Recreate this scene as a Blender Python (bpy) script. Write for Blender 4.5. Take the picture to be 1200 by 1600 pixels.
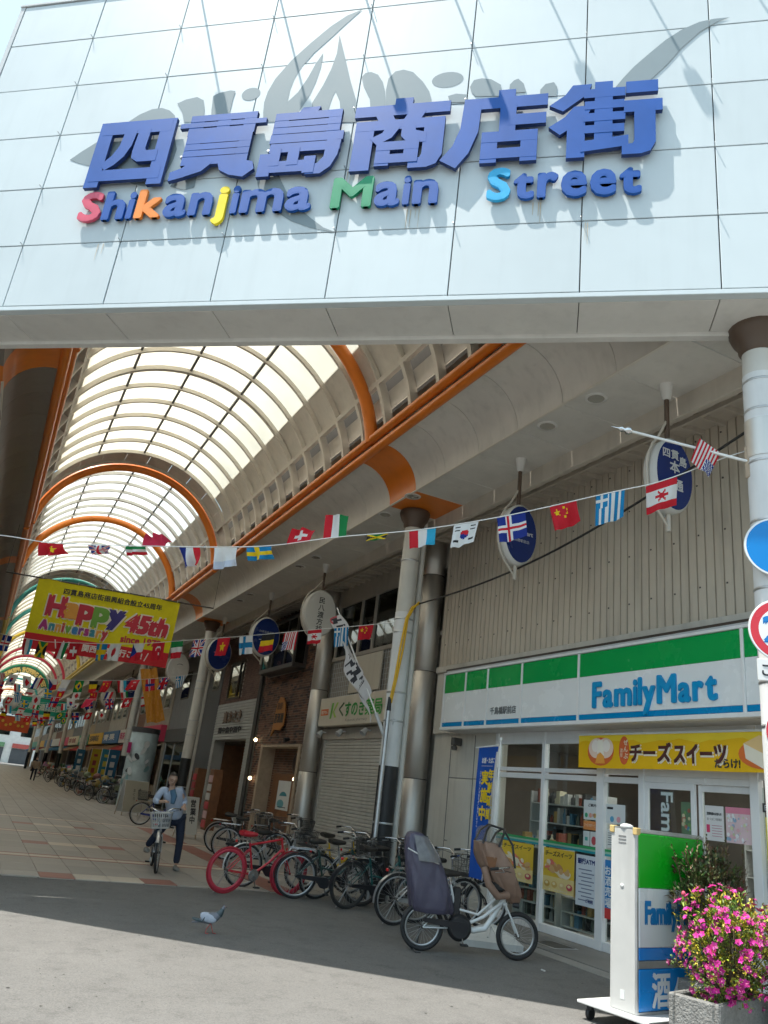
import bpy, math, random
from mathutils import Matrix, Vector
random.seed(7)
R = math.radians
scene = bpy.context.scene
COL = scene.collection
for _o in list(bpy.data.objects):
    bpy.data.objects.remove(_o)

# ---------------------------------------------------------------- camera
cam_d = bpy.data.cameras.new('camera'); cam_o = bpy.data.objects.new('camera', cam_d); COL.objects.link(cam_o)
cam_d.sensor_fit = 'VERTICAL'; cam_d.sensor_height = 36.0; cam_d.lens = 36.0 * 1205 / 1600
cam_d.clip_start = 0.05; cam_d.clip_end = 3000
cam_o.matrix_world = Matrix(((0.88526, -0.25217, -0.39078, 0.0),
                             (-0.45156, -0.26313, -0.85256, 0.0),
                             (0.11214, 0.93120, -0.34683, 1.6),
                             (0, 0, 0, 1)))
scene.camera = cam_o

# ---------------------------------------------------------------- sky, sun, exposure
SUN_TRAVEL = Vector((0.383, -0.062, -1.0)).normalized()
world = bpy.data.worlds.new('World'); scene.world = world; world.use_nodes = True
wn = world.node_tree.nodes; wl = world.node_tree.links
sky = wn.new('ShaderNodeTexSky'); sky.sky_type = 'NISHITA'; sky.sun_disc = False
sky.sun_elevation = math.asin(-SUN_TRAVEL.z); sky.sun_rotation = math.atan2(-SUN_TRAVEL.x, -SUN_TRAVEL.y)
sky.air_density = 1.0; sky.dust_density = 3.0; sky.ozone_density = 2.0
veil = wn.new('ShaderNodeMixRGB'); veil.inputs[0].default_value = 0.5; veil.inputs[2].default_value = (4.6, 6.6, 7.2, 1)   # thin even haze over the whole sky
wl.new(sky.outputs[0], veil.inputs[1]); wl.new(veil.outputs[0], wn['Background'].inputs[0]); wn['Background'].inputs[1].default_value = 0.13
sun_d = bpy.data.lights.new('sun', 'SUN'); sun_d.energy = 4.6; sun_d.angle = R(0.53); sun_d.color = (1.0, 0.955, 0.88)
sun_o = bpy.data.objects.new('sun', sun_d); COL.objects.link(sun_o)
sun_o.rotation_euler = SUN_TRAVEL.to_track_quat('-Z', 'Y').to_euler(); sun_o.location = (-10, 0, 40)
vs = scene.view_settings
vs.view_transform = 'Standard'; vs.look = 'None'; vs.exposure = 0.78; vs.gamma = 1.0; vs.use_curve_mapping = False
scene.cycles.max_bounces = 7; scene.cycles.diffuse_bounces = 4; scene.cycles.glossy_bounces = 3; scene.cycles.use_adaptive_sampling = True; scene.cycles.adaptive_threshold = 0.03; scene.cycles.transparent_max_bounces = 12
scene.cycles.use_denoising = True
scene.cycles.sample_clamp_indirect = 6.0

# ---------------------------------------------------------------- materials
MATS = {}
def mat(name, col, rough=0.55, metal=0.0, var=0.10, scale=2.0, bump=0.0, bscale=40.0, obj=0.0, spec=0.5, coat=0.0, grime=0.0, emit=0.0):
    """principled material: base colour with soft noise mottling, optional per-object tone, fine relief and grime streaks"""
    if name in MATS: return MATS[name]
    m = bpy.data.materials.new(name); m.use_nodes = True; MATS[name] = m
    nt = m.node_tree; N = nt.nodes; L = nt.links; b = N['Principled BSDF']
    b.inputs['Roughness'].default_value = rough; b.inputs['Metallic'].default_value = metal
    b.inputs['Specular IOR Level'].default_value = spec
    if coat: b.inputs['Coat Weight'].default_value = coat; b.inputs['Coat Roughness'].default_value = 0.1
    tc = N.new('ShaderNodeTexCoord')
    nz = N.new('ShaderNodeTexNoise'); nz.inputs['Scale'].default_value = scale; nz.inputs['Detail'].default_value = 3.5; nz.inputs['Roughness'].default_value = 0.65
    L.new(tc.outputs['Object'], nz.inputs['Vector'])
    mr = N.new('ShaderNodeMapRange'); mr.inputs[1].default_value = 0.3; mr.inputs[2].default_value = 0.7
    mr.inputs[3].default_value = 1 - var; mr.inputs[4].default_value = 1 + var
    L.new(nz.outputs[0], mr.inputs[0])
    val = mr.outputs[0]
    if obj:
        oi = N.new('ShaderNodeObjectInfo'); m2 = N.new('ShaderNodeMapRange'); m2.inputs[3].default_value = 1 - obj; m2.inputs[4].default_value = 1 + obj
        L.new(oi.outputs['Random'], m2.inputs[0])
        mu = N.new('ShaderNodeMath'); mu.operation = 'MULTIPLY'; L.new(val, mu.inputs[0]); L.new(m2.outputs[0], mu.inputs[1]); val = mu.outputs[0]
    if grime:
        mp = N.new('ShaderNodeMapping'); mp.inputs['Scale'].default_value = (5.0, 5.0, 0.5); L.new(tc.outputs['Object'], mp.inputs[0])
        n2 = N.new('ShaderNodeTexNoise'); n2.inputs['Scale'].default_value = 1.3; n2.inputs['Detail'].default_value = 3; L.new(mp.outputs[0], n2.inputs['Vector'])
        m3 = N.new('ShaderNodeMapRange'); m3.inputs[1].default_value = 0.52; m3.inputs[2].default_value = 0.78; m3.inputs[3].default_value = 1; m3.inputs[4].default_value = 1 - grime
        L.new(n2.outputs[0], m3.inputs[0])
        mu = N.new('ShaderNodeMath'); mu.operation = 'MULTIPLY'; L.new(val, mu.inputs[0]); L.new(m3.outputs[0], mu.inputs[1]); val = mu.outputs[0]
    mx = N.new('ShaderNodeVectorMath'); mx.operation = 'SCALE'
    if isinstance(col, str):
        at = N.new('ShaderNodeAttribute'); at.attribute_name = 'Col'; L.new(at.outputs['Color'], mx.inputs[0])
    else:
        mx.inputs[0].default_value = col[:3]
    L.new(val, mx.inputs['Scale']); L.new(mx.outputs[0], b.inputs['Base Color'])
    rr = N.new('ShaderNodeMapRange'); rr.inputs[3].default_value = max(0.02, rough - 0.08); rr.inputs[4].default_value = min(1, rough + 0.1)
    L.new(nz.outputs[0], rr.inputs[0]); L.new(rr.outputs[0], b.inputs['Roughness'])
    if bump:
        n3 = N.new('ShaderNodeTexNoise'); n3.inputs['Scale'].default_value = bscale; n3.inputs['Detail'].default_value = 4; L.new(tc.outputs['Object'], n3.inputs['Vector'])
        bp = N.new('ShaderNodeBump'); bp.inputs['Strength'].default_value = bump; bp.inputs['Distance'].default_value = 0.02
        L.new(n3.outputs[0], bp.inputs['Height']); L.new(bp.outputs[0], b.inputs['Normal'])
    if emit:
        b.inputs['Emission Color'].default_value = (*col[:3], 1); b.inputs['Emission Strength'].default_value = emit
    return m

mat('panel_white', (0.575, 0.64, 0.665), 0.5, spec=0.22, var=0.03, scale=0.8, obj=0.03, grime=0.035)
mat('panel_trim', (0.50, 0.52, 0.53), 0.4, var=0.05)
mat('joint', (0.16, 0.16, 0.16), 0.8)
mat('soffit', (0.66, 0.65, 0.62), 0.55, var=0.05, obj=0.02, grime=0.08)
mat('logo_grey', (0.245, 0.30, 0.325), 0.6, spec=0.15, var=0.03)
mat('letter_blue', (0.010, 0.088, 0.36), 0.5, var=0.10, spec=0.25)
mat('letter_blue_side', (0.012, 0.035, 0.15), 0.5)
mat('letter_red', (0.64, 0.08, 0.14), 0.35); mat('letter_orange', (0.85, 0.25, 0.03), 0.35)
mat('letter_yellow', (0.85, 0.66, 0.0), 0.35); mat('letter_green', (0.0, 0.27, 0.12), 0.35); mat('letter_cyan', (0.02, 0.40, 0.72), 0.35)
mat('roof_panel', (0.60, 0.56, 0.50), 0.5, var=0.08, obj=0.05, grime=0.12)
mat('roof_rib', (0.62, 0.58, 0.51), 0.5, var=0.06)
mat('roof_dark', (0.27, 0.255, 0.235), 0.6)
mat('mullion', (0.12, 0.12, 0.12), 0.5)
mat('cove', (0.66, 0.635, 0.585), 0.5, var=0.06, obj=0.04, grime=0.14)
mat('ceiling', (0.62, 0.60, 0.555), 0.6, var=0.06, obj=0.04, grime=0.08)
mat('orange', (0.72, 0.19, 0.015), 0.38, var=0.08, grime=0.1, coat=0.2)
mat('teal', (0.08, 0.42, 0.42), 0.4, var=0.08); mat('yellow_paint', (0.70, 0.50, 0.05), 0.4); mat('crimson', (0.60, 0.05, 0.10), 0.4); mat('jade', (0.05, 0.40, 0.25), 0.4)
mat('column', (0.60, 0.585, 0.54), 0.5, var=0.08, grime=0.15)
mat('column_wrap', (0.70, 0.71, 0.71), 0.5, var=0.06, grime=0.12, bump=0.15, bscale=120)
mat('capital', (0.10, 0.065, 0.045), 0.45)
mat('black_wrap', (0.02, 0.02, 0.022), 0.45, var=0.2, grime=0.2)
mat('steel', (0.62, 0.60, 0.565), 0.5, 1.0, var=0.06, scale=1.0, grime=0.12)
mat('galv', (0.52, 0.53, 0.54), 0.4, 0.9, var=0.12, scale=8)
mat('tan_metal', (0.52, 0.47, 0.40), 0.5, var=0.08, grime=0.15)
mat('dark_metal', (0.07, 0.065, 0.06), 0.45, var=0.15)
mat('black_rubber', (0.022, 0.022, 0.023), 0.7, var=0.2, scale=12)
mat('black_plastic', (0.02, 0.02, 0.022), 0.45, var=0.15, scale=10)
mat('chrome', (0.68, 0.69, 0.70), 0.2, 1.0, var=0.05)
mat('print', 'Col', 0.55, var=0.04, scale=4)
mat('print_gloss', 'Col', 0.25, var=0.03, scale=2)
mat('cloth_print', 'Col', 0.85, var=0.07, scale=6)
def add_translucency(m, fac):
    nt = m.node_tree; N = nt.nodes; L = nt.links; b = N['Principled BSDF']; tr = N.new('ShaderNodeBsdfTranslucent'); mx = N.new('ShaderNodeMixShader'); mx.inputs[0].default_value = fac
    L.new(b.inputs['Base Color'].links[0].from_socket, tr.inputs[0]); L.new(b.outputs[0], mx.inputs[1]); L.new(tr.outputs[0], mx.inputs[2]); L.new(mx.outputs[0], N['Material Output'].inputs[0])
add_translucency(MATS['cloth_print'], 0.35)
mat('cable_black', (0.015, 0.015, 0.015), 0.5); mat('cable_yellow', (0.72, 0.42, 0.02), 0.5)
mat('string_white', (0.75, 0.75, 0.73), 0.8)
mat('white_metal', (0.62, 0.63, 0.62), 0.35, var=0.05, scale=3, grime=0.1)

def pane_material(name, col, tcol, clear):
    m = bpy.data.materials.new(name); m.use_nodes = True; MATS[name] = m
    nt = m.node_tree; N = nt.nodes; L = nt.links; N.remove(N['Principled BSDF']); out = N['Material Output']
    tr = N.new('ShaderNodeBsdfTranslucent'); df = N.new('ShaderNodeBsdfDiffuse'); tp = N.new('ShaderNodeBsdfTransparent')
    df.inputs[0].default_value = (*col, 1); tp.inputs[0].default_value = (0.92, 0.95, 0.96, 1)
    tc = N.new('ShaderNodeTexCoord'); nz = N.new('ShaderNodeTexNoise'); nz.inputs['Scale'].default_value = 0.9; nz.inputs['Detail'].default_value = 5
    L.new(tc.outputs['Object'], nz.inputs['Vector'])
    cr = N.new('ShaderNodeMixRGB'); cr.inputs[1].default_value = (*[c * 0.78 for c in tcol], 1); cr.inputs[2].default_value = (*tcol, 1)
    L.new(nz.outputs[0], cr.inputs[0]); L.new(cr.outputs[0], tr.inputs[0])
    a = N.new('ShaderNodeMixShader'); a.inputs[0].default_value = 0.08; L.new(tr.outputs[0], a.inputs[1]); L.new(df.outputs[0], a.inputs[2])
    c = N.new('ShaderNodeMixShader'); c.inputs[0].default_value = clear; L.new(a.outputs[0], c.inputs[1]); L.new(tp.outputs[0], c.inputs[2])
    L.new(c.outputs[0], out.inputs[0])
pane_material('roof_pane', (0.8, 0.76, 0.66), (0.84, 0.80, 0.71), 0.05)
pane_material('roof_pane_clear', (0.8, 0.8, 0.78), (0.90, 0.90, 0.86), 0.20)
pane_material('vinyl', (0.6, 0.58, 0.54), (0.6, 0.58, 0.54), 0.72)

def glass_material(name, tint, refl=1.5):
    m = bpy.data.materials.new(name); m.use_nodes = True; MATS[name] = m
    nt = m.node_tree; N = nt.nodes; L = nt.links; N.remove(N['Principled BSDF']); out = N['Material Output']
    tp = N.new('ShaderNodeBsdfTransparent'); tp.inputs[0].default_value = (*tint, 1)
    gl = N.new('ShaderNodeBsdfGlossy'); gl.inputs['Roughness'].default_value = 0.02; gl.inputs[0].default_value = (0.9, 0.95, 0.95, 1)
    fr = N.new('ShaderNodeFresnel'); fr.inputs[0].default_value = refl
    ge = N.new('ShaderNodeNewGeometry'); mm = N.new('ShaderNodeMath'); mm.operation = 'SUBTRACT'; mm.inputs[0].default_value = 1.0; L.new(ge.outputs['Backfacing'], mm.inputs[1]); m3 = N.new('ShaderNodeMath'); m3.operation = 'MULTIPLY'; L.new(fr.outputs[0], m3.inputs[0]); L.new(mm.outputs[0], m3.inputs[1])
    mx = N.new('ShaderNodeMixShader'); L.new(m3.outputs[0], mx.inputs[0]); L.new(tp.outputs[0], mx.inputs[1]); L.new(gl.outputs[0], mx.inputs[2]); L.new(mx.outputs[0], out.inputs[0])
glass_material('glass', (0.86, 0.90, 0.89), 1.6)
glass_material('glass_dark', (0.35, 0.38, 0.38), 1.9)

# ---------------------------------------------------------------- mesh builder
OFF = {}
V3 = Vector
def nrm(v): return Vector(v).normalized()
TEXT = {}
def text_mesh(s):
    if s in TEXT: return TEXT[s]
    c = bpy.data.curves.new('t', 'FONT'); c.body = s; c.size = 1.0; c.resolution_u = 3
    o = bpy.data.objects.new('t', c)
    COL.objects.link(o)
    me = bpy.data.meshes.new_from_object(o)
    vs_ = [v.co.copy() for v in me.vertices]; fs = [tuple(p.vertices) for p in me.polygons]
    bpy.data.objects.remove(o); bpy.data.curves.remove(c); bpy.data.meshes.remove(me)
    if not vs_: vs_ = [V3((0, 0, 0)), V3((.1, 0, 0)), V3((0, .1, 0))]; fs = []
    x0 = min(v.x for v in vs_); x1 = max(v.x for v in vs_); y0 = min(v.y for v in vs_); y1 = max(v.y for v in vs_)
    TEXT[s] = (vs_, fs, x0, x1, y0, y1); return TEXT[s]

class Frame:
    def __init__(s, O, ex, ey):
        s.O = V3(O); s.ex = nrm(ex); s.ey = nrm(ey); s.n = s.ex.cross(s.ey)
    def p(s, x, y, h=0.0): return s.O + s.ex * x + s.ey * y + s.n * h
    def sub(s, x, y, h=0.0):
        return Frame(s.p(x, y, h), s.ex, s.ey)

class MB:
    def __init__(s): s.v = []; s.f = []; s.c = []; s.sm = []; s.col = None; s.usecol = False
    def face(s, idx, smooth=False): s.f.append(tuple(idx)); s.c.append(s.col); s.sm.append(smooth); s.usecol = s.usecol or s.col is not None
    def poly(s, pts, smooth=False):
        b = len(s.v); s.v += [V3(p) for p in pts]; s.face(range(b, b + len(pts)), smooth); return s
    def box(s, c, size, c_=0.0, rot=None):
        c = V3(c); h = [max(a / 2, 1e-5) for a in size]; ch = min(c_, min(h) * 0.6)
        b = len(s.v); loc = []
        if ch <= 0:
            for x in (-1, 1):
                for y in (-1, 1):
                    for z in (-1, 1): loc.append(V3((x * h[0], y * h[1], z * h[2])))
            fs = [(0, 1, 3, 2), (4, 6, 7, 5), (0, 4, 5, 1), (2, 3, 7, 6), (0, 2, 6, 4), (1, 5, 7, 3)]
        else:
            ix = {}
            for x in (-1, 1):
                for y in (-1, 1):
                    for z in (-1, 1):
                        for a in range(3):
                            q = [x * (h[0] - ch), y * (h[1] - ch), z * (h[2] - ch)]; q[a] = (x, y, z)[a] * h[a]
                            ix[(x, y, z, a)] = len(loc); loc.append(V3(q))
            fs = []
            for a in range(3):
                o1, o2 = [(1, 2), (0, 2), (0, 1)][a]
                for sg in (-1, 1):
                    q = []
                    for (u, w) in ((-1, -1), (1, -1), (1, 1), (-1, 1)):
                        k = [0, 0, 0]; k[a] = sg; k[o1] = u; k[o2] = w; q.append(ix[(*k, a)])
                    fs.append(tuple(q))
            for a in range(3):
                o1, o2 = [(1, 2), (0, 2), (0, 1)][a]
                for u in (-1, 1):
                    for w in (-1, 1):
                        k0 = [0, 0, 0]; k1 = [0, 0, 0]; k0[a] = -1; k1[a] = 1
                        for k in (k0, k1): k[o1] = u; k[o2] = w
                        fs.append((ix[(*k0, o1)], ix[(*k1, o1)], ix[(*k1, o2)], ix[(*k0, o2)]))
            for x in (-1, 1):
                for y in (-1, 1):
                    for z in (-1, 1): fs.append((ix[(x, y, z, 0)], ix[(x, y, z, 1)], ix[(x, y, z, 2)]))
        for f in fs:
            q = [loc[i] for i in f]; n_ = (q[1] - q[0]).cross(q[2] - q[0]); ce = sum(q, V3()) / len(q)
            if n_.dot(ce) < 0: f = tuple(reversed(f))
            s.face([b + i for i in f])
        for q in loc: s.v.append((rot @ q if rot is not None else q) + c)
        return s
    def b2(s, lo, hi, c_=0.0):
        return s.box([(a + b) / 2 for a, b in zip(lo, hi)], [abs(b - a) for a, b in zip(lo, hi)], c_)
    def bar(s, p0, p1, w, h=None, up=(0, 0, 1), c_=0.0):
        p0 = V3(p0); p1 = V3(p1); d = p1 - p0; L = d.length
        if L < 1e-6: return s
        d.normalize(); u = V3(up)
        if abs(d.dot(u)) > 0.98: u = V3((1, 0, 0))
        x = d.cross(u).normalized(); y = x.cross(d)
        rot = Matrix((x, d, y)).transposed()
        return s.box((p0 + p1) / 2, (w, L, h or w), c_, rot)
    def tube(s, pts, r, n=8, closed=False, cap=True):
        pts = [V3(p) for p in pts]; m = len(pts)
        rs = r if isinstance(r, (list, tuple)) else [r] * m
        tang = []
        for i in range(m):
            a = pts[i - 1] if (i > 0 or closed) else pts[i]; b_ = pts[(i + 1) % m] if (i < m - 1 or closed) else pts[i]
            t = b_ - a; tang.append(t.normalized() if t.length > 1e-9 else V3((0, 0, 1)))
        u = V3((0, 0, 1)) if abs(tang[0].z) < 0.9 else V3((1, 0, 0))
        u = (u - tang[0] * u.dot(tang[0])).normalized(); b = len(s.v)
        for i in range(m):
            u = u - tang[i] * u.dot(tang[i])
            u = u.normalized() if u.length > 1e-6 else tang[i].orthogonal().normalized()
            w = tang[i].cross(u)
            for k in range(n):
                a = 2 * math.pi * k / n; s.v.append(pts[i] + (u * math.cos(a) + w * math.sin(a)) * rs[i])
        for i in range(m if closed else m - 1):
            j = (i + 1) % m
            for k in range(n):
                k2 = (k + 1) % n; s.face((b + i * n + k, b + i * n + k2, b + j * n + k2, b + j * n + k), True)
        if cap and not closed:
            for ring, rev in ((b, True), (b + (m - 1) * n, False)):
                c0 = len(s.v); s.v += [s.v[ring + k].copy() for k in range(n)]
                s.face([c0 + k for k in (reversed(range(n)) if rev else range(n))])
        return s
    def lathe(s, prof, n=20, O=(0, 0, 0), axis=(0, 0, 1), smooth=True):
        O = V3(O); ax = nrm(axis); u = ax.orthogonal().normalized(); w = ax.cross(u); b = len(s.v); m = len(prof)
        for (r, z) in prof:
            for k in range(n):
                a = 2 * math.pi * k / n; s.v.append(O + ax * z + (u * math.cos(a) + w * math.sin(a)) * max(r, 1e-5))
        for i in range(m - 1):
            for k in range(n):
                k2 = (k + 1) % n; s.face((b + i * n + k, b + i * n + k2, b + (i + 1) * n + k2, b + (i + 1) * n + k), smooth)
        for ring, rev in ((b, True), (b + (m - 1) * n, False)):
            c0 = len(s.v); s.v += [s.v[ring + k].copy() for k in range(n)]
            s.face([c0 + k for k in (reversed(range(n)) if rev else range(n))])
        return s
    def ell(s, c, rad, nu=12, nv=8, rot=None):
        c = V3(c); b = len(s.v)
        for i in range(nv + 1):
            t = math.pi * i / nv
            for k in range(nu):
                a = 2 * math.pi * k / nu; q = V3((rad[0] * math.sin(t) * math.cos(a), rad[1] * math.sin(t) * math.sin(a), rad[2] * math.cos(t)))
                s.v.append((rot @ q if rot is not None else q) + c)
        for i in range(nv):
            for k in range(nu):
                k2 = (k + 1) % nu; s.face((b + i * nu + k, b + (i + 1) * nu + k, b + (i + 1) * nu + k2, b + i * nu + k2), True)
        return s
    def prism(s, pts, vec):
        pts = [V3(p) for p in pts]; vec = V3(vec); n = len(pts); b = len(s.v)
        s.v += pts + [p + vec for p in pts]
        s.face([b + i for i in reversed(range(n))]); s.face([b + n + i for i in range(n)])
        for i in range(n): j = (i + 1) % n; s.face((b + i, b + j, b + n + j, b + n + i))
        return s
    def quad(s, fr, x0, y0, x1, y1, h=0.0):
        return s.poly([fr.p(x0, y0, h), fr.p(x1, y0, h), fr.p(x1, y1, h), fr.p(x0, y1, h)])
    def disc(s, fr, x, y, rx, ry=None, h=0.0, n=20, a0=0.0, a1=2 * math.pi, rot=0.0):
        ry = ry or rx; pts = []
        for k in range(n):
            a = a0 + (a1 - a0) * k / (n if a1 - a0 > 6.28 else n - 1); u = rx * math.cos(a); w = ry * math.sin(a)
            pts.append(fr.p(x + u * math.cos(rot) - w * math.sin(rot), y + u * math.sin(rot) + w * math.cos(rot), h))
        return s.poly(pts)
    def text(s, st, fr, x, y, size=None, w=None, hgt=None, bold=0.0, depth=0.0, h=0.004, align='L', vertical=False, spacing=1.05, shear=0.0):
        """lettering on a frame: lower left corner of its bounding box at (x, y); fits w and/or hgt"""
        if vertical:
            yy = y
            for ch in st:
                s.text(ch, fr, x, yy, size=size, bold=bold, depth=depth, h=h, align=align); yy -= size * spacing
            return s
        vs_, fs, x0, x1, y0, y1 = text_mesh(st)
        sy = size if size else (hgt / (y1 - y0) if hgt else None)
        if w: sx = w / (x1 - x0)
        else: sx = sy
        if sy is None: sy = sx
        W_ = (x1 - x0) * sx
        ox = x - (W_ / 2 if align == 'C' else (W_ if align == 'R' else 0))
        bo = bold * sy
        shifts = [(0, 0)] if not bold else ([(-bo, -bo), (bo, -bo), (bo, bo), (-bo, bo), (0, 0)] if not depth else [(1.15 * bo * math.cos(2 * math.pi * k / 14), 1.15 * bo * math.sin(2 * math.pi * k / 14)) for k in range(14)] + [(0, 0)])
        for i, (dx, dy) in enumerate(shifts):
            hh = h + i * (0.0008 if not depth else 0.0003)
            def P(v, q): return fr.p(ox + (v.x - x0) * sx + dx + shear * (v.y - y0) * sy, y + (v.y - y0) * sy + dy, q)
            b = len(s.v); n = len(vs_)
            s.v += [P(v, hh + depth) for v in vs_]
            for f in fs: s.face([b + k for k in f])
            if depth:
                b2 = len(s.v); s.v += [P(v, h - i * 0.0003) for v in vs_]
                cnt = {}
                for f in fs:
                    for a, c in zip(f, f[1:] + f[:1]): cnt[(a, c)] = cnt.get((a, c), 0) + 1
                for (a, c) in cnt:
                    if (c, a) not in cnt: s.face((b + a, b2 + a, b2 + c, b + c))
        return s
    def mesh(s, name):
        me = bpy.data.meshes.new(name); me.from_pydata([tuple(v) for v in s.v], [], s.f)
        me.polygons.foreach_set('use_smooth', s.sm)
        if s.usecol:
            ca = me.color_attributes.new('Col', 'FLOAT_COLOR', 'CORNER'); data = []
            for f, c in zip(s.f, s.c):
                c = c or (0.8, 0.8, 0.8); data += [c[0], c[1], c[2], 1.0] * len(f)
            ca.data.foreach_set('color', data)
        me.update(); return me
    def build(s, name, m, parent=None, local=False):
        me = s.mesh(name); me.materials.append(MATS[m] if isinstance(m, str) else m)
        return link(name, me, parent, local)

def link(name, me, parent=None, local=False):
    o = bpy.data.objects.new(name, me); COL.objects.link(o)
    if parent is not None:
        o.parent = parent
        if not local:
            off = OFF.get(parent.name, V3()); o.location = -off; OFF[o.name] = V3()
    else: OFF[o.name] = V3()
    return o

def tag(o, label, cat=None, group=None):
    o['label'] = label
    if cat: o['kind'] = 'thing'
    if cat: o['category'] = cat
    if group: o['group'] = group
    return o
def thing(name, label, cat, loc=(0, 0, 0), rz=0.0, group=None):
    o = bpy.data.objects.new(name, None); COL.objects.link(o); o.empty_display_size = 0.2
    o.location = loc; o.rotation_euler = (0, 0, rz); OFF[o.name] = V3(loc)
    return tag(o, label, cat, group)
def structure(name, mb, m):
    o = mb.build(name, m); o['kind'] = 'structure'; return o
def copy_tree(src, label=None, parent=None):
    c = src.copy(); COL.objects.link(c)
    if parent is not None: c.parent = parent
    if label: c['label'] = label
    for ch in src.children: copy_tree(ch, None, c)
    return c
def flat_part(name, parent, fn, m='print'):
    mb = MB(); fn(mb); return mb.build(name, m, parent)
# ================================================================ ground
def ground_material():
    m = mat('asphalt', (0.146, 0.142, 0.134), 0.9, var=0.10, scale=0.7, bump=0.35, bscale=160)
    nt = m.node_tree; N = nt.nodes; L = nt.links; b = N['Principled BSDF']
    tc = N.new('ShaderNodeTexCoord'); vo = N.new('ShaderNodeTexVoronoi'); vo.inputs['Scale'].default_value = 95
    L.new(tc.outputs['Object'], vo.inputs['Vector'])
    old = b.inputs['Base Color'].links[0].from_socket
    mr = N.new('ShaderNodeMapRange'); mr.inputs[3].default_value = 0.78; mr.inputs[4].default_value = 1.22
    L.new(vo.outputs['Color'], mr.inputs[0])
    sc = N.new('ShaderNodeVectorMath'); sc.operation = 'SCALE'; L.new(old, sc.inputs[0]); L.new(mr.outputs[0], sc.inputs['Scale'])
    # dark scattered stains
    n2 = N.new('ShaderNodeTexNoise'); n2.inputs['Scale'].default_value = 3.2; n2.inputs['Detail'].default_value = 7; n2.inputs['Roughness'].default_value = 0.75; L.new(tc.outputs['Object'], n2.inputs['Vector'])
    m2 = N.new('ShaderNodeMapRange'); m2.inputs[1].default_value = 0.50; m2.inputs[2].default_value = 0.70; m2.inputs[3].default_value = 1.04; m2.inputs[4].default_value = 0.76
    L.new(n2.outputs[0], m2.inputs[0])
    s2 = N.new('ShaderNodeVectorMath'); s2.operation = 'SCALE'; L.new(sc.outputs[0], s2.inputs[0]); L.new(m2.outputs[0], s2.inputs['Scale'])
    L.new(s2.outputs[0], b.inputs['Base Color'])
ground_material()
g = MB(); g.poly([(-1200, -1200, 0), (1200, -1200, 0), (1200, 1200, 0), (-1200, 1200, 0)])
structure('ground', g, 'asphalt')

def paving_material():
    m = mat('paving_far', (0.355, 0.32, 0.285), 0.55, var=0.10, scale=0.5)
    nt = m.node_tree; N = nt.nodes; L = nt.links; b = N['Principled BSDF']
    tc = N.new('ShaderNodeTexCoord'); br = N.new('ShaderNodeTexBrick'); br.offset = 0.0; br.inputs['Scale'].default_value = 1.0
    br.inputs['Brick Width'].default_value = 0.5; br.inputs['Row Height'].default_value = 0.8; br.inputs['Mortar Size'].default_value = 0.012
    br.inputs['Color1'].default_value = (1.0, 1.0, 1.0, 1); br.inputs['Color2'].default_value = (0.86, 0.84, 0.82, 1); br.inputs['Mortar'].default_value = (0.42, 0.4, 0.38, 1)
    mp = N.new('ShaderNodeMapping'); mp.inputs['Location'].default_value = (0.25, -13.02, 0); L.new(tc.outputs['Object'], mp.inputs[0]); L.new(mp.outputs[0], br.inputs['Vector'])
    old = b.inputs['Base Color'].links[0].from_socket
    mu = N.new('ShaderNodeVectorMath'); mu.operation = 'MULTIPLY'; L.new(old, mu.inputs[0]); L.new(br.outputs[0], mu.inputs[1]); L.new(mu.outputs[0], b.inputs['Base Color'])
paving_material()
mat('tile_grey', (0.345, 0.315, 0.28), 0.5, var=0.10, scale=1.5, obj=0.10, grime=0.12)
mat('tile_red', (0.29, 0.125, 0.095), 0.5, var=0.12, scale=1.5, obj=0.10, grime=0.12)
mat('tile_cream', (0.56, 0.49, 0.40), 0.5, var=0.10, scale=1.5, obj=0.06, grime=0.12)
mat('concrete', (0.27, 0.262, 0.245), 0.85, var=0.12, scale=2.5, bump=0.3, bscale=50)
pv = MB(); pv.b2((-4.2, 13.0, -0.1), (8.2, 150.0, 0.008))
paving = structure('arcade_paving', pv, 'paving_far')
# individual tiles near the edge: columns 0.5 m wide, rows 0.8 m deep, thin cream strips every 4.8 m
TILE_MESH = {}
def tile(x0, x1, y0, y1, m):
    k = (round(x1 - x0, 2), round(y1 - y0, 2), m)
    if k not in TILE_MESH:
        mb = MB(); mb.box((0, 0, 0), (x1 - x0 - 0.012, y1 - y0 - 0.012, 0.02), 0.003); me = mb.mesh('tile'); me.materials.append(MATS[m]); TILE_MESH[k] = me
    o = link('tile', TILE_MESH[k], paving, True); o.location = ((x0 + x1) / 2, (y0 + y1) / 2, 0.006 + random.uniform(-0.001, 0.001))
y = 13.02; row = 0
while y < 25.2:
    ph = row % 8; dep = (0.55, 0.95, 0.95, 0.10, 0.30, 0.10, 0.92, 0.92)[ph]
    for cidx in range(14):
        x0 = -0.23 + 0.5 * cidx; m = 'tile_grey'
        if ph == 0: m = {3: 'tile_red', 4: 'tile_cream', 5: 'tile_cream', 6: 'tile_red'}.get(cidx, m)
        elif ph in (3, 5): m = 'tile_red'
        elif ph == 4: m = 'tile_cream'
        if cidx == 10 and ph != 4: m = 'tile_red'
        tile(x0, x0 + 0.5, y, y + dep, m)
    y += dep; row += 1
tile_end = y
sp_ = MB(); rs_ = random.Random(5)
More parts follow.
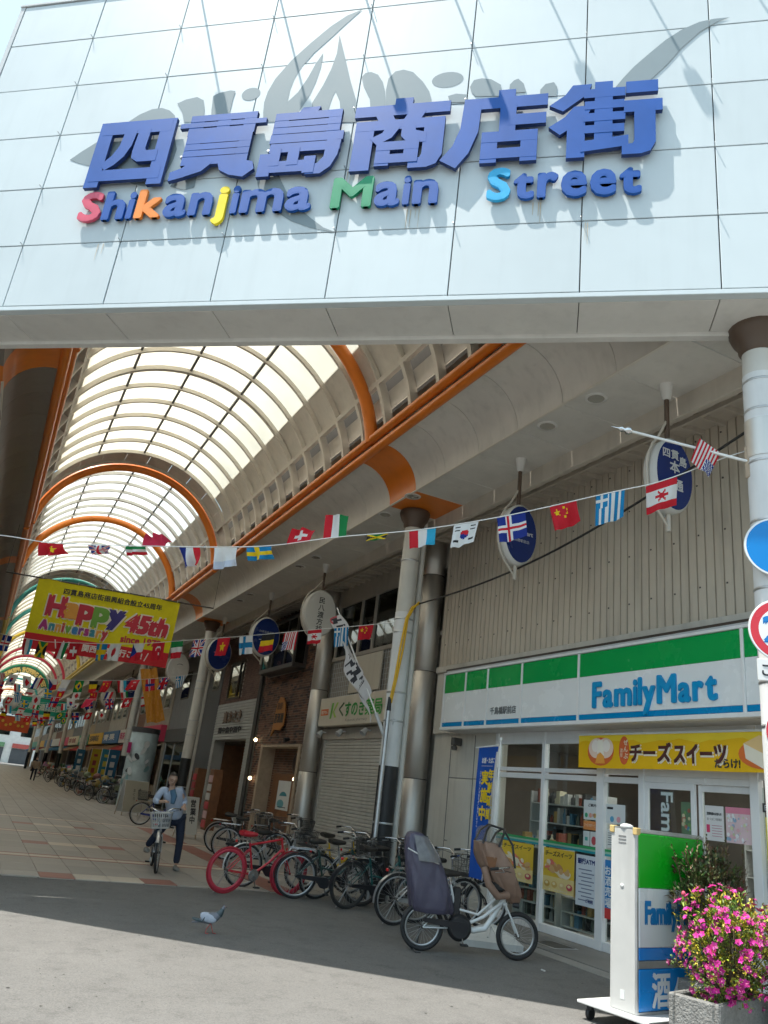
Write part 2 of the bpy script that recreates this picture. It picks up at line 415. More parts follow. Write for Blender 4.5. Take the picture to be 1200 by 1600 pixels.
for k in range(420):
    x_, y_ = rs_.uniform(0.2, 6.9), rs_.uniform(3.2, 12.8); r_ = rs_.uniform(0.004, 0.014); a0_ = rs_.uniform(0, 6); n_ = rs_.choice((4, 5, 6))
    sp_.poly([(x_ + r_ * math.cos(a0_ + 2 * math.pi * i / n_) * rs_.uniform(0.5, 1.3), y_ + r_ * math.sin(a0_ + 2 * math.pi * i / n_), 0.003 + 0.001 * (i % 2)) for i in range(n_)])
so_ = sp_.build('grit', mat('grit', (0.055, 0.052, 0.047), 0.9, var=0.3)); so_['kind'] = 'stuff'; so_['label'] = 'scattered dark grit and gum specks on the asphalt'
# concrete gutter strip and kerb stones in front of the convenience store
gs = MB(); gs.b2((6.95, -2.0, -0.05), (7.2, 12.9, 0.006)); gutter = structure('gutter', gs, 'concrete')
st = MB(); st.b2((7.22, -2.0, -0.05), (8.2, 12.98, 0.014)); structure('store_apron', st, mat('apron', (0.20, 0.193, 0.182), 0.8, var=0.12, scale=1.2, bump=0.2))

# ================================================================ entrance sign (skewed to the street)
SP0 = V3((2.84, 6.89, 0)); SEX = V3((0.787, -0.616, 0)).normalized(); SOUT = V3((-0.616, -0.787, 0)).normalized(); SIN = -SOUT
SF = Frame(SP0, SEX, (0, 0, 1))            # x to the right as read, y = height, h = out of the face
def behind(x, y): return (V3((x, y, 0)) - SP0).dot(SIN)
gate = thing('entrance_sign', 'huge white panelled sign wall with blue lettering spanning the arcade entrance', 'sign', SP0)
SX0, SX1 = -6.56, 7.0; SB, ST = 6.90, 12.70; SDEP = 0.75
RZ = Matrix((SEX, SIN, V3((0, 0, 1)))).transposed()
def sbox(mb, x0, x1, z0, z1, h0, h1, c_=0.0):     # box in sign frame
    mb.box(SF.p((x0 + x1) / 2, (z0 + z1) / 2, (h0 + h1) / 2), (x1 - x0, h1 - h0, z1 - z0), c_, RZ); return mb
sbox(MB(), SX0 + 0.03, SX1, SB + 0.03, ST - 0.02, -SDEP + 0.02, -0.035).build('backing_frame', 'joint', gate)
seams = [SX0 + 0.09] + [-5.05 + 1.444 * k for k in range(9)] + [SX1]
rows = [6.965, 7.93, 8.90, 9.86, 10.82, 11.78, 12.64]
for i in range(len(seams) - 1):
    for j in range(len(rows) - 1):
        g_ = 0.007
        sbox(MB(), seams[i] + g_, seams[i + 1] - g_, rows[j] + g_, rows[j + 1] - g_, -0.032 + random.uniform(-0.002, 0.002), random.uniform(-0.0015, 0.0015), 0.004).build('panel', 'panel_white', gate)
sbox(MB(), SX0, SX0 + 0.082, SB, ST - 0.05, -SDEP, 0.004, 0.004).build('edge_trim', 'panel_trim', gate)
sbox(MB(), SX0 - 0.01, SX1, ST - 0.05, ST, -SDEP, 0.02, 0.006).build('top_capping', 'panel_trim', gate)
sbox(MB(), SX0 + 0.083, SX1, SB - 0.002, 6.958, -0.10, 0.006, 0.006).build('bottom_trim', 'panel_white', gate)
sb = MB(); sbox(sb, SX0 + 0.083, SX1, SB - 0.05, SB + 0.02, -SDEP - 0.05, -SDEP + 0.06, 0.006); sb.build('soffit_back_trim', 'soffit', gate)
ss = [SX0 + 0.083] + [-5.05 + 1.444 * k for k in range(9)] + [SX1]
for i in range(len(ss) - 1):
    sbox(MB(), ss[i] + 0.005, ss[i + 1] - 0.005, SB - 0.004, SB + 0.02, -SDEP + 0.062, -0.101, 0.003).build('soffit_panel', 'soffit', gate)
# fixing pins at the crossings of the joints
for i in range(1, len(seams) - 1):
    for j in range(1, len(rows) - 1):
        a = SF.p(seams[i], rows[j], -0.02); b = SF.p(seams[i] - 0.012, rows[j] + 0.015, 0.06)
        MB().tube([a, b], 0.006, 6).build('fixing_pin', 'galv', gate)
# flood lamp arms on the top edge (they throw the long slanting shadows)
for k, sx in enumerate((-3.55, -2.35, -1.12, 0.08, 1.27, 2.45, 3.65)):
    Ln = 0.46 + 0.05 * ((k * 5) % 4); a_ = SF.p(sx, ST, -0.2); b_ = SF.p(sx, ST + 0.1, 0.05); c_ = SF.p(sx, ST + 0.12, Ln)
    arm = MB().tube([a_, b_, c_], 0.016, 6).build('lamp_arm', 'galv', gate)
    MB().box(SF.p(sx, ST + 0.09, Ln + 0.06), (0.16, 0.14, 0.1), 0.02, RZ).build('lamp_head', 'dark_metal', arm)

# printed grey brush logo behind the letters: outlines in sign coordinates
def spx(x, y):   # traced outline units -> sign coordinates (affine fit per half is folded into the numbers below)
    return x, y
LOGO = [
[(-0.86, 11.77), (-1.07, 11.68), (-1.29, 11.49), (-1.53, 11.21), (-1.76, 10.91), (-1.94, 10.59), (-2.01, 10.36), (-2.03, 10.16), (-2.01, 9.98), (-1.98, 9.81), (-1.46, 9.76), (-1.5, 9.96), (-1.46, 10.04), (-1.39, 10.23), (-1.34, 10.46), (-1.31, 10.72), (-1.32, 10.99), (-1.4, 10.79), (-1.47, 10.55), (-1.57, 10.3), (-1.69, 10.14), (-1.69, 10.35), (-1.66, 10.55), (-1.58, 10.78), (-1.45, 11.01), (-1.26, 11.25), (-1.05, 11.53)],
[(-1.13, 11.31), (-1.12, 10.96), (-1.16, 10.67), (-1.23, 10.39), (-1.34, 10.08), (-1.29, 9.74), (-1.09, 9.72), (-1.09, 9.95), (-1.07, 10.14), (-1.04, 10.25), (-0.96, 10.07), (-0.88, 9.7), (-0.68, 9.68), (-0.74, 10.08), (-0.86, 10.43), (-0.99, 10.86)],
[(-0.71, 10.47), (-0.67, 10.54), (-0.59, 10.55), (-0.49, 10.49), (-0.41, 10.35), (-0.36, 10.18), (-0.33, 9.98), (-0.29, 9.65), (-0.48, 9.66), (-0.55, 10.06), (-0.66, 10.29)],
[(-0.35, 10.2), (-0.34, 10.4), (-0.26, 10.52), (-0.15, 10.54), (-0.02, 10.48), (0.13, 10.29), (0.23, 10.11), (0.27, 9.97), (0.31, 9.59), (-0.29, 9.65)],
[(-1.91, 8.89), (-1.86, 8.72), (-1.73, 8.48), (-1.55, 8.29), (-1.31, 8.12), (-1.04, 8.0), (-0.71, 7.92), (-0.88, 8.0), (-1.07, 8.16), (-1.29, 8.37), (-1.45, 8.59), (-1.55, 8.77), (-1.62, 8.9)],
[(-4.76, 9.38), (-4.61, 9.52), (-4.42, 9.67), (-4.22, 9.82), (-4.06, 9.97), (-3.87, 10.13), (-3.7, 10.21), (-3.55, 10.22), (-3.42, 10.16), (-3.32, 10.06), (-3.27, 9.94), (-3.23, 9.65), (-3.15, 9.44), (-3.16, 9.25), (-3.21, 9.03), (-3.26, 8.84), (-3.48, 8.82), (-3.66, 8.87), (-3.75, 8.93), (-4.05, 9.18), (-4.43, 9.25), (-4.6, 9.31)],
[(-3.33, 10.28), (-3.21, 10.34), (-3.05, 10.37), (-2.94, 10.3), (-2.89, 10.13), (-2.86, 9.9), (-3.15, 9.92), (-3.22, 10.11)],
[(-2.78, 10.09), (-2.81, 10.36), (-2.73, 10.41), (-2.57, 10.44), (-2.49, 10.42), (-2.5, 10.27), (-2.5, 10.06), (-2.48, 9.86), (-2.74, 9.88)],
[(-3.1, 8.79), (-3.05, 8.96), (-2.75, 8.97), (-2.75, 8.75), (-2.88, 8.72)],
[(0.75, 10.13), (0.79, 10.24), (0.89, 10.26), (1.01, 10.23), (1.14, 10.12), (1.15, 9.93), (0.83, 9.96), (0.77, 10.05)],
[(1.25, 10.11), (1.3, 10.18), (1.35, 10.2), (1.42, 10.11), (1.46, 9.96), (1.25, 9.97)],
[(1.63, 9.98), (1.69, 10.07), (1.79, 10.09), (1.83, 10.01), (1.83, 9.85), (1.63, 9.88)],
[(0.48, 10.0), (0.58, 10.03), (0.72, 10.0), (0.74, 9.87), (0.51, 9.89)],
[(3.85, 10.92), (3.67, 10.92), (3.5, 10.89), (3.3, 10.79), (3.11, 10.64), (2.92, 10.44), (2.74, 10.24), (2.61, 10.06), (2.44, 9.79), (2.7, 9.81), (2.92, 9.99), (3.12, 10.23), (3.29, 10.48), (3.5, 10.72), (3.7, 10.86)],
]
for k, pl in enumerate(LOGO):
    lg = MB().poly([SF.p(x, y, 0.0035 + 0.0004 * k) for x, y in pl]).build('printed_logo_stroke', 'logo_grey', gate)
for (x, y, rx, ry) in ((-2.25, 10.34, 0.135, 0.115), (0.45, 10.29, 0.205, 0.135)): MB().disc(SF, x, y, rx, ry, 0.0034).build('printed_logo_stroke', 'logo_grey', gate)
# three-dimensional letters: heavy strokes drawn in a unit box for each character
def rc(x0, x1, y0, y1): return [(x0, y0), (x1, y0), (x1, y1), (x0, y1)]
KANJI = {
'四': [rc(0, .165, 0, 1), rc(.83, 1, 0, 1), rc(.05, .95, .82, 1.0), rc(.05, .95, .09, .235), [(.36, .85), (.50, .85), (.475, .62), (.41, .45), (.31, .33), (.21, .26), (.15, .33), (.27, .47), (.335, .62)], [(.55, .85), (.685, .85), (.67, .56), (.69, .51), (.85, .51), (.85, .36), (.62, .36), (.54, .42), (.53, .52)]],
'貫': [rc(.10, .26, .70, 1), rc(.46, .60, .70, 1), rc(.80, .93, .70, 1), rc(.10, .93, .925, 1), rc(-.02, 1.06, .835, .885), rc(.10, .93, .70, .79), rc(.11, .27, .24, .68), rc(.79, .92, .24, .68), rc(.11, .92, .575, .68), rc(.11, .92, .475, .54), rc(.11, .92, .375, .44), rc(.11, .92, .24, .34), [(.22, .26), (.50, .26), (.38, .14), (.15, .06), (.0, .02), (.0, .13), (.13, .18)], [(.58, .26), (.85, .26), (1.0, .22), (1.03, .12), (.92, .02), (.75, .06), (.62, .14)]],
'島': [[(.38, .90), (.44, 1.0), (.64, 1.0), (.60, .90)], rc(.10, .26, .49, .93), rc(.80, .94, .49, .93), rc(.10, .94, .84, .93), rc(.10, .94, .735, .80), rc(.10, .94, .63, .70), rc(.09, 1.0, .49, .595), rc(.11, .98, .345, .455), [(.83, .47), (.985, .46), (.965, .25), (.90, .09), (.79, 0), (.62, 0), (.60, .11), (.75, .13), (.82, .23)], rc(.06, .70, .05, .19), rc(.0, .14, .0, .31), rc(.13, .24, .15, .38), rc(.36, .48, .15, .38), rc(.58, .70, .02, .24)],
'商': [rc(.44, .61, .88, 1.02), rc(.01, 1.02, .79, .925), [(.24, .80), (.40, .80), (.46, .66), (.30, .66)], [(.60, .80), (.76, .80), (.70, .66), (.54, .66)], rc(.04, .225, 0, .69), rc(.04, .98, .575, .695), [(.79, .60), (.98, .60), (.98, .16), (.93, .04), (.84, 0), (.66, 0), (.66, .11), (.77, .12), (.79, .18)], [(.38, .60), (.51, .60), (.43, .45), (.29, .36), (.22, .44), (.34, .51)], [(.55, .60), (.67, .60), (.68, .52), (.80, .48), (.80, .36), (.62, .37), (.55, .46)], rc(.30, .43, .05, .37), rc(.60, .73, .09, .37), rc(.30, .73, .27, .37), rc(.30, .73, .085, .185)],
'店': [rc(.49, .65, .86, 1.02), rc(.12, 1.0, .775, .915), [(.12, .90), (.29, .90), (.275, .45), (.19, .15), (.07, -.04), (-.09, .07), (.03, .25), (.10, .5)], rc(.52, .67, .34, .80), rc(.60, .99, .515, .645), rc(.34, .49, 0, .41), rc(.76, .91, 0, .41), rc(.34, .91, .285, .41), rc(.34, .91, .055, .17)],
'街': [[(.20, 1.0), (.37, 1.0), (.34, .88), (.10, .66), (-.02, .74), (.13, .87)], [(.22, .69), (.38, .69), (.33, .54), (.08, .33), (-.02, .43), (.13, .55)], rc(.16, .315, 0, .52), rc(.43, .585, .10, 1.02), rc(.32, .71, .82, .92), rc(.33, .70, .655, .745), rc(.32, .71, .485, .575), rc(.33, .70, .32, .405), [(.30, .07), (.74, .12), (.74, .24), (.30, .19)], rc(.74, 1.03, .845, .985), rc(.72, 1.07, .575, .715), [(.82, .70), (1.0, .70), (1.0, .14), (.95, .03), (.87, 0), (.70, 0), (.70, .11), (.80, .12), (.82, .17)]],
}
def grow(pl, e):
    ar_ = sum(pl[i][0] * pl[(i + 1) % len(pl)][1] - pl[(i + 1) % len(pl)][0] * pl[i][1] for i in range(len(pl))); sg_ = 1 if ar_ > 0 else -1; out_ = []
    for i in range(len(pl)):
        a = V3((*pl[i - 1], 0)); b = V3((*pl[i], 0)); c = V3((*pl[(i + 1) % len(pl)], 0)); d1 = (b - a).normalized(); d2 = (c - b).normalized()
        n1 = V3((d1.y, -d1.x, 0)) * sg_; n2 = V3((d2.y, -d2.x, 0)) * sg_; m_ = (n1 + n2); m_ = m_ / max(0.6, m_.dot(n1)); out_.append((b.x + m_.x * e, b.y + m_.y * e))
    return out_
for chh, x0, x1 in (('四', -4.31, -3.20), ('貫', -3.07, -1.96), ('島', -1.85, -0.80), ('商', -0.67, 0.51), ('店', 0.60, 1.72), ('街', 1.80, 2.95)):
    face = MB(); ret = MB(); z0, hh = 8.77, 1.11
    for k, pl in enumerate(KANJI[chh]):
        pl = grow(pl, 0.012)
        q = [SF.p(x0 + u * (x1 - x0), z0 + v * hh, 0.105 + 0.0007 * k) for (u, v) in pl]; face.poly(q)
        n_ = len(q)
        for i in range(n_): j = (i + 1) % n_; ret.poly([q[i], q[i] - SF.n * 0.055, q[j] - SF.n * 0.055, q[j]])
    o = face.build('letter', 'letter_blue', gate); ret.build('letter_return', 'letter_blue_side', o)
    for px_ in (x0 + 0.08, x1 - 0.12): MB().tube([SF.p(px_, 9.2, -0.01), SF.p(px_, 9.2, 0.10)], 0.02, 6).build('standoff', 'galv', o)
def word(st, x0, x1, base, cap, cols):
    gap = 0.038; items = []; tot = 0
    for ch in st:
        vs_, fs, a, b, c, d = text_mesh(ch); d = c + (d - c) * (1.16 if ch in 'anmre' else 1.0); items.append((ch, b - a, c, d)); tot += b - a
    capu = text_mesh('M'); u = cap / (capu[5] - capu[4])
    k = (x1 - x0 - gap * (len(st) - 1) - 0.0) / (tot * u); x = x0
    for ch, w_, c, d in items:
        mb = MB(); ww = w_ * u * k; bd = 0.022
        mb.text(ch, SF, x + bd, base + c * u + bd * 0.9, w=ww - 2 * bd if ww > 3 * bd else ww * 0.35, hgt=(d - c) * u - 1.6 * bd, bold=bd / (((d - c) * u - 1.6 * bd) / (text_mesh(ch)[5] - text_mesh(ch)[4])), depth=0.035, h=0.035)
        mb.build('letter', cols.get(ch, 'letter_blue'), gate); x += ww + gap
word('Shikan', -4.30, -2.40, 8.235, 0.46, {'S': 'letter_red', 'k': 'letter_orange'})
word('j', -2.37, -2.20, 8.235, 0.46, {'j': 'letter_yellow'})
word('ima', -2.14, -1.08, 8.235, 0.46, {})
word('Main', -0.82, 0.50, 8.235, 0.46, {'M': 'letter_green'})
word('Street', 1.08, 2.81, 8.235, 0.46, {'S': 'letter_cyan'})

mat('rust', (0.50, 0.43, 0.33), 0.7, var=0.15, scale=8)
rs_ = random.Random(17)
for (x, z, n_) in ((0.14, 8.21, 4), (1.62, 8.22, 3), (-3.9, 7.90, 2), (2.2, 7.9, 2), (-0.7, 8.86, 2)):
    for k in range(n_):
        xx = x + 0.05 * k + rs_.uniform(-0.015, 0.015); L_ = rs_.uniform(0.12, 0.32); w_ = rs_.uniform(0.003, 0.008)
        MB().poly([SF.p(xx - w_, z, 0.0095), SF.p(xx + w_, z, 0.0095), SF.p(xx + w_ * 0.3, z - L_, 0.0095), SF.p(xx - w_ * 0.3, z - L_, 0.0095)]).build('rust_streak', 'rust', gate)

# ================================================================ arcade roof sections
CX, RR, CZ = 2.45, 2.85, 7.55
def vault(th, y, r=RR): a = R(th); return V3((CX + r * math.sin(a), y, CZ + r * math.cos(a)))
def arc(y, t0, t1, r, n): return [vault(t0 + (t1 - t0) * k / n, y, r) for k in range(n + 1)]
def ymin(x, d=0.84): return SP0.y + (d - (x - SP0.x) * SIN.x) / SIN.y
def slab(mb, t0, t1, y0, y1, r0, r1, n=4):       # curved panel with thickness, cut off along the back of the sign
    if all(max(y0, ymin(vault(t0 + (t1 - t0) * k / n, 0, r0).x)) >= y1 - 0.02 for k in range(n + 1)): return None
    rows_ = []
    for k in range(n + 1):
        t = t0 + (t1 - t0) * k / n; ys = min(max(y0, ymin(vault(t, 0, r0).x)), y1 - 0.01)
        rows_.append([vault(t, yy, rr) for (yy, rr) in ((ys, r0), (y1, r0), (y1, r1), (ys, r1))])
    for i in range(4):
        j = (i + 1) % 4; b = len(mb.v)
        for rw_ in rows_: mb.v += [rw_[i].copy(), rw_[j].copy()]
        for k in range(n): mb.face((b + 2 * k, b + 2 * k + 1, b + 2 * k + 3, b + 2 * k + 2), i in (0, 2))
    for rw_ in (rows_[0], rows_[-1]): mb.poly(rw_)
    return mb
def put(mb, *a):
    if mb is not None: mb.build(*a)
GL = [-56.0, -30.5, -4.7, 21.0, 46.0]
def ok(pts): return all(behind(p.x, p.y) > 0.9 for p in pts)
def roof_section(label, y0, y1, bay, arches, pane_m, band=None, fine=True, beam='orange', posts=True):
    t = thing('arcade_vault', label, 'roof', (CX, (y0 + y1) / 2, 0))
    n = int(round((y1 - y0) / bay)); bay = (y1 - y0) / n
    for i in range(n):
        ya, yb = y0 + i * bay, y0 + (i + 1) * bay
        solid = band and yb > band
        if not solid:
            for k in range(4):
                put(slab(MB(), GL[k] + 0.2, GL[k + 1] - 0.2, ya + 0.02, yb - 0.02, RR + 0.05, RR + 0.062), 'pane', pane_m, t)
            for (a, b) in ((45.5, 62.0), (-62.0, -55.5)):
                put(slab(MB(), a, b, ya + 0.006, yb - 0.006, RR + 0.066, RR + 0.09), 'panel', 'roof_panel', t)
        else:
            for k in range(12):
                a = -80 + k * 160 / 12
                put(slab(MB(), a + 0.1, a + 13.2, ya + 0.004, yb - 0.004, RR + 0.02, RR + 0.05, 3), 'panel', 'roof_panel', t)
    for i in range(n + 1):
        yy = y0 + i * bay
        pts = [p for p in arc(yy, -82, 82, RR, 40) if behind(p.x, p.y) > 0.9]
        if len(pts) < 3: continue
        w = 0.07 if (fine and i % 8 != 4) else 0.13
        mb = MB(); b = len(mb.v)
        for p in pts:
            d = V3((p.x - CX, 0, p.z - CZ)).normalized()
            for (dy, dr) in ((-w / 2, -0.05), (w / 2, -0.05), (w / 2, 0.045), (-w / 2, 0.045)): mb.v.append(p + d * dr + V3((0, dy, 0)))
        for k in range(len(pts) - 1):
            for q in range(4): mb.face((b + 4 * k + q, b + 4 * k + (q + 1) % 4, b + 4 * k + 4 + (q + 1) % 4, b + 4 * k + 4 + q), q in (0, 2))
        mb.build('rib', 'roof_rib', t)
    for th in GL[1:4]:
        ys = [yy for yy in [y0 + 0.25 * k for k in range(int((y1 - y0) / 0.25) + 1)] if behind(vault(th, yy).x, yy) > 0.9]
        ye = band or y1
        if ys and ye > ys[0]: MB().bar(vault(th, ys[0], RR + 0.02), vault(th, ye, RR + 0.02), 0.05, 0.06).build('mullion', 'mullion', t)
    for yy, m in arches:
        MB().tube([p for p in arc(yy, -84, 84, RR - 0.13, 44) if behind(p.x, p.y) > 0.5], 0.125, 10).build('arch', m, t)
    for sgn in (-1, 1):
        X = CX + sgn * 2.98; ys = y0
        while behind(X, ys) < 0.86: ys += 0.1
        # open frieze between the side beam and the roof panels: rail, recessed board, dark cavity behind
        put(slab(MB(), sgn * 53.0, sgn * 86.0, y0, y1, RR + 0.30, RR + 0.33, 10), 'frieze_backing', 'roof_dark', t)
        put(slab(MB(), sgn * 66.5, sgn * 73.0, y0, y1, RR + 0.10, RR + 0.13, 2), 'frieze_board', 'roof_panel', t)
        put(slab(MB(), sgn * 61.6, sgn * 63.2, y0, y1, RR - 0.06, RR + 0.08, 2), 'frieze_rail', 'roof_rib', t)
        if posts:
            i = 0
            while y0 + i * bay < y1 - 0.05:
                put(slab(MB(), sgn * 63.2, sgn * 83.0, y0 + i * bay - 0.05, y0 + i * bay + 0.05, RR - 0.07, RR + 0.09, 4), 'frieze_post', 'roof_rib', t); i += 1
        for (dx, dz, r_) in ((2.77, 7.70, 0.085), (2.69, 7.89, 0.085)):
            MB().tube([(CX + sgn * dx, ys, dz), (CX + sgn * dx, y1, dz)], r_, 10).build('side_beam', beam, t)
    return t
roof_a = roof_section('cream glazed vault of the arcade roof just behind the white entrance sign', 5.0, 23.3, 0.963, [(12.2, 'orange'), (23.45, 'orange')], 'roof_pane', band=22.4)
roof_b = roof_section('second vault of the arcade roof with clear white panes between orange arches', 23.5, 41.5, 0.95, [(29.6, 'orange')], 'roof_pane_clear', band=40.5)
roof_c = roof_section('far arcade roof vault carried on turquoise arches, above the anniversary banner', 41.6, 58.0, 1.64, [(41.9, 'teal'), (50.0, 'teal')], 'roof_pane', fine=False, beam='yellow_paint', posts=False)
roof_d = roof_section('far arcade roof vault carried on crimson and yellow arches', 58.1, 88.0, 2.3, [(61.0, 'yellow_paint'), (72.0, 'crimson'), (79.0, 'crimson')], 'roof_pane', fine=False, beam='yellow_paint', posts=False)
roof_e = roof_section('farthest arcade roof vault with green lettered arch', 88.1, 150.0, 4.4, [(88.4, 'jade'), (105.0, 'teal'), (125.0, 'orange')], 'roof_pane', fine=False, beam='jade', posts=False)

# ================================================================ side canopies: cove, flat ceiling, edge beam, lean-to
def cove_mesh(y0, y1, sgn):
    n = 10; rows_ = []
    for k in range(n + 1):
        a = R(90) * k / n; q = []
        for (rr, e) in ((0.72, 0), (0.72, 1), (0.745, 1), (0.745, 0)):
            x = CX + sgn * (2.80 + rr * math.sin(a)); q.append(V3((x, y1 if e else min(max(y0, ymin(x)), y1 - 0.01), 6.955 + rr * math.cos(a))))
        rows_.append(q)
    mb = MB()
    for i in range(4):
        j = (i + 1) % 4; b = len(mb.v)
        for rw_ in rows_: mb.v += [rw_[i].copy(), rw_[j].copy()]
        for k in range(n): mb.face((b + 2 * k, b + 2 * k + 1, b + 2 * k + 3, b + 2 * k + 2), i in (0, 2))
    return mb
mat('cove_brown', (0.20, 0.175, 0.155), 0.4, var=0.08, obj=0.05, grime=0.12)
ORANGE_BANDS = [12.275, 27.96, 41.6]
for sgn, lab in ((1, 'beige ceiling canopy with orange bands along the shops on the right'), (-1, 'dark brown panelled ceiling canopy along the left side of the arcade')):
    t = thing('side_canopy', lab, 'canopy', (CX + sgn * 3.9, 20, 0))
    y = 11.75 - 1.045 * 9; k = 0
    xi, xo = CX + sgn * 3.52, CX + sgn * 4.55
    while y < 148:
        dl = 1.045 if y < 44 else 5.2
        ye = y + dl; c = (y + ye) / 2
        orange = any(abs(c - q) < 0.5 for q in ORANGE_BANDS)
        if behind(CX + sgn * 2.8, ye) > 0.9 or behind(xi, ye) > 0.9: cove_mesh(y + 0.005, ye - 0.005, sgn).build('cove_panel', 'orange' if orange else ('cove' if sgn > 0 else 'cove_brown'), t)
        if behind(max(xi, xo), ye) > 0.86:
            xa, xb = min(xi, xo) + 0.005, max(xi, xo); ya_, yb_ = [min(max(y + 0.005, ymin(q)), ye - 0.01) for q in (xa, xb)]
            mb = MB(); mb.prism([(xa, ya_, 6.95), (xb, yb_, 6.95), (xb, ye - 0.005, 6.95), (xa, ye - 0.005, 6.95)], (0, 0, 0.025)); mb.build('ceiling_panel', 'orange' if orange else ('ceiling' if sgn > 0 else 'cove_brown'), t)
        y = ye
    ys = ymin(xo) + 0.05 if sgn > 0 else 12.3
    MB().b2((xi - 0.02, ymin(xi) if sgn > 0 else ys, 6.938), (xi + 0.02, 148, 6.962), 0.004).build('edge_strip', 'roof_rib', t)
    MB().b2((xo - 0.0 if sgn > 0 else xo - 0.10, ys, 6.66), (xo + 0.10 if sgn > 0 else xo, 148, 7.06), 0.01).build('edge_beam', 'tan_metal', t)
    # lean-to sheet between canopy and house fronts
    ws = CX + sgn * 5.84; zz = 7.09
    sh = MB(); a_ = xo + sgn * 0.06
    sh.poly([(a_, ys, 6.99), (ws, ys, zz), (ws, 148, zz), (a_, 148, 6.99)]); sh.poly([(a_, ys, 7.02), (a_, 148, 7.02), (ws, 148, zz + 0.03), (ws, ys, zz + 0.03)])
    sh.build('lean_to_sheet', 'tan_metal', t)
    pr = MB(); yy = ys + 0.2
    while yy < 40:
        pr.bar((a_, yy, 6.955), (ws, yy, zz - 0.035), 0.05, 0.07); yy += 0.36
    po = pr.build('purlins', 'tan_metal', t)
    MB().bar((a_ + sgn * 0.5, ys, 6.93), (a_ + sgn * 0.5, 148, 6.93), 0.05, 0.06).build('brace_rail', 'tan_metal', t)
    # upper side wall that closes the roof towards the houses
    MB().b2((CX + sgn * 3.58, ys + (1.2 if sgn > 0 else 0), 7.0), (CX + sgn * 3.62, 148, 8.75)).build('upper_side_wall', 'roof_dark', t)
    MB().poly([(CX + sgn * 2.82, ys + (1.2 if sgn > 0 else 0), 8.3), (CX + sgn * 3.62, ys + (1.2 if sgn > 0 else 0), 8.7), (CX + sgn * 3.62, 148, 8.7), (CX + sgn * 2.82, 148, 8.3)]).build('upper_flashing', 'roof_panel', t)

mat('lamp_inner', (0.55, 0.54, 0.5), 0.25, 0.6)
k = 0
for (lx, ly) in [(6.2, 7.16), (6.2, 8.2), (6.11, 13.25), (6.05, 12.0), (6.2, 17.2), (6.2, 18.3), (6.2, 22.5), (6.2, 23.6), (6.2, 29.5)]:
    names = ['round recessed downlight nearest the entrance sign on the right ceiling', 'round recessed downlight second from the entrance sign on the right ceiling', 'round recessed downlight just beyond the orange ceiling band', 'round recessed downlight set in the orange ceiling band by the column top',
             'round recessed downlight above the pharmacy, nearer of the pair', 'round recessed downlight above the pharmacy, farther of the pair', 'round recessed downlight above the brick shop, nearer of the pair', 'round recessed downlight above the brick shop, farther of the pair', 'round recessed downlight beyond the third column']
    t = thing('downlight', names[k], 'light', (lx, ly, 6.95), group='ceiling downlights'); k += 1
    MB().lathe([(0.115, -0.012), (0.15, -0.014), (0.155, -0.004), (0.15, 0.002), (0.11, 0.002)], 20, (lx, ly, 6.95)).build('trim_ring', 'soffit', t)
    MB().lathe([(0.112, -0.0135), (0.10, -0.008), (0.06, -0.0045), (0.02, -0.004)], 16, (lx, ly, 6.95)).build('reflector', 'lamp_inner', t)

# ================================================================ columns
def column(x, y, label, wrap=(0, 0), black=2.15, pipe=True):
    t = thing('arcade_column', label, 'column', (x, y, 0), group='columns carrying the arcade roof')
    MB().lathe([(0.17, 0.0), (0.17, 6.72)], 24, (x, y, 0)).build('shaft', 'column', t)
    MB().lathe([(0.172, 6.58), (0.20, 6.62), (0.205, 6.68), (0.26, 6.76), (0.29, 6.84), (0.30, 6.90), (0.29, 6.935)], 24, (x, y, 0)).build('capital', 'capital', t)
    if black: MB().lathe([(0.174, 0.02), (0.176, black)], 24, (x, y, 0)).build('black_sleeve', 'black_wrap', t)
    if wrap[1]: MB().lathe([(0.175, wrap[0]), (0.177, wrap[1])], 24, (x, y, 0)).build('white_sleeve', 'column_wrap', t)
    if pipe:
        MB().tube([(x + 0.24, y - 0.02, 0.0), (x + 0.24, y - 0.02, 6.9)], 0.055, 10).build('downpipe', 'column', t)
        for z in (1.2, 2.9, 3.4, 4.5, 4.75, 5.9): MB().lathe([(0.181, z), (0.186, z + 0.01), (0.186, z + 0.025), (0.181, z + 0.035)], 20, (x, y, 0)).build('strap', 'galv', t)
    return t
col1 = column(6.5, 4.9, 'pale grey sleeved column at the right edge carrying round road signs', (0.3, 6.3), 0, False)
for z in (2.6, 3.0, 3.9, 4.6, 5.25, 5.85, 6.2): MB().lathe([(0.178, z), (0.184, z + 0.01), (0.184, z + 0.02), (0.178, z + 0.03)], 20, (6.5, 4.9, 0)).build('strap', 'galv', col1)
MB().lathe([(0.185, 5.32), (0.185, 5.75)], 20, (6.5, 4.9, 0)).build('steel_band', 'steel', col1)
col2 = column(6.5, 12.7, 'column with white and black sleeves and yellow cable behind the parked bicycles', (2.15, 4.9))
col3 = column(6.5, 28.0, 'slim grey column with black foot beyond the brick shop')
col4 = column(6.5, 41.0, 'far grey column with black foot beside the printed poster pillar')
col5 = column(6.5, 60.0, 'far grey arcade column beyond the blue shop flags')
for i, yy in enumerate((75.0, 90.0, 105.0, 120.0)):
    column(6.5, yy, ['distant arcade column, fourth along from the poster pillar', 'distant arcade column near the green lettered arch', 'distant arcade column far down the right side', 'most distant arcade column on the right'][i], pipe=False)
column(-1.6, 13.2, 'column at the left end of the entrance sign', pipe=False)
for i, yy in enumerate((28.0, 43.0, 60.0)): column(-1.6, yy, ['left side column opposite the brick shop', 'left side column farther into the arcade', 'left side column deep in the arcade'][i], pipe=False)
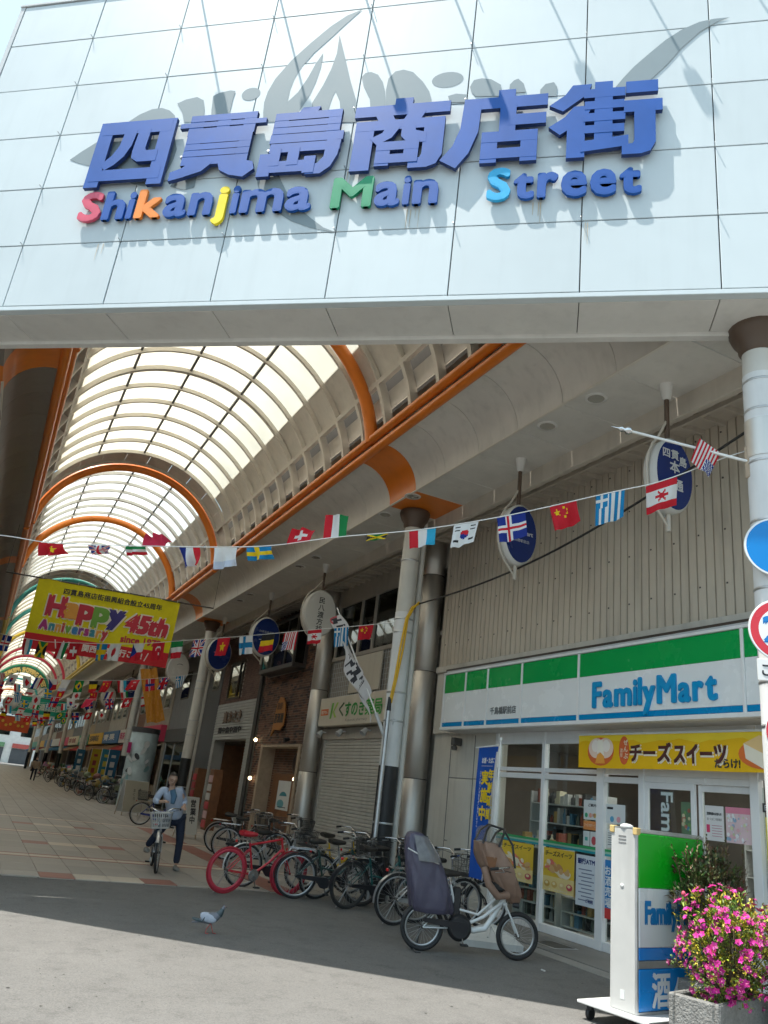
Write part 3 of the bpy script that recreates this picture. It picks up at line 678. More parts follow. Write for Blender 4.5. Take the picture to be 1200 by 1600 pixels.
# yellow sleeved cable and steel conduit on column two
MB().tube([(6.27, 12.48, 0.0), (6.27, 12.48, 3.08)], 0.04, 10).build('conduit', 'galv', col2)
MB().tube([(6.27, 12.48, 3.06), (6.275, 12.49, 3.3)], [0.045, 0.03], 8).build('conduit_cap', 'black_plastic', col2)
for dx in (0.0, 0.03):
    MB().tube([(6.27 + dx, 12.48, 3.2), (6.32 + dx, 12.47, 3.6), (6.36 + dx * 2, 12.46, 4.2), (6.42 + dx, 12.46, 4.75), (6.52 + dx, 12.46, 4.98), (6.66, 12.47, 5.08 + dx)], 0.022, 6).build('cable_sleeve', 'cable_yellow', col2)
cb = MB(); pts = []
for k in range(25):
    u = k / 24; pts.append(V3((6.66 + (6.72 - 6.66) * u, 12.47 + (5.05 - 12.47) * u, 5.08 + (5.93 - 5.08) * u - 0.30 * math.sin(math.pi * u))))
cb.tube(pts, 0.017, 6); tag(cb.build('overhead_cable', 'cable_black'), 'twisted black cable strung from the sleeved column to the road sign column', 'cable')
# ================================================================ shop fronts on the right (plane x = 8.2)
WX = 8.2
def SFr(x=WX): return Frame((x, 0, 0), (0, -1, 0), (0, 0, 1))    # coordinate x' = -Y, y' = Z, h = towards the street
mat('beige_wall', (0.60, 0.575, 0.515), 0.7, var=0.06, grime=0.18)
mat('siding_beige', (0.58, 0.52, 0.43), 0.5, var=0.06, scale=1.2, grime=0.24)
mat('frame_white', (0.80, 0.81, 0.81), 0.4, var=0.03, grime=0.06)
mat('brown_dark', (0.055, 0.04, 0.03), 0.5)
mat('taupe_wall', (0.40, 0.37, 0.325), 0.65, var=0.08, grime=0.2)
mat('grey_dark', (0.085, 0.09, 0.095), 0.6, var=0.12, grime=0.2)
mat('grey_mid', (0.22, 0.225, 0.23), 0.6, var=0.1, grime=0.2)
mat('shutter', (0.55, 0.54, 0.505), 0.45, 0.15, var=0.08, scale=1.5, grime=0.15)
mat('wood', (0.20, 0.085, 0.035), 0.5, var=0.2, scale=6)
mat('wood_pale', (0.42, 0.33, 0.24), 0.55, var=0.12, scale=5)
mat('mortar', (0.33, 0.29, 0.25), 0.9)
mat('brick', 'Col', 0.8, var=0.15, scale=7, bump=0.3, bscale=60)
mat('interior_wall', (0.20, 0.175, 0.15), 0.8); mat('interior_floor', (0.42, 0.41, 0.39), 0.3)
mat('bulb', (1.0, 0.78, 0.45), 0.3, emit=4.0); mat('tube_light', (1.0, 0.96, 0.9), 0.3, emit=5.0)
BLUE = (0.0, 0.21, 0.52); GREEN = (0.0, 0.36, 0.075); WHITE = (0.82, 0.85, 0.86); INK = (0.03, 0.03, 0.035); YEL = (0.80, 0.52, 0.01); RED = (0.60, 0.03, 0.03); DKBLUE = (0.01, 0.03, 0.18)

# ---------------------------------------------------------------- convenience store
fm = thing('convenience_store', 'convenience store with green white and blue fascia under a ribbed beige wall', 'store', (WX, 9, 0))
# ribbed upper wall
mb = MB(); y = 14.1; prof = []
while y > 2.0:
    prof += [(y, 0.0), (y - 0.124, 0.0), (y - 0.128, 0.04), (y - 0.144, 0.04)]; y -= 0.148
b = len(mb.v)
for (yy, dx) in prof: mb.v += [V3((WX - 0.045 + dx, yy, 4.28)), V3((WX - 0.045 + dx, yy, 7.12))]
for k in range(len(prof) - 1): mb.face((b + 2 * k, b + 2 * k + 1, b + 2 * k + 3, b + 2 * k + 2))
mb.build('ribbed_siding', 'siding_beige', fm)
sc_ = MB()
for zz in (4.75, 5.5, 6.25, 6.95):
    yy = 13.9
    while yy > 3.0:
        sc_.box((WX - 0.05, yy + 0.02, zz + 0.02 * math.sin(yy * 7)), (0.008, 0.022, 0.022)); yy -= 0.444
so = sc_.build('siding_screws', 'dark_metal', fm); so['kind'] = 'stuff'
MB().b2((WX + 0.02, 2.0, 0.0), (WX + 0.3, 6.0, 2.95)).build('wall', 'beige_wall', fm)
MB().b2((WX + 0.05, 2.0, 2.95), (WX + 0.35, 14.1, 7.6)).build('wall', 'beige_wall', fm)
MB().b2((WX - 0.12, 2.0, 4.16), (WX + 0.04, 14.1, 4.285), 0.01).build('ledge', 'beige_wall', fm)
MB().b2((WX - 0.40, 2.0, 4.055), (WX + 0.05, 13.2, 4.11), 0.004).build('fascia_flashing', 'brown_dark', fm)
MB().b2((WX, 11.92, 0.0), (WX + 0.25, 14.1, 2.949)).build('side_wall', 'beige_wall', fm)
MB().b2((WX - 0.06, 13.1, 2.95), (WX + 0.04, 14.1, 4.15)).build('side_wall_upper', 'beige_wall', fm)
MB().b2((WX - 0.012, 12.62, 0.02), (WX + 0.002, 13.42, 2.10), 0.004).build('service_door', 'beige_wall', fm)
jr = MB()
for (a, bb) in (((WX - 0.004, 13.44, 0), (WX - 0.004, 13.44, 2.9)), ((WX - 0.004, 12.60, 0), (WX - 0.004, 12.60, 2.9)), ((WX - 0.004, 11.95, 2.13), (WX - 0.004, 13.44, 2.13))): jr.bar(a, bb, 0.012, 0.012)
jr.build('wall_joints', 'joint', fm)
MB().tube([(WX - 0.02, 13.36, 1.02), (WX - 0.05, 13.36, 1.02), (WX - 0.05, 13.26, 1.02)], 0.012, 6).build('door_handle', 'chrome', fm)
cm = MB().box((WX - 0.10, 13.1, 2.78), (0.2, 0.12, 0.14), 0.02).build('alarm_lamp', 'dark_metal', fm)
MB().lathe([(0.05, 0), (0.06, 0.05), (0.03, 0.1)], 12, (WX - 0.14, 13.1, 2.62)).build('alarm_dome', 'dark_metal', cm)
# fascia light box
FX = 7.70; fe = [13.05, 12.29, 11.57, 10.57, 9.16, 6.27, 2.2]
MB().b2((FX + 0.03, 2.2, 2.955), (WX + 0.02, 13.04, 4.05)).build('fascia_box', 'panel_trim', fm)
ff = SFr(FX)
for i in range(6):
    y1, y0 = fe[i] - 0.025, fe[i + 1] + 0.025
    p = MB()
    for (z0, z1, c) in ((3.00, 3.072, (0.0, 0.25, 0.55)), (3.075, 3.62, WHITE), (3.623, 3.965, GREEN)):
        p.col = c; p.b2((FX, y0, z0), (FX + 0.035, y1, z1), 0.003)
    p.build('fascia_panel', 'print_gloss', fm)
    MB().b2((FX - 0.012, fe[i] - 0.022, 2.99), (FX + 0.035, fe[i] + 0.022, 3.975), 0.004).build('fascia_divider', 'frame_white', fm)
MB().b2((FX - 0.02, 2.2, 3.972), (FX + 0.06, 13.08, 4.012), 0.006).build('fascia_top_trim', 'frame_white', fm)
MB().b2((FX - 0.02, 2.2, 2.935), (FX + 0.07, 13.08, 2.993), 0.006).build('fascia_bottom_trim', 'frame_white', fm)
MB().b2((FX + 0.075, 2.2, 2.93), (WX + 0.02, 13.0, 2.95)).build('fascia_soffit', 'soffit', fm)
mat('fm_blue', (0.0, 0.30, 0.62), 0.35)
x = -8.83; tot = 2.19; st_ = 'FamilyMart'; ws = [text_mesh(c)[3] - text_mesh(c)[2] for c in st_]; gp = 0.035; cu = text_mesh('F'); u = 0.37 / (cu[5] - cu[4])
kx = (tot - gp * 9) / (sum(ws) * u)
for ch, w_ in zip(st_, ws):
    q = text_mesh(ch); ww = w_ * u * kx; bd = 0.016
    MB().text(ch, ff, x + bd, 3.15 + q[4] * u + bd, w=max(ww - 2 * bd, 0.03), hgt=(q[5] - q[4]) * u - 2 * bd, bold=bd / u, depth=0.02, h=0.006).build('letter', 'fm_blue', fm); x += ww + gp
t_ = MB(); t_.col = (0.15, 0.16, 0.17); t_.text('千鳥橋駅前店', ff, -11.43, 3.16, w=0.74, hgt=0.125, bold=0.02); t_.build('branch_name', 'print', fm)
# window wall: posts, rails, panes
def post(y, w, z0=0.0, z1=2.93, d=0.10): MB().b2((WX - 0.02, y - w / 2, z0), (WX - 0.02 + d, y + w / 2, z1), 0.006).build('window_post', 'frame_white', fm)
for y_, w_ in ((11.88, 0.08), (10.55, 0.075), (9.21, 0.15), (8.40, 0.10)): post(y_, w_)
post(6.60, 0.12); post(5.6, 0.1)
def rail(y0, y1, z0, z1, d=0.085): MB().b2((WX - 0.01, y0, z0), (WX - 0.01 + d, y1, z1), 0.005).build('window_rail', 'frame_white', fm)
for (a, b_) in ((10.59, 11.84), (9.29, 10.51)):
    rail(a, b_, 0.014, 0.13); rail(a, b_, 2.19, 2.27); rail(a, b_, 2.30, 2.36); rail(a, b_, 2.74, 2.80)
rail(8.45, 9.13, 0.014, 0.13); rail(8.45, 9.13, 2.19, 2.27); rail(6.66, 8.35, 2.22, 2.30); rail(5.65, 6.54, 0.014, 0.13)
MB().b2((WX, 6.0, 2.80), (WX + 0.06, 11.92, 2.93), 0.004).build('head_panel', 'frame_white', fm)
MB().b2((WX + 0.0, 6.0, 2.30), (WX + 0.05, 9.13, 2.798), 0.004).build('door_header', 'frame_white', fm)
MB().b2((WX - 0.03, 7.3, 2.24), (WX - 0.005, 7.62, 2.29), 0.006).build('door_sensor', 'frame_white', fm)
for (y0, y1, z0, z1) in ((10.59, 11.84, 0.13, 2.19), (9.29, 10.51, 0.13, 2.19), (8.45, 9.13, 0.13, 2.19), (10.59, 11.84, 2.36, 2.74), (9.29, 10.51, 2.36, 2.74), (5.65, 6.54, 0.13, 2.22)):
    MB().b2((WX + 0.045, y0, z0), (WX + 0.049, y1, z1)).build('pane', 'glass', fm)
for (y0, y1, dx) in ((7.50, 8.35, 0.0), (6.66, 7.48, 0.05)):
    dr = MB()
    for (a, b_, c_, d_) in ((y0, y0 + 0.06, 0.02, 2.22), (y1 - 0.06, y1, 0.02, 2.22), (y0 + 0.061, y1 - 0.061, 0.02, 0.14), (y0 + 0.061, y1 - 0.061, 2.14, 2.22)): dr.b2((WX + 0.0 + dx, a, c_), (WX + 0.045 + dx, b_, d_), 0.004)
    dd = dr.build('sliding_door', 'frame_white', fm)
    MB().b2((WX + 0.02 + dx, y0 + 0.06, 0.14), (WX + 0.024 + dx, y1 - 0.06, 2.14)).build('pane', 'glass', dd)
gf = SFr(WX + 0.03)
def decal(name, fn, parent=None, x=None, m='print'):
    mb = MB(); fn(mb, SFr(x if x else WX + 0.03)); return mb.build(name, m, parent or fm)
def band_(m, f):
    for (a, b_) in ((-11.84, -10.59), (-10.51, -9.29), (-9.13, -8.45)):
        for (z0, z1, c) in ((1.262, 1.295, (0.03, 0.36, 0.12)), (1.236, 1.26, (0.30, 0.55, 0.42)), (1.205, 1.234, (0.02, 0.33, 0.38))): m.col = c; m.quad(f, a, z0, b_, z1, 0.012)
decal('glass_stripes', band_)
def cheese_poster(x0, x1, z0, z1):
    def fn(m, f):
        w = x1 - x0; h = z1 - z0
        m.col = (0.80, 0.55, 0.05); m.quad(f, x0, z0, x1, z1, 0.003)
        m.col = (0.82, 0.68, 0.30); m.quad(f, x0, z0, x1, z0 + h * 0.34, 0.004)
        m.col = INK; m.text('チーズスイーツ', f, x0 + w * 0.06, z0 + h * 0.82, w=w * 0.86, hgt=h * 0.12, bold=0.02, h=0.005, shear=0.1)
        rr = random.Random(int(x0 * 100))
        for k in range(26):
            a = rr.random(); cx_ = x0 + w * (0.12 + 0.76 * a); cz_ = z0 + h * (0.62 - 0.22 * a + rr.uniform(-0.1, 0.1))
            m.col = rr.choice([(0.82, 0.70, 0.50), (0.70, 0.45, 0.20), (0.85, 0.78, 0.62), (0.60, 0.32, 0.12), (0.75, 0.2, 0.15)])
            m.disc(f, cx_, cz_, w * rr.uniform(0.05, 0.13), h * rr.uniform(0.03, 0.08), 0.0055 + 0.0003 * k, 12, rot=rr.uniform(-0.6, 0.2))
        for k, c in enumerate(((0.65, 0.42, 0.1), (0.72, 0.5, 0.15), (0.78, 0.6, 0.3), (0.6, 0.1, 0.12))):
            m.col = c; m.disc(f, x0 + w * (0.16 + 0.24 * k), z0 + h * 0.17, w * 0.095, h * 0.075, 0.016, 14)
            m.col = (0.85, 0.75, 0.45); m.disc(f, x0 + w * (0.15 + 0.24 * k), z0 + h * 0.19, w * 0.05, h * 0.035, 0.0165, 12)
        m.col = (0.80, 0.79, 0.75); m.text('チーズを味わう', f, x0 + w * 0.2, z0 + h * 0.03, w=w * 0.6, hgt=h * 0.04, h=0.005)
    return fn
po = decal('poster', cheese_poster(-11.62, -10.76, 0.62, 1.19)); po['label'] = 'yellow cheese sweets poster behind the left window'
po = decal('poster', cheese_poster(-10.50, -9.78, 0.59, 1.19)); po['label'] = 'yellow cheese sweets poster in the middle window'
def atm(m, f):
    m.col = (0.66, 0.72, 0.78); m.quad(f, -9.74, 0.50, -9.30, 1.17, 0.003)
    m.col = DKBLUE; m.text('銀行ATM', f, -9.70, 1.05, w=0.36, hgt=0.075, bold=0.03, h=0.005)
    for k in range(9):
        m.col = (0.18, 0.22, 0.32); zz = 0.97 - 0.05 * k; m.quad(f, -9.68 + 0.06 * (k % 2), zz, -9.40 + 0.05 * ((k * 3) % 2), zz + 0.014, 0.005)
    m.col = DKBLUE; m.text('ご利用', f, -9.52, 0.55, w=0.15, hgt=0.05, bold=0.02, h=0.005)
decal('poster', atm)['label'] = 'pale blue cash machine notice in the window'
def notice1(m, f):
    m.col = (0.66, 0.70, 0.70); m.quad(f, -9.29 - 0.31, 1.66, -9.29, 1.93, 0.003); m.quad(f, -9.12, 1.64, -8.74, 1.90, 0.003)
    m.col = INK; m.text('ご案内', f, -9.50, 1.84, w=0.17, hgt=0.04, bold=0.03); m.quad(f, -9.1, 1.83, -8.98, 1.86, 0.005)
    for k, c in enumerate(((0.05, 0.4, 0.2), (0.8, 0.4, 0.3), (0.6, 0.5, 0.1))): m.col = c; m.disc(f, -9.54 + 0.09 * k, 1.72, 0.033, h=0.005, n=14)
    m.col = (0.7, 0.3, 0.25); m.text('POイント', f, -9.40, 1.70, w=0.11, hgt=0.05, bold=0.02, h=0.006)
    for k, c in enumerate(((0.1, 0.35, 0.55), (0.75, 0.35, 0.4))): m.col = c; m.disc(f, -9.0 + 0.13 * k, 1.70, 0.04, h=0.005, n=14)
    m.col = (0.70, 0.27, 0.08); m.quad(f, -9.60, 1.52, -9.29, 1.64, 0.003); m.col = (0.8, 0.75, 0.65); m.text('ファミマのサービス', f, -9.58, 1.56, w=0.27, hgt=0.045, h=0.005)
    m.col = (0.62, 0.67, 0.66); m.quad(f, -9.60, 1.30, -9.46, 1.50, 0.003); m.quad(f, -9.45, 1.30, -9.30, 1.50, 0.003)
    m.col = (0.08, 0.4, 0.35); m.quad(f, -9.56, 1.37, -9.50, 1.42, 0.005); m.col = (0.5, 0.08, 0.1); m.disc(f, -9.37, 1.38, 0.05, 0.06, 0.005, 12)
    m.col = (0.68, 0.70, 0.68); m.quad(f, -9.10, 1.32, -8.93, 1.56, 0.003)
    m.col = INK
    for k in range(6): m.quad(f, -9.08, 1.51 - 0.03 * k, -8.95, 1.517 - 0.03 * k, 0.005)
    m.col = (0.02, 0.20, 0.50); m.quad(f, -9.13, 0.42, -8.95, 1.16, 0.003); m.col = (0.6, 0.04, 0.04); m.quad(f, -9.13, 0.42, -8.95, 0.55, 0.0045)
    m.col = WHITE; m.text('お酒売場', f, -9.12, 0.97, size=0.13, bold=0.02, vertical=True, h=0.006)
decal('window_notices', notice1)
def door_notes(m, f):
    m.col = WHITE
    q = Frame(f.p(-7.90, 2.10, 0.0), (0, 0, -1), (0, -1, 0))
    m.text('FamilyMart', q, 0.0, -0.24, hgt=0.26, w=1.35, bold=0.025, h=0.003)
    m.col = (0.25, 0.35, 0.22); m.quad(f, -7.74, 1.60, -7.56, 2.0, 0.003)
    rr = random.Random(4)
    for k in range(16): m.col = rr.choice([(0.6, 0.2, 0.15), (0.3, 0.5, 0.2), (0.7, 0.6, 0.4), (0.1, 0.3, 0.5)]); m.disc(f, -7.65 + rr.uniform(-0.06, 0.06), 1.8 + rr.uniform(-0.16, 0.16), rr.uniform(0.015, 0.03), h=0.004 + 0.0004 * k, n=10)
    m.col = (0.70, 0.70, 0.70); m.quad(f, -7.36, 1.58, -7.08, 1.98, 0.003); m.col = INK; m.text('営業時間のお知らせ', f, -7.33, 1.87, w=0.22, hgt=0.035, bold=0.02); m.text('酒・たばこ 年齢確認', f, -7.33, 1.81, w=0.22, hgt=0.03)
    m.col = (0.65, 0.05, 0.15); m.quad(f, -7.34, 1.67, -7.29, 1.76, 0.005)
    for k in range(5): m.col = (0.45, 0.12, 0.2); m.quad(f, -7.26, 1.75 - 0.03 * k, -7.11, 1.756 - 0.03 * k, 0.005)
    m.col = (0.72, 0.55, 0.58); m.quad(f, -7.05, 1.58, -6.70, 1.98, 0.003); m.col = (0.7, 0.25, 0.35); m.quad(f, -7.05, 1.91, -6.70, 1.98, 0.0045)
    for k in range(50): m.col = rr.choice([(0.7, 0.7, 0.75), (0.3, 0.45, 0.6), (0.75, 0.45, 0.5), (0.6, 0.65, 0.4), (0.8, 0.8, 0.8)]); m.disc(f, -6.875 + rr.uniform(-0.16, 0.16), 1.75 + rr.uniform(-0.15, 0.14), rr.uniform(0.008, 0.025), h=0.006 + 0.0002 * k, n=8)
    m.col = (0.7, 0.6, 0.05); m.quad(f, -6.5, 1.3, -6.2, 1.9, 0.003); m.col = (0.02, 0.25, 0.5); m.quad(f, -6.5, 1.1, -6.2, 1.28, 0.003); m.col = INK; m.quad(f, -6.53, 1.95, -6.2, 2.05, 0.003); m.col = WHITE; m.text('日本', f, -6.5, 1.97, hgt=0.06, size=0.07, h=0.005)
decal('door_notices', door_notes)
# interior of the store
MB().b2((WX + 0.26, 2.2, 0.0), (13.5, 13.9, 0.013)).build('interior_floor', 'interior_floor', fm)
MB().b2((WX + 0.1, 2.2, 2.96), (13.5, 13.9, 3.0)).build('interior_ceiling', 'interior_wall', fm)
MB().b2((13.5, 2.2, 0.0), (13.6, 13.9, 3.0)).build('interior_back_wall', 'interior_wall', fm)
for yy in (2.2, 13.9): MB().b2((WX + 0.26, yy, 0.0), (13.5, yy + 0.1, 3.0)).build('interior_side_wall', 'interior_wall', fm)
MB().b2((9.9, 5.0, 2.55), (9.95, 11.0, 2.75)).build('interior_green_sign', mat('dark_green', (0.0, 0.12, 0.03), 0.5), fm)
for (x_, y0, y1) in ((9.0, 8.6, 11.2), (9.0, 4.5, 7.8), (11.0, 5.0, 8.5), (11.0, 9.0, 12.5)):
    MB().b2((x_, y0, 2.90), (x_ + 0.30, y1, 2.95)).build('ceiling_tube', 'tube_light', fm)
def shelf_unit(x, y0, y1, levels, label, depth=0.4, seed=1, tall=1.5):
    t = thing('display_shelf', label, 'shelf', (x, (y0 + y1) / 2, 0.013), group='display shelves inside the store')
    for yy in (y0, y1): MB().b2((x, yy - 0.015, 0.013), (x + depth, yy + 0.015, tall)).build('side_panel', 'white_metal', t)
    MB().b2((x + depth - 0.02, y0 + 0.015, 0.05), (x + depth, y1 - 0.015, tall)).build('back_panel', 'grey_mid', t)
    rr = random.Random(seed)
    for z in levels:
        sh_ = MB().b2((x, y0 + 0.016, z - 0.02), (x + depth - 0.021, y1 - 0.016, z)).build('shelf', 'white_metal', t)
        g_ = MB(); yy = y0 + 0.05
        while yy < y1 - 0.1:
            w = rr.uniform(0.06, 0.12); g_.col = rr.choice([(0.45, 0.3, 0.12), (0.1, 0.12, 0.1), (0.5, 0.5, 0.48), (0.3, 0.08, 0.05), (0.08, 0.2, 0.3), (0.6, 0.55, 0.4), (0.05, 0.05, 0.05)])
            hh = rr.uniform(0.12, 0.26)
            if rr.random() < 0.55: g_.lathe([(w * 0.4, z + 0.001), (w * 0.4, z + hh * 0.62), (w * 0.16, z + hh * 0.78), (w * 0.16, z + hh)], 8, (x + 0.12, yy, 0))
            else: g_.b2((x + 0.04, yy - w * 0.42, z + 0.001), (x + 0.2, yy + w * 0.42, z + hh), 0.004)
            yy += w
        go = g_.build('goods', 'print', sh_); go['kind'] = 'stuff'
    return t
shelf_unit(9.15, 10.35, 12.1, (0.16, 0.45, 1.25, 1.55, 1.86), 'tall rack of bottles seen through the middle store window', seed=3, tall=2.05)
shelf_unit(8.60, 9.35, 10.50, (0.12, 0.32, 0.52), 'low wire rack below the poster in the middle window', depth=0.35, seed=5, tall=0.58)
shelf_unit(8.60, 10.65, 11.75, (0.12, 0.32, 0.52, 1.15), 'low rack with boxes behind the left store window', depth=0.35, seed=6, tall=1.17)
shelf_unit(11.5, 4.5, 9.5, (0.3, 0.7, 1.1, 1.5), 'long goods shelf deep inside the store', seed=8, tall=1.75)

# yellow promotional banner over the door
yb = MB(); yf = SFr(7.93)
yb.col = (0.80, 0.47, 0.0)
for k in range(12):
    x0 = -9.39 + k * 0.32; yb.quad(yf, x0, 2.36 - 0.004 * math.sin(k), x0 + 0.32, 2.81, 0.006 * math.sin(k * 0.9) * 0 + 0.0)
yb.col = (0.83, 0.60, 0.03); yb.poly([yf.p(-9.39, 2.81, 0.002)] + [yf.p(-9.39 + 3.84 * k / 24, 2.72 + 0.035 * math.sin(k * 1.7) * math.sin(k * 0.6), 0.002) for k in range(25)] + [yf.p(-5.55, 2.81, 0.002)])
yb.col = (0.68, 0.14, 0.03); yb.disc(yf, -8.92, 2.585, 0.27, 0.195, 0.004, 24)
yb.col = (0.80, 0.60, 0.48); yb.disc(yf, -9.0, 2.63, 0.165, 0.14, 0.006, 20); yb.disc(yf, -8.82, 2.63, 0.165, 0.14, 0.007, 20)
yb.col = (0.86, 0.78, 0.70); yb.disc(yf, -9.02, 2.66, 0.08, 0.085, 0.008, 16); yb.disc(yf, -8.80, 2.66, 0.08, 0.085, 0.0085, 16); yb.col = (0.88, 0.82, 0.70); yb.poly([yf.p(-8.97, 2.74, 0.009), yf.p(-8.99, 2.55, 0.009), yf.p(-8.93, 2.58, 0.009), yf.p(-8.84, 2.52, 0.009), yf.p(-8.87, 2.74, 0.009)])
yb.col = (0.80, 0.35, 0.05); yb.poly([yf.p(-9.02, 2.42, 0.01), yf.p(-8.98, 2.54, 0.01), yf.p(-8.91, 2.57, 0.01), yf.p(-8.84, 2.52, 0.01), yf.p(-8.82, 2.42, 0.01)])
yb.col = (0.66, 0.12, 0.03); yb.disc(yf, -8.45, 2.60, 0.10, 0.19, 0.003, 24)
yb.col = (0.85, 0.7, 0.5); yb.text('ぜんぶ', yf, -8.455, 2.67, size=0.085, bold=0.02, vertical=True); yb.text('濃厚', yf, -8.53, 2.57, size=0.06, vertical=True)
for (bo, c, hh) in ((0.075, (0.85, 0.78, 0.62), 0.004), (0.035, (0.09, 0.025, 0.02), 0.009)):
    yb.col = c; dx = 0.012 if hh < 0.005 else 0
    yb.text('チーズ', yf, -8.33 + dx, 2.46 - dx, w=0.72, hgt=0.23, bold=bo, h=hh); yb.text('スイーツ', yf, -7.55 + dx, 2.45 - dx, w=0.80, hgt=0.22, bold=bo, h=hh)
yb.col = INK; yb.text('だらけ!', yf, -6.92, 2.40, w=0.36, hgt=0.10, bold=0.03, h=0.005)
yb.col = (0.70, 0.16, 0.03); yb.disc(yf, -6.22, 2.56, 0.36, 0.17, 0.003, 24)
yb.col = (0.80, 0.55, 0.25); yb.poly([yf.p(-6.50, 2.68, 0.006), yf.p(-6.28, 2.77, 0.006), yf.p(-6.02, 2.66, 0.006), yf.p(-6.25, 2.57, 0.006)])
yb.col = (0.84, 0.78, 0.64); yb.poly([yf.p(-6.50, 2.68, 0.006), yf.p(-6.25, 2.57, 0.006), yf.p(-6.25, 2.40, 0.006), yf.p(-6.48, 2.51, 0.006)]); yb.col = (0.76, 0.66, 0.48); yb.poly([yf.p(-6.25, 2.57, 0.006), yf.p(-6.02, 2.66, 0.006), yf.p(-6.02, 2.48, 0.006), yf.p(-6.25, 2.40, 0.006)])
ybt = thing('promotion_banner', 'long yellow cheese sweets banner hung above the store door', 'banner', (7.93, 7.5, 2.36))
yb.build('printed_sheet', 'print', ybt)
MB().bar((7.945, 9.42, 2.825), (7.945, 5.5, 2.825), 0.025, 0.025).build('top_rail', 'white_metal', ybt)

# ---------------------------------------------------------------- steel clad pillars
for (yy, lab) in ((14.45, 'brushed steel clad round pillar between convenience store and pharmacy'), (20.35, 'brushed steel clad round pillar between pharmacy and brick shop')):
    t = thing('steel_pillar', lab, 'pillar', (8.02, yy, 0), group='steel clad pillars')
    for (z0, z1) in ((0.0, 2.05), (2.06, 4.2), (4.21, 6.3), (6.31, 7.2)): MB().lathe([(0.236, z0), (0.24, z0 + 0.004), (0.24, z1 - 0.004), (0.236, z1)], 28, (8.02, yy, 0)).build('cladding', 'steel', t)
    for z in (2.055, 4.205, 6.305): MB().lathe([(0.2425, z - 0.008), (0.2425, z + 0.008)], 28, (8.02, yy, 0)).build('seam_band', 'dark_metal', t)

# ---------------------------------------------------------------- pharmacy
ph = thing('pharmacy', 'pharmacy with closed roller shutter and cream sign with green lettering', 'shop', (WX, 17.4, 0))
MB().b2((WX + 0.12, 14.1, 0), (WX + 0.4, 20.6, 5.02)).build('wall', 'taupe_wall', ph)
MB().b2((WX + 0.02, 14.1, 6.62), (WX + 0.4, 20.6, 7.6)).build('wall_upper', 'taupe_wall', ph)
MB().b2((WX + 0.5, 14.1, 5.0), (WX + 0.6, 20.6, 6.7)).build('inner_blind', mat('blind', (0.30, 0.29, 0.25), 0.7), ph)
MB().b2((WX + 0.0, 14.6, 2.90), (WX + 0.12, 20.1, 3.18), 0.01).build('shutter_box', 'taupe_wall', ph)
shm = MB(); z = 0.02
while z < 2.88:
    shm.prism([(WX + 0.06, 15.25, z), (WX + 0.035, 15.25, z + 0.018), (WX + 0.035, 15.25, z + 0.058), (WX + 0.06, 15.25, z + 0.076)], (0, 4.65, 0)); z += 0.078
so = shm.build('shutter_slats', 'shutter', ph); so['kind'] = 'stuff'
for yy in (15.2, 19.95): MB().b2((WX + 0.0, yy - 0.05, 0.0), (WX + 0.11, yy + 0.05, 2.9), 0.006).build('shutter_guide', 'steel', ph)
MB().b2((WX + 0.02, 15.26, 0.0), (WX + 0.07, 19.9, 0.06)).build('shutter_bottom_bar', 'steel', ph)
# tiled pier beside the shutter: each tile its own piece
pier = MB().b2((WX + 0.03, 14.55, 0.0), (WX + 0.12, 15.14, 2.88)).build('tiled_pier', 'mortar', ph)
mat('pier_tile', (0.42, 0.43, 0.45), 0.35, var=0.05, obj=0.08)
tm = MB(); tm.box((0, 0, 0), (0.012, 0.092, 0.092), 0.002); tmm = tm.mesh('pier_tile'); tmm.materials.append(MATS['pier_tile'])
for i in range(6):
    for j in range(29):
        o = link('tile', tmm, pier, True); o.location = (WX + 0.026, 14.60 + 0.098 * i, 0.06 + 0.098 * j)
def nosmoke(m, f):
    m.col = (0.70, 0.70, 0.72); m.quad(f, -15.10, 1.02, -14.72, 1.62, 0.003)
    m.col = (0.55, 0.02, 0.03); m.disc(f, -14.91, 1.42, 0.16, h=0.005, n=24); m.col = (0.72, 0.72, 0.74); m.disc(f, -14.91, 1.42, 0.115, h=0.006, n=24)
    m.col = INK; m.disc(f, -14.92, 1.40, 0.055, h=0.007, n=16); m.col = (0.55, 0.02, 0.03); m.poly([f.p(-15.03, 1.51, 0.008), f.p(-15.0, 1.53, 0.008), f.p(-14.80, 1.33, 0.008), f.p(-14.83, 1.31, 0.008)])
    m.col = INK; m.text('駐輪禁止', f, -15.06, 1.10, w=0.3, hgt=0.075, bold=0.02, h=0.005)
n_ = decal('notice_plate', nosmoke, ph, WX + 0.016)
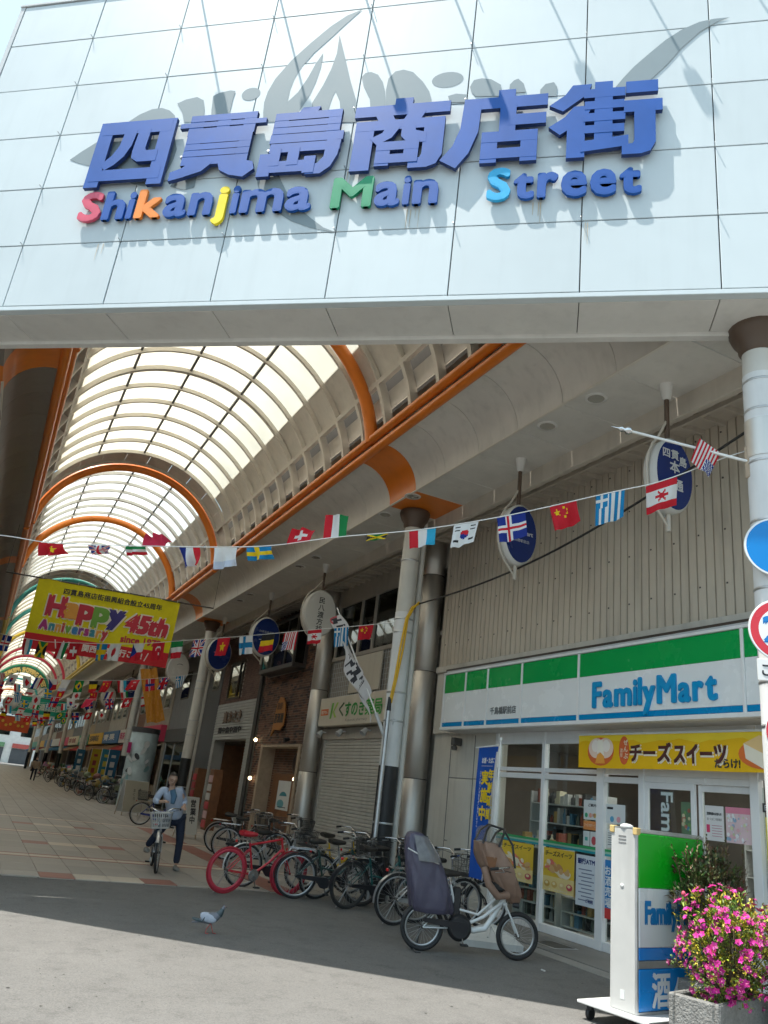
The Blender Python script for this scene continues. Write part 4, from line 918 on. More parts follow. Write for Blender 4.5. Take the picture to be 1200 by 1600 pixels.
# sign box
sg = MB(); sg.b2((WX - 0.20, 15.45, 3.22), (WX + 0.12, 20.05, 3.95), 0.012); sgo = sg.build('sign_box', mat('cream_sign', (0.60, 0.56, 0.47), 0.45, var=0.03, grime=0.08), ph)
def pharm(m, f):
    m.col = (0.70, 0.16, 0.04); m.quad(f, -19.92, 3.50, -19.42, 3.66, 0.003); m.col = (0.78, 0.7, 0.6); m.text('処方せん', f, -19.88, 3.53, w=0.42, hgt=0.10, bold=0.03, h=0.005)
    m.col = (0.14, 0.40, 0.06); m.poly([f.p(-19.30, 3.40, 0.003), f.p(-19.18, 3.40, 0.003), f.p(-19.10, 3.80, 0.003), f.p(-19.22, 3.80, 0.003)])
    m.col = (0.35, 0.52, 0.10); m.poly([f.p(-19.12, 3.56, 0.004), f.p(-18.92, 3.80, 0.004), f.p(-18.80, 3.80, 0.004), f.p(-19.03, 3.57, 0.004), f.p(-18.84, 3.42, 0.004), f.p(-18.98, 3.42, 0.004)])
    m.col = (0.06, 0.12, 0.05); m.text('く', f, -18.72, 3.44, w=0.30, hgt=0.34, bold=0.02, h=0.004)
    m.col = (0.03, 0.30, 0.06); m.text('すのき', f, -18.36, 3.43, w=1.15, hgt=0.34, bold=0.025, h=0.004)
    m.col = (0.05, 0.38, 0.06); m.text('薬局', f, -17.15, 3.42, w=0.88, hgt=0.37, bold=0.02, h=0.004)
    m.col = (0.22, 0.2, 0.18); m.text('Kusunoki pharmacy', f, -18.25, 3.28, w=1.25, hgt=0.09, h=0.004)
decal('sign_lettering', pharm, sgo, WX - 0.203)
for i, yy in enumerate((19.85, 18.55, 17.1)):
    s_ = MB(); s_.tube([(WX - 0.02, yy, 3.08), (WX - 0.14, yy, 3.08)], 0.02, 8); s_.tube([(WX - 0.14, yy, 3.10), (WX - 0.24, yy - 0.02, 2.98)], [0.05, 0.085], 12); s_.build('spotlight', 'panel_trim', ph)
# window band
wf = MB()
for yy in (14.75, 16.1, 17.75, 18.6, 20.1): wf.b2((WX + 0.02, yy - 0.045, 5.06), (WX + 0.12, yy + 0.045, 6.62), 0.004)
for z in (5.06, 6.58): wf.b2((WX + 0.015, 14.15, z - 0.05), (WX + 0.125, 20.55, z + 0.05), 0.004)
wfo = wf.build('window_frame', 'taupe_wall', ph)
for (a, b_) in ((14.8, 16.05), (16.15, 17.7), (17.8, 18.55), (18.65, 20.05)): MB().b2((WX + 0.07, a, 5.11), (WX + 0.075, b_, 6.53)).build('pane', 'glass_dark', ph)
la = MB(); yy = 14.8
while yy < 20.1: la.bar((WX + 0.04, yy, 3.97), (WX + 0.04, yy, 5.0), 0.012); yy += 0.13
z = 4.02
while z < 5.0: la.bar((WX + 0.03, 14.8, z), (WX + 0.03, 20.1, z), 0.012); z += 0.13
lo2 = la.build('lattice_grille', 'panel_trim', ph)
MB().b2((WX - 0.02, 16.95, 4.05), (WX + 0.02, 18.75, 4.98), 0.006).build('blank_board', 'cream_sign', ph)
MB().b2((WX - 0.005, 14.62, 3.0), (WX + 0.02, 15.12, 4.9), 0.005).build('side_shutter', 'grey_mid', ph)

# ---------------------------------------------------------------- brick shop
bk = thing('brick_shop', 'narrow brown brick shop with black bay window and wooden doorway', 'shop', (WX, 23.3, 0))
MB().b2((WX + 0.04, 20.6, 2.8), (WX + 0.4, 26.0, 7.6)).build('wall', 'mortar', bk)
MB().b2((WX + 0.04, 20.6, 0.0), (WX + 0.4, 21.7, 2.8)).build('wall', 'mortar', bk); MB().b2((WX + 0.04, 25.1, 0.0), (WX + 0.4, 26.0, 2.8)).build('wall', 'mortar', bk)
br = MB(); rr = random.Random(2); z = 0.01; rw = 0
while z < 7.4:
    y = 20.6 - (0.11 if rw % 2 else 0)
    while y < 26.0:
        y0 = max(20.6, y); y1 = min(26.0, y + 0.21)
        if not (z < 2.76 and y1 > 21.7 and y0 < 25.1) and y1 - y0 > 0.03 and not (5.0 < z < 6.6 and 22.3 < y0 < 25.4):
            k = rr.random(); br.col = (0.10 + 0.12 * k, 0.06 + 0.055 * k, 0.042 + 0.035 * k) if rr.random() < 0.8 else (0.06, 0.045, 0.04)
            br.b2((WX + 0.022 + rr.uniform(0, 0.008), y0, z), (WX + 0.05, y1 - 0.01, z + 0.064))
        y += 0.22
    z += 0.0745; rw += 1
bo_ = br.build('bricks', 'brick', bk); bo_['kind'] = 'stuff'
MB().b2((WX + 0.46, 21.6, 0), (WX + 0.6, 25.2, 2.8)).build('porch_back_wall', 'mortar', bk)
b2_ = MB(); z = 0.01
while z < 2.75:
    y = 21.7 - (0.11 if int(z * 100) % 2 else 0)
    while y < 25.1: k = rr.random(); b2_.col = (0.12 + 0.12 * k, 0.075 + 0.05 * k, 0.05 + 0.03 * k); b2_.b2((WX + 0.435, y, z), (WX + 0.47, y + 0.205, z + 0.062)); y += 0.22
    z += 0.0745
q_ = b2_.build('porch_bricks', 'brick', bk); q_['kind'] = 'stuff'
for yy in (21.7, 25.1): MB().b2((WX - 0.02, yy - 0.09, 0), (WX + 0.44, yy + 0.09, 2.72), 0.008).build('door_jamb', 'wood_pale', bk)
MB().b2((WX - 0.02, 21.6, 2.72), (WX + 0.44, 25.2, 2.80), 0.008).build('door_lintel', 'wood_pale', bk)
MB().b2((WX + 0.36, 22.0, 0.0), (WX + 0.43, 24.6, 1.98), 0.01).build('wooden_door', 'wood', bk)
def menu(m, f):
    m.col = (0.66, 0.68, 0.66); m.quad(f, -24.0, 0.95, -22.9, 1.78, 0.003); m.col = (0.05, 0.25, 0.30); m.disc(f, -23.45, 1.30, 0.34, 0.17, 0.005, 20, 0.3, 2.9); m.col = (0.15, 0.4, 0.45); m.disc(f, -23.6, 1.12, 0.3, 0.12, 0.006, 18)
    m.col = INK; m.quad(f, -23.8, 1.02, -23.1, 1.04, 0.008)
decal('menu_poster', menu, bk, WX + 0.352)
MB().lathe([(0.28, 0), (0.30, 0.03), (0.22, 0.05)], 20, (WX + 0.43, 22.9, 2.3), (-1, 0, 0)).build('wreath', 'brown_dark', bk)
for (x_, y_, z_) in ((WX - 0.12, 25.55, 2.95), (WX - 0.1, 25.55, 1.75), (WX + 0.28, 22.5, 1.85), (WX + 0.28, 22.4, 1.35)):
    l_ = MB().ell((x_, y_, z_), (0.06, 0.06, 0.06), 12, 8).build('globe_lamp', 'bulb', bk)
    MB().tube([(x_, y_, z_ + 0.05), (x_ + 0.12, y_, z_ + 0.1)], 0.015, 6).build('lamp_bracket', 'dark_metal', l_)
MB().tube([(WX - 0.03, 22.6, 2.95), (WX - 0.18, 22.6, 2.9)], [0.05, 0.08], 10).build('spotlight', 'black_plastic', bk)
# emblem
em = MB(); ef = SFr(WX - 0.03); em.col = (0.42, 0.17, 0.04)
em.prism([ef.p(-24.3, 3.05), ef.p(-24.05, 3.25), ef.p(-23.5, 3.22), ef.p(-23.25, 3.35), ef.p(-23.22, 3.75), ef.p(-23.35, 4.02), ef.p(-23.6, 4.22), ef.p(-23.85, 4.25), ef.p(-24.05, 4.05), ef.p(-24.15, 3.7), ef.p(-24.18, 3.35)], ef.n * 0.04)
em.col = (0.12, 0.06, 0.03); em.text('海鮮', ef, -24.0, 3.85, w=0.5, hgt=0.22, bold=0.03, h=0.044); em.col = (0.03, 0.025, 0.02); em.text('居酒屋', ef, -24.12, 3.45, w=0.82, hgt=0.28, bold=0.04, h=0.044)
eo = em.build('emblem', 'print', bk); eo['label'] = 'orange carved emblem with dark lettering on the brick'
bw_ = MB()
bw_.b2((WX - 0.42, 22.25, 5.02), (WX + 0.1, 25.45, 5.16), 0.01); bw_.b2((WX - 0.42, 22.25, 6.55), (WX + 0.1, 25.45, 6.66), 0.01)
for yy in (22.29, 23.1, 24.3, 25.41): bw_.b2((WX - 0.42, yy - 0.04, 5.161), (WX - 0.34, yy + 0.04, 6.549), 0.005)
for yy in (22.29, 25.41): bw_.b2((WX - 0.06, yy - 0.039, 5.161), (WX + 0.05, yy + 0.039, 6.549), 0.005)
bwo = bw_.build('bay_window', 'dark_metal', bk)
for (a, b_) in ((22.34, 23.05), (23.15, 24.25), (24.35, 25.36)): MB().b2((WX - 0.385, a, 5.165), (WX - 0.38, b_, 6.545)).build('pane', 'glass_dark', bwo)
for yy in (22.29, 25.41): MB().b2((WX - 0.335, yy - 0.003, 5.165), (WX - 0.065, yy + 0.003, 6.545)).build('pane', 'glass_dark', bwo)
MB().b2((WX - 0.05, 22.4, 5.17), (WX + 0.0, 25.3, 6.54)).build('window_blind', 'blind', bwo)
MB().tube([(WX - 0.06, 26.12, 0), (WX - 0.06, 26.12, 7.3)], 0.075, 10).build('downpipe', 'dark_metal', bk)

# ---------------------------------------------------------------- shop with grey clapboard sign
sd = thing('clapboard_shop', 'eatery with pale grey clapboard sign panel below brown brick upper wall', 'shop', (WX, 29, 0))
MB().b2((WX + 0.03, 26.2, 4.3), (WX + 0.4, 31.5, 7.6)).build('upper_wall', 'mortar', sd)
br = MB(); z = 4.32; rw = 0
while z < 7.4:
    y = 26.25 - (0.11 if rw % 2 else 0)
    while y < 31.5:
        y0 = max(26.25, y); y1 = min(31.5, y + 0.21)
        if y1 - y0 > 0.03 and not (4.5 < z < 5.95 and y1 > 28.75 and y0 < 30.55): k = rr.random(); br.col = (0.13 + 0.05 * k, 0.075 + 0.03 * k, 0.06 + 0.022 * k); br.b2((WX + 0.012 + 0.006 * k, y0, z), (WX + 0.04, y1 - 0.009, z + 0.066))
        y += 0.22
    z += 0.0745; rw += 1
q_ = br.build('bricks', 'brick', sd); q_['kind'] = 'stuff'
wo = MB()
for (a, b_, c, d) in ((28.72, 28.80, 4.5, 5.95), (30.47, 30.55, 4.5, 5.95), (28.80, 30.47, 4.5, 4.58), (28.80, 30.47, 5.87, 5.95), (29.2, 29.27, 4.58, 5.87)): wo.b2((WX - 0.02, a, c), (WX + 0.06, b_, d), 0.004)
wo = wo.build('window_frame', 'brown_dark', sd); MB().b2((WX + 0.02, 28.8, 4.58), (WX + 0.025, 30.47, 5.87)).build('pane', 'glass_dark', wo)
MB().b2((WX + 0.1, 28.8, 4.58), (WX + 0.12, 30.47, 5.87)).build('curtain', 'blind', wo)
cl = MB(); z = 3.02
mat('clapboard', (0.36, 0.36, 0.34), 0.55, var=0.06, grime=0.12)
while z < 4.28:
    MB().prism([(WX + 0.03, 26.25, z), (WX - 0.025, 26.25, z + 0.004), (WX - 0.005, 26.25, z + 0.10), (WX + 0.03, 26.25, z + 0.10)], (0, 5.2, 0)).build('clapboard', 'clapboard', sd); z += 0.104
for (a, b_) in ((26.25, 26.95), (31.05, 31.45)):
    z = 0.0
    pc = MB()
    while z < 2.98: pc.prism([(WX + 0.03, a, z), (WX - 0.025, a, z + 0.004), (WX - 0.005, a, z + 0.10), (WX + 0.03, a, z + 0.10)], (0, b_ - a, 0)); z += 0.104
    q_ = pc.build('pier_clapboards', 'clapboard', sd); q_['kind'] = 'stuff'
    MB().b2((WX + 0.03, a, 0), (WX + 0.4, b_, 3.0)).build('pier', 'clapboard', sd)
MB().b2((WX + 0.03, 26.25, 3.0), (WX + 0.4, 31.45, 4.3)).build('sign_wall', 'clapboard', sd)
def sgl(m, f):
    m.col = (0.16, 0.11, 0.08); m.text('真まさき', f, -30.2, 3.62, w=2.3, hgt=0.42, bold=0.03, h=0.03, depth=0.02)
    m.col = INK; m.text('鶏や魚や酒や', f, -30.7, 3.25, w=3.0, hgt=0.22, bold=0.03, h=0.02, depth=0.01)
decal('sign_lettering', sgl, sd, WX - 0.02)
MB().b2((WX + 2.2, 26.3, 0), (WX + 2.3, 31.4, 3.0)).build('interior_back_wall', 'wood', sd); MB().b2((WX + 0.4, 26.3, 2.9), (WX + 2.3, 31.4, 3.0)).build('interior_ceiling', 'brown_dark', sd)
MB().b2((WX + 0.4, 26.3, 0), (WX + 2.3, 26.4, 3.0)).build('interior_side_wall', 'wood', sd); MB().b2((WX + 0.4, 31.3, 0), (WX + 2.3, 31.4, 3.0)).build('interior_side_wall', 'wood', sd)
MB().bar((WX + 1.0, 30.2, 0.1), (WX + 1.8, 27.2, 2.6), 0.12, 0.2).build('stair_stringer', 'dark_metal', sd)
MB().lathe([(0.16, 0), (0.2, 0.04), (0.1, 0.08)], 14, (WX + 0.7, 28.0, 2.78)).build('ceiling_lamp', 'bulb', sd)

# ---------------------------------------------------------------- dark grey building
dg = thing('grey_building', 'tall plain dark grey rendered shop front beside the clapboard eatery', 'building', (WX, 36, 0))
MB().b2((WX + 0.0, 31.55, 0), (WX + 0.4, 34.2, 7.6)).build('wall', 'grey_dark', dg); MB().b2((WX + 0.08, 34.2, 2.9), (WX + 0.4, 40.6, 7.6)).build('wall', 'grey_mid', dg)
MB().b2((WX - 0.05, 34.2, 3.0), (WX + 0.08, 40.5, 3.6), 0.01).build('canopy_strip', 'grey_dark', dg)
MB().b2((WX + 0.5, 34.2, 0), (WX + 0.55, 40.6, 2.9)).build('shop_window_back', 'taupe_wall', dg)
for yy in (34.3, 36.4, 38.5, 40.5): MB().b2((WX + 0.05, yy - 0.05, 0), (WX + 0.12, yy + 0.05, 2.95)).build('shop_window_post', 'galv', dg)
for yy in (34.35, 36.45, 38.55): MB().b2((WX + 0.08, yy, 0.1), (WX + 0.085, yy + 2.0, 2.9)).build('pane', 'glass_dark', dg)
for (a, b_) in ((31.9, 33.0), (35.0, 36.6), (37.6, 39.2)):
    w_ = MB().b2((WX - 0.01 if a < 34 else WX + 0.06, a, 5.0), (WX + 0.1, b_, 6.3), 0.01).build('window', 'brown_dark', dg); MB().b2((WX - 0.016 if a < 34 else WX + 0.054, a + 0.07, 5.07), (WX - 0.011 if a < 34 else WX + 0.059, b_ - 0.07, 6.23)).build('pane', 'glass_dark', w_)

# ---------------------------------------------------------------- farther shops down the arcade and the left side
SHOPCOL = [(0.40, 0.36, 0.30), (0.22, 0.12, 0.09), (0.48, 0.46, 0.42), (0.30, 0.28, 0.26), (0.42, 0.33, 0.24), (0.18, 0.19, 0.21)]
SIGNC = [((0.62, 0.05, 0.12), (0.8, 0.78, 0.74)), ((0.72, 0.72, 0.70), (0.55, 0.06, 0.2)), ((0.04, 0.16, 0.38), (0.8, 0.8, 0.8)), ((0.70, 0.42, 0.04), (0.1, 0.08, 0.06)), ((0.05, 0.30, 0.18), (0.8, 0.8, 0.75)), ((0.72, 0.66, 0.5), (0.3, 0.05, 0.04))]
names_r = ['pale shop with pink lettered sign beyond the dark grey building', 'reddish brown panelled shop behind the fourth column', 'pale shop front behind the blue shop flags', 'grey shop front halfway down the arcade', 'tan shop front halfway down the arcade', 'dark shop front far down the arcade', 'distant pale shop front past the green arch', 'distant brown shop front past the green arch', 'distant grey shop front near the far end', 'last tan shop front at the far end', 'last dark shop front at the far end']
def far_shop(y0, y1, side, i, label, sign_text):
    rr = random.Random(i * 7 + 3); X = WX if side > 0 else -3.3; s = side
    t = thing('far_shop', label, 'shop', (X, (y0 + y1) / 2, 0), group='shops lining the arcade')
    m = mat('shop_wall_%d' % (i % 6), SHOPCOL[i % 6], 0.7, var=0.1, grime=0.2)
    def bx(dx0, dx1, a, b_, z0, z1, nm, mm, par=t, c=0.0): return MB().b2((X + s * dx0, a, z0), (X + s * dx1, b_, z1), c).build(nm, mm, par)
    bx(0.05, 0.4, y0, y1, 3.0, 7.6, 'upper_wall', m)
    for yy in (y0, y1 - 0.4): bx(0.0, 0.4, yy, yy + 0.4, 0.0, 3.0, 'pier', m)
    bx(1.6, 1.7, y0, y1, 0, 3.0, 'interior_back_wall', 'interior_wall'); bx(0.4, 1.6, y0, y1, 2.9, 3.0, 'interior_ceiling', 'interior_wall')
    bx(0.5, 1.3, y0 + 0.6, y1 - 0.6, 0.0, 0.9, 'counter', 'wood_pale', t, 0.02)
    sc, tc_ = SIGNC[i % 6]
    sgn_ = MB(); sgn_.col = sc; sgn_.b2((X - s * 0.25, y0 + 0.2, 3.05), (X + s * 0.05, y1 - 0.2, 3.85), 0.01)
    if s > 0 and sign_text:
        f = SFr(X - 0.253); sgn_.col = tc_; sgn_.text(sign_text, f, -(y1 - 0.6), 3.25, w=(y1 - y0) * 0.7, hgt=0.42, bold=0.03, h=0.005)
    sgn_.build('sign_board', 'print', t)
    aw = MB(); aw.col = rr.choice([(0.5, 0.05, 0.05), (0.6, 0.58, 0.5), (0.05, 0.2, 0.35), (0.35, 0.2, 0.1)])
    aw.prism([(X + s * 0.05, y0 + 0.3, 3.0), (X - s * 0.8, y0 + 0.3, 2.6), (X - s * 0.8, y0 + 0.3, 2.5), (X + s * 0.05, y0 + 0.3, 2.95)], (0, y1 - y0 - 0.6, 0)); aw.build('awning', 'cloth_print', t)
    n = max(1, int((y1 - y0) / 2.2))
    for k in range(n):
        a = y0 + 0.5 + k * (y1 - y0 - 0.6) / n; w = bx(0.0, 0.1, a, a + 1.3, 4.7, 6.0, 'window', 'galv', t, 0.01); bx(-0.006, -0.001, a + 0.07, a + 1.23, 4.77, 5.93, 'pane', 'glass_dark', w)
    return t
yy = 40.7; sgt = ['山内', '喫茶ミカド', '青果', '薬', '洋品店', '茶舗', '', '', '', '', '']
for i, w in enumerate((6.8, 6.5, 7.5, 8.0, 7.5, 9.0, 9.5, 10, 12, 14, 17)):
    far_shop(yy, yy + w - 0.05, 1, i, names_r[i], sgt[i]); yy += w
yy = 14.0
for i, w in enumerate((8.0, 9.0, 8.5, 10.0, 12.0, 20.0, 30.0, 35.0)):
    far_shop(yy, yy + w - 0.05, -1, i + 2, ['left side shop nearest the entrance', 'second shop on the left side', 'third shop on the left side', 'fourth shop on the left side', 'fifth shop on the left side', 'long shop front on the left side', 'distant shop front on the left side', 'farthest shop front on the left side'][i], ''); yy += w
cbk = thing('corner_building', 'plain corner building left of the entrance sign', 'building', (-5.6, 12.4, 0))
MB().b2((-9.0, 11.3, 0), (-2.45, 13.9, 9.0)).build('body', 'taupe_wall', cbk); MB().b2((-9.1, 11.27, 9.0), (-2.42, 13.95, 9.2), 0.02).build('roof_parapet', 'concrete', cbk)
for yy_ in (11.5, 12.7): w_ = MB().b2((-2.45, yy_, 4.4), (-2.41, yy_ + 0.9, 5.8), 0.01).build('window', 'dark_metal', cbk); MB().b2((-2.405, yy_ + 0.06, 4.46), (-2.40, yy_ + 0.84, 5.74)).build('pane', 'glass_dark', w_)
# building bodies that carry the fronts (block light from outside)
for (x0, x1, y0, y1, z1, lab, m_) in ((8.62, 17.0, -4.0, 14.0, 9.0, 'plain beige building block behind the convenience store front', 'beige_wall'), (10.6, 18.0, 14.0, 150, 8.6, 'row of house blocks behind the right shop fronts', 'taupe_wall'), (-12.0, -5.0, 13.5, 150, 8.6, 'row of house blocks behind the left shop fronts', 'taupe_wall')):
    t = thing('building_block', lab, 'building', ((x0 + x1) / 2, (y0 + y1) / 2, 0))
    z0 = 3.02 if x0 < 9 and x0 > 0 else 0.0
    MB().b2((x0, y0, z0), (x1, y1, z1)).build('body', m_, t)
    MB().b2((x0 - 0.15, y0, z1), (x1 + 0.1, y1, z1 + 0.25), 0.02).build('roof_parapet', 'concrete', t)
MB().b2((8.21, 14.05, 7.45), (10.6, 150, 7.62)).build('roof_strip', 'concrete', t)
MB().b2((13.7, 2.0, 0), (14.0, 14.0, 3.0)).build('ground_floor_wall', 'beige_wall', bpy.data.objects['building_block'])
# ================================================================ flags and banners
RED_ = (0.58, 0.015, 0.03); WH = (0.74, 0.75, 0.75); BL = (0.01, 0.03, 0.24); LBL = (0.01, 0.22, 0.48); GR = (0.01, 0.22, 0.06); YE = (0.78, 0.55, 0.01); BK = (0.02, 0.02, 0.022); SKY = (0.03, 0.38, 0.62)
def d_v(*c): return lambda u, v: c[min(len(c) - 1, int(u * len(c)))]
def d_h(*c): return lambda u, v: c[min(len(c) - 1, int(v * len(c)))]
def d_cross(bg, c1, c2=None, cx_=0.38, sw=False):
    def f(u, v):
        if sw: u, v = v, u
        a = min(abs(u - cx_), abs(v - 0.5) * 0.75)
        if c2 and a < 0.05: return c2
        return c1 if a < 0.10 else bg
    return f
def d_disc(bg, c, r=0.28): return lambda u, v: c if (u - .5) ** 2 * 1.6 + (v - .5) ** 2 < r * r else bg
def d_star(bg, c, x=.5, y=.5, r=.3, extra=False):
    def f(u, v):
        dx, dy = (u - x) * 1.3, v - y; a = math.atan2(dx, -dy); d = math.hypot(dx, dy)
        k = (a / (2 * math.pi) * 5) % 1.0; k = abs(k - 0.5) * 2
        if d < r * (0.42 + 0.58 * k ** 1.5): return c
        if extra:
            for (ex, ey) in ((.5, .14), (.6, .26), (.6, .42), (.5, .54)):
                if math.hypot((u - ex) * 1.3, v - ey) < 0.05: return c
        return bg
    return f
def d_swiss(u, v):
    a, b_ = abs(u - .5) * 1.1, abs(v - .5)
    return WH if (a < .10 and b_ < .30) or (b_ < .09 and a < .30) else RED_
def d_us(u, v):
    if u < 0.42 and v > 0.52: return WH if (int(u * 26) + int(v * 22)) % 3 == 0 else BL
    return RED_ if int(u * 13) % 2 == 0 else WH
def d_canada(u, v):
    if v < .25 or v > .75: return RED_
    dx, dy = u - .5, v - .5; a = math.atan2(dy, dx); d = math.hypot(dx * 1.0, dy * 1.0)
    return RED_ if d < 0.15 + 0.07 * math.cos(a * 6) else WH
def d_greece(u, v):
    if u < .42 and v < .45: return WH if abs(u - .21) < .045 or abs(v - .22) < .05 else LBL
    return LBL if int(u * 9) % 2 == 0 else WH
def d_korea(u, v):
    dx, dy = u - .5, v - .48; d = math.hypot(dx * 1.15, dy)
    if d < .2: return RED_ if dy < 0.05 * math.sin(dx * 16) else BL
    for (x, y) in ((.2, .2), (.8, .2), (.2, .78), (.8, .78)):
        if abs(u - x) < .1 and abs(v - y) < .09 and int((v - y + .09) * 28) % 2 == 0: return BK
    return WH
def d_uk(u, v):
    a = min(abs(u - .5), abs(v - .5) * 1.0)
    if a < .06: return RED_
    if a < .11: return WH
    d = min(abs((u - .5) - (v - .5)), abs((u - .5) + (v - .5)))
    if d < .04: return RED_
    return WH if d < .11 else BL
def d_jam(u, v):
    d = min(abs(u - v), abs(1 - u - v))
    if d < .12: return YE
    return BK if abs(u - .5) > abs(v - .5) else GR
def d_cz(u, v):
    if u < .5 and abs(v - .5) < .5 * (1 - u / .5): return BL
    return WH if v < .5 else RED_
def d_turkey(u, v):
    if math.hypot(u - .5, v - .38) < .20 and math.hypot(u - .5, v - .44) > .16: return WH
    return WH if math.hypot(u - .5, v - .62) < .06 else RED_
def d_brazil(u, v):
    if math.hypot(u - .5, v - .5) < .17: return BL
    return YE if abs(u - .5) + abs(v - .5) < .40 else GR
DES = {'hungary': (d_v(RED_, WH, GR), 'red white and green striped'), 'lux': (d_v(RED_, WH, SKY), 'red white and sky blue striped'), 'swiss': (d_swiss, 'red white-cross'), 'korea': (d_korea, 'white flag with red and blue roundel,'),
       'iceland': (d_cross(BL, WH, RED_), 'dark blue flag with red cross,'), 'china': (d_star(RED_, YE, .24, .3, .17, True), 'red flag with small yellow stars,'), 'greece': (d_greece, 'blue and white striped'), 'canada': (d_canada, 'red and white maple leaf'), 'us': (d_us, 'stars and stripes'),
       'white': (d_h(WH, WH, (0.55, 0.6, 0.7)), 'plain white pennant-like'), 'brazil': (d_brazil, 'green and yellow diamond'), 'sweden': (d_cross(LBL, YE), 'blue flag with yellow cross,'), 'japan': (d_disc(WH, RED_), 'white flag with red disc,'), 'cz': (d_cz, 'white and red flag with blue wedge,'),
       'turkey': (d_turkey, 'red crescent'), 'italy': (d_h(GR, WH, RED_), 'green white and red banded'), 'uk': (d_uk, 'red white and blue crossed'), 'vietnam': (d_star(RED_, YE), 'red flag with big yellow star,'), 'finland': (d_cross(WH, LBL), 'white flag with blue cross,'), 'belgium': (d_h(BK, YE, RED_), 'black yellow and red banded'),
       'jamaica': (d_jam, 'black and green flag with yellow saltire,'), 'norway': (d_cross(RED_, WH, BL), 'red flag with blue cross,'), 'red': (d_h((0.62, 0.03, 0.08), (0.62, 0.03, 0.08)), 'plain bright red'), 'france': (d_v(BL, WH, RED_), 'blue white and red striped')}
def flag_mesh(mb, P0, along, down, w, h, fn, nx=22, ny=18, wave=0.02, seed=0, curl=0.0):
    along = nrm(along); down = nrm(down); n_ = along.cross(down); rr = random.Random(seed); p1, p2 = rr.uniform(0, 6), rr.uniform(0, 6); b = len(mb.v)
    for j in range(ny + 1):
        for i in range(nx + 1):
            u, v = i / nx, j / ny
            q = V3(P0) + along * (w * u * (1 - 0.12 * curl * v) + 0.05 * curl * v * w) + down * (h * v * (1 - 0.15 * curl * u))
            q += n_ * (wave * v * (math.sin(u * 7 + p1 + v * 2) + 0.6 * math.sin(u * 13 + p2)) + curl * 0.25 * w * v * v * math.sin(3.0 * u + p1))
            mb.v.append(q)
    for j in range(ny):
        for i in range(nx):
            mb.col = fn((i + .5) / nx, (j + .5) / ny); a = b + j * (nx + 1) + i; mb.face((a, a + 1, a + nx + 2, a + nx + 1), True)
    return mb
ORD = ['front', 'second', 'third', 'fourth', 'fifth', 'sixth', 'seventh', 'eighth', 'ninth', 'tenth']
def string(pts, idx, r=0.006):
    # smooth curve through the given points
    q = []
    for i in range(len(pts) - 1):
        p0 = V3(pts[max(i - 1, 0)]); p1 = V3(pts[i]); p2 = V3(pts[i + 1]); p3 = V3(pts[min(i + 2, len(pts) - 1)])
        for k in range(6):
            t = k / 6; q.append(0.5 * ((2 * p1) + (p2 - p0) * t + (2 * p0 - 5 * p1 + 4 * p2 - p3) * t * t + (3 * p1 - p0 - 3 * p2 + p3) * t ** 3))
    q.append(V3(pts[-1]))
    o = MB().tube(q, r, 5).build('bunting_string', 'string_white')
    tag(o, 'thin white bunting string, %s from the entrance, strung across the arcade' % ORD[idx], 'string', 'bunting strings')
    return q
def hang_flag(q, frac_pt, w, h, key, idx, seed, wave=0.02, tilt=(0, 0, 0), curl=0.0, fine=True, lab=None):
    # nearest point of the string polyline
    P = V3(frac_pt); k = min(range(len(q) - 1), key=lambda i: (q[i] - P).length); tdir = (q[min(k + 1, len(q) - 1)] - q[max(k - 1, 0)]); tdir = tdir if tdir.x > 0 else -tdir
    tn = tdir.normalized(); p0 = q[k] - tn * w / 2 + V3((0, 0, -0.008))
    fn, desc = DES[key]
    o = flag_mesh(MB(), p0, tn, V3((tilt[0], tilt[1], -1 + tilt[2])), w, h, fn, 24 if fine else 12, 20 if fine else 10, wave, seed, curl).build('bunting_flag', 'cloth_print')
    desc = desc.rstrip(','); body = desc if 'flag' in desc else desc + ' flag'
    tag(o, lab or ('%s, on the %s bunting string from the entrance' % (body, ORD[idx])), 'flag', 'flags on the %s bunting string' % ORD[idx])
    return o
L1 = [(-1.6, 11.3, 4.16), (-0.40, 10.36, 4.11), (0.18, 9.91, 4.05), (1.25, 9.07, 4.07), (2.28, 8.26, 4.13), (2.97, 7.72, 4.28), (3.75, 7.11, 4.42), (4.5, 6.52, 4.63), (5.32, 5.89, 4.93), (5.73, 5.57, 5.08), (6.22, 5.18, 5.36), (6.40, 5.05, 5.45)]
q1 = string(L1, 0)
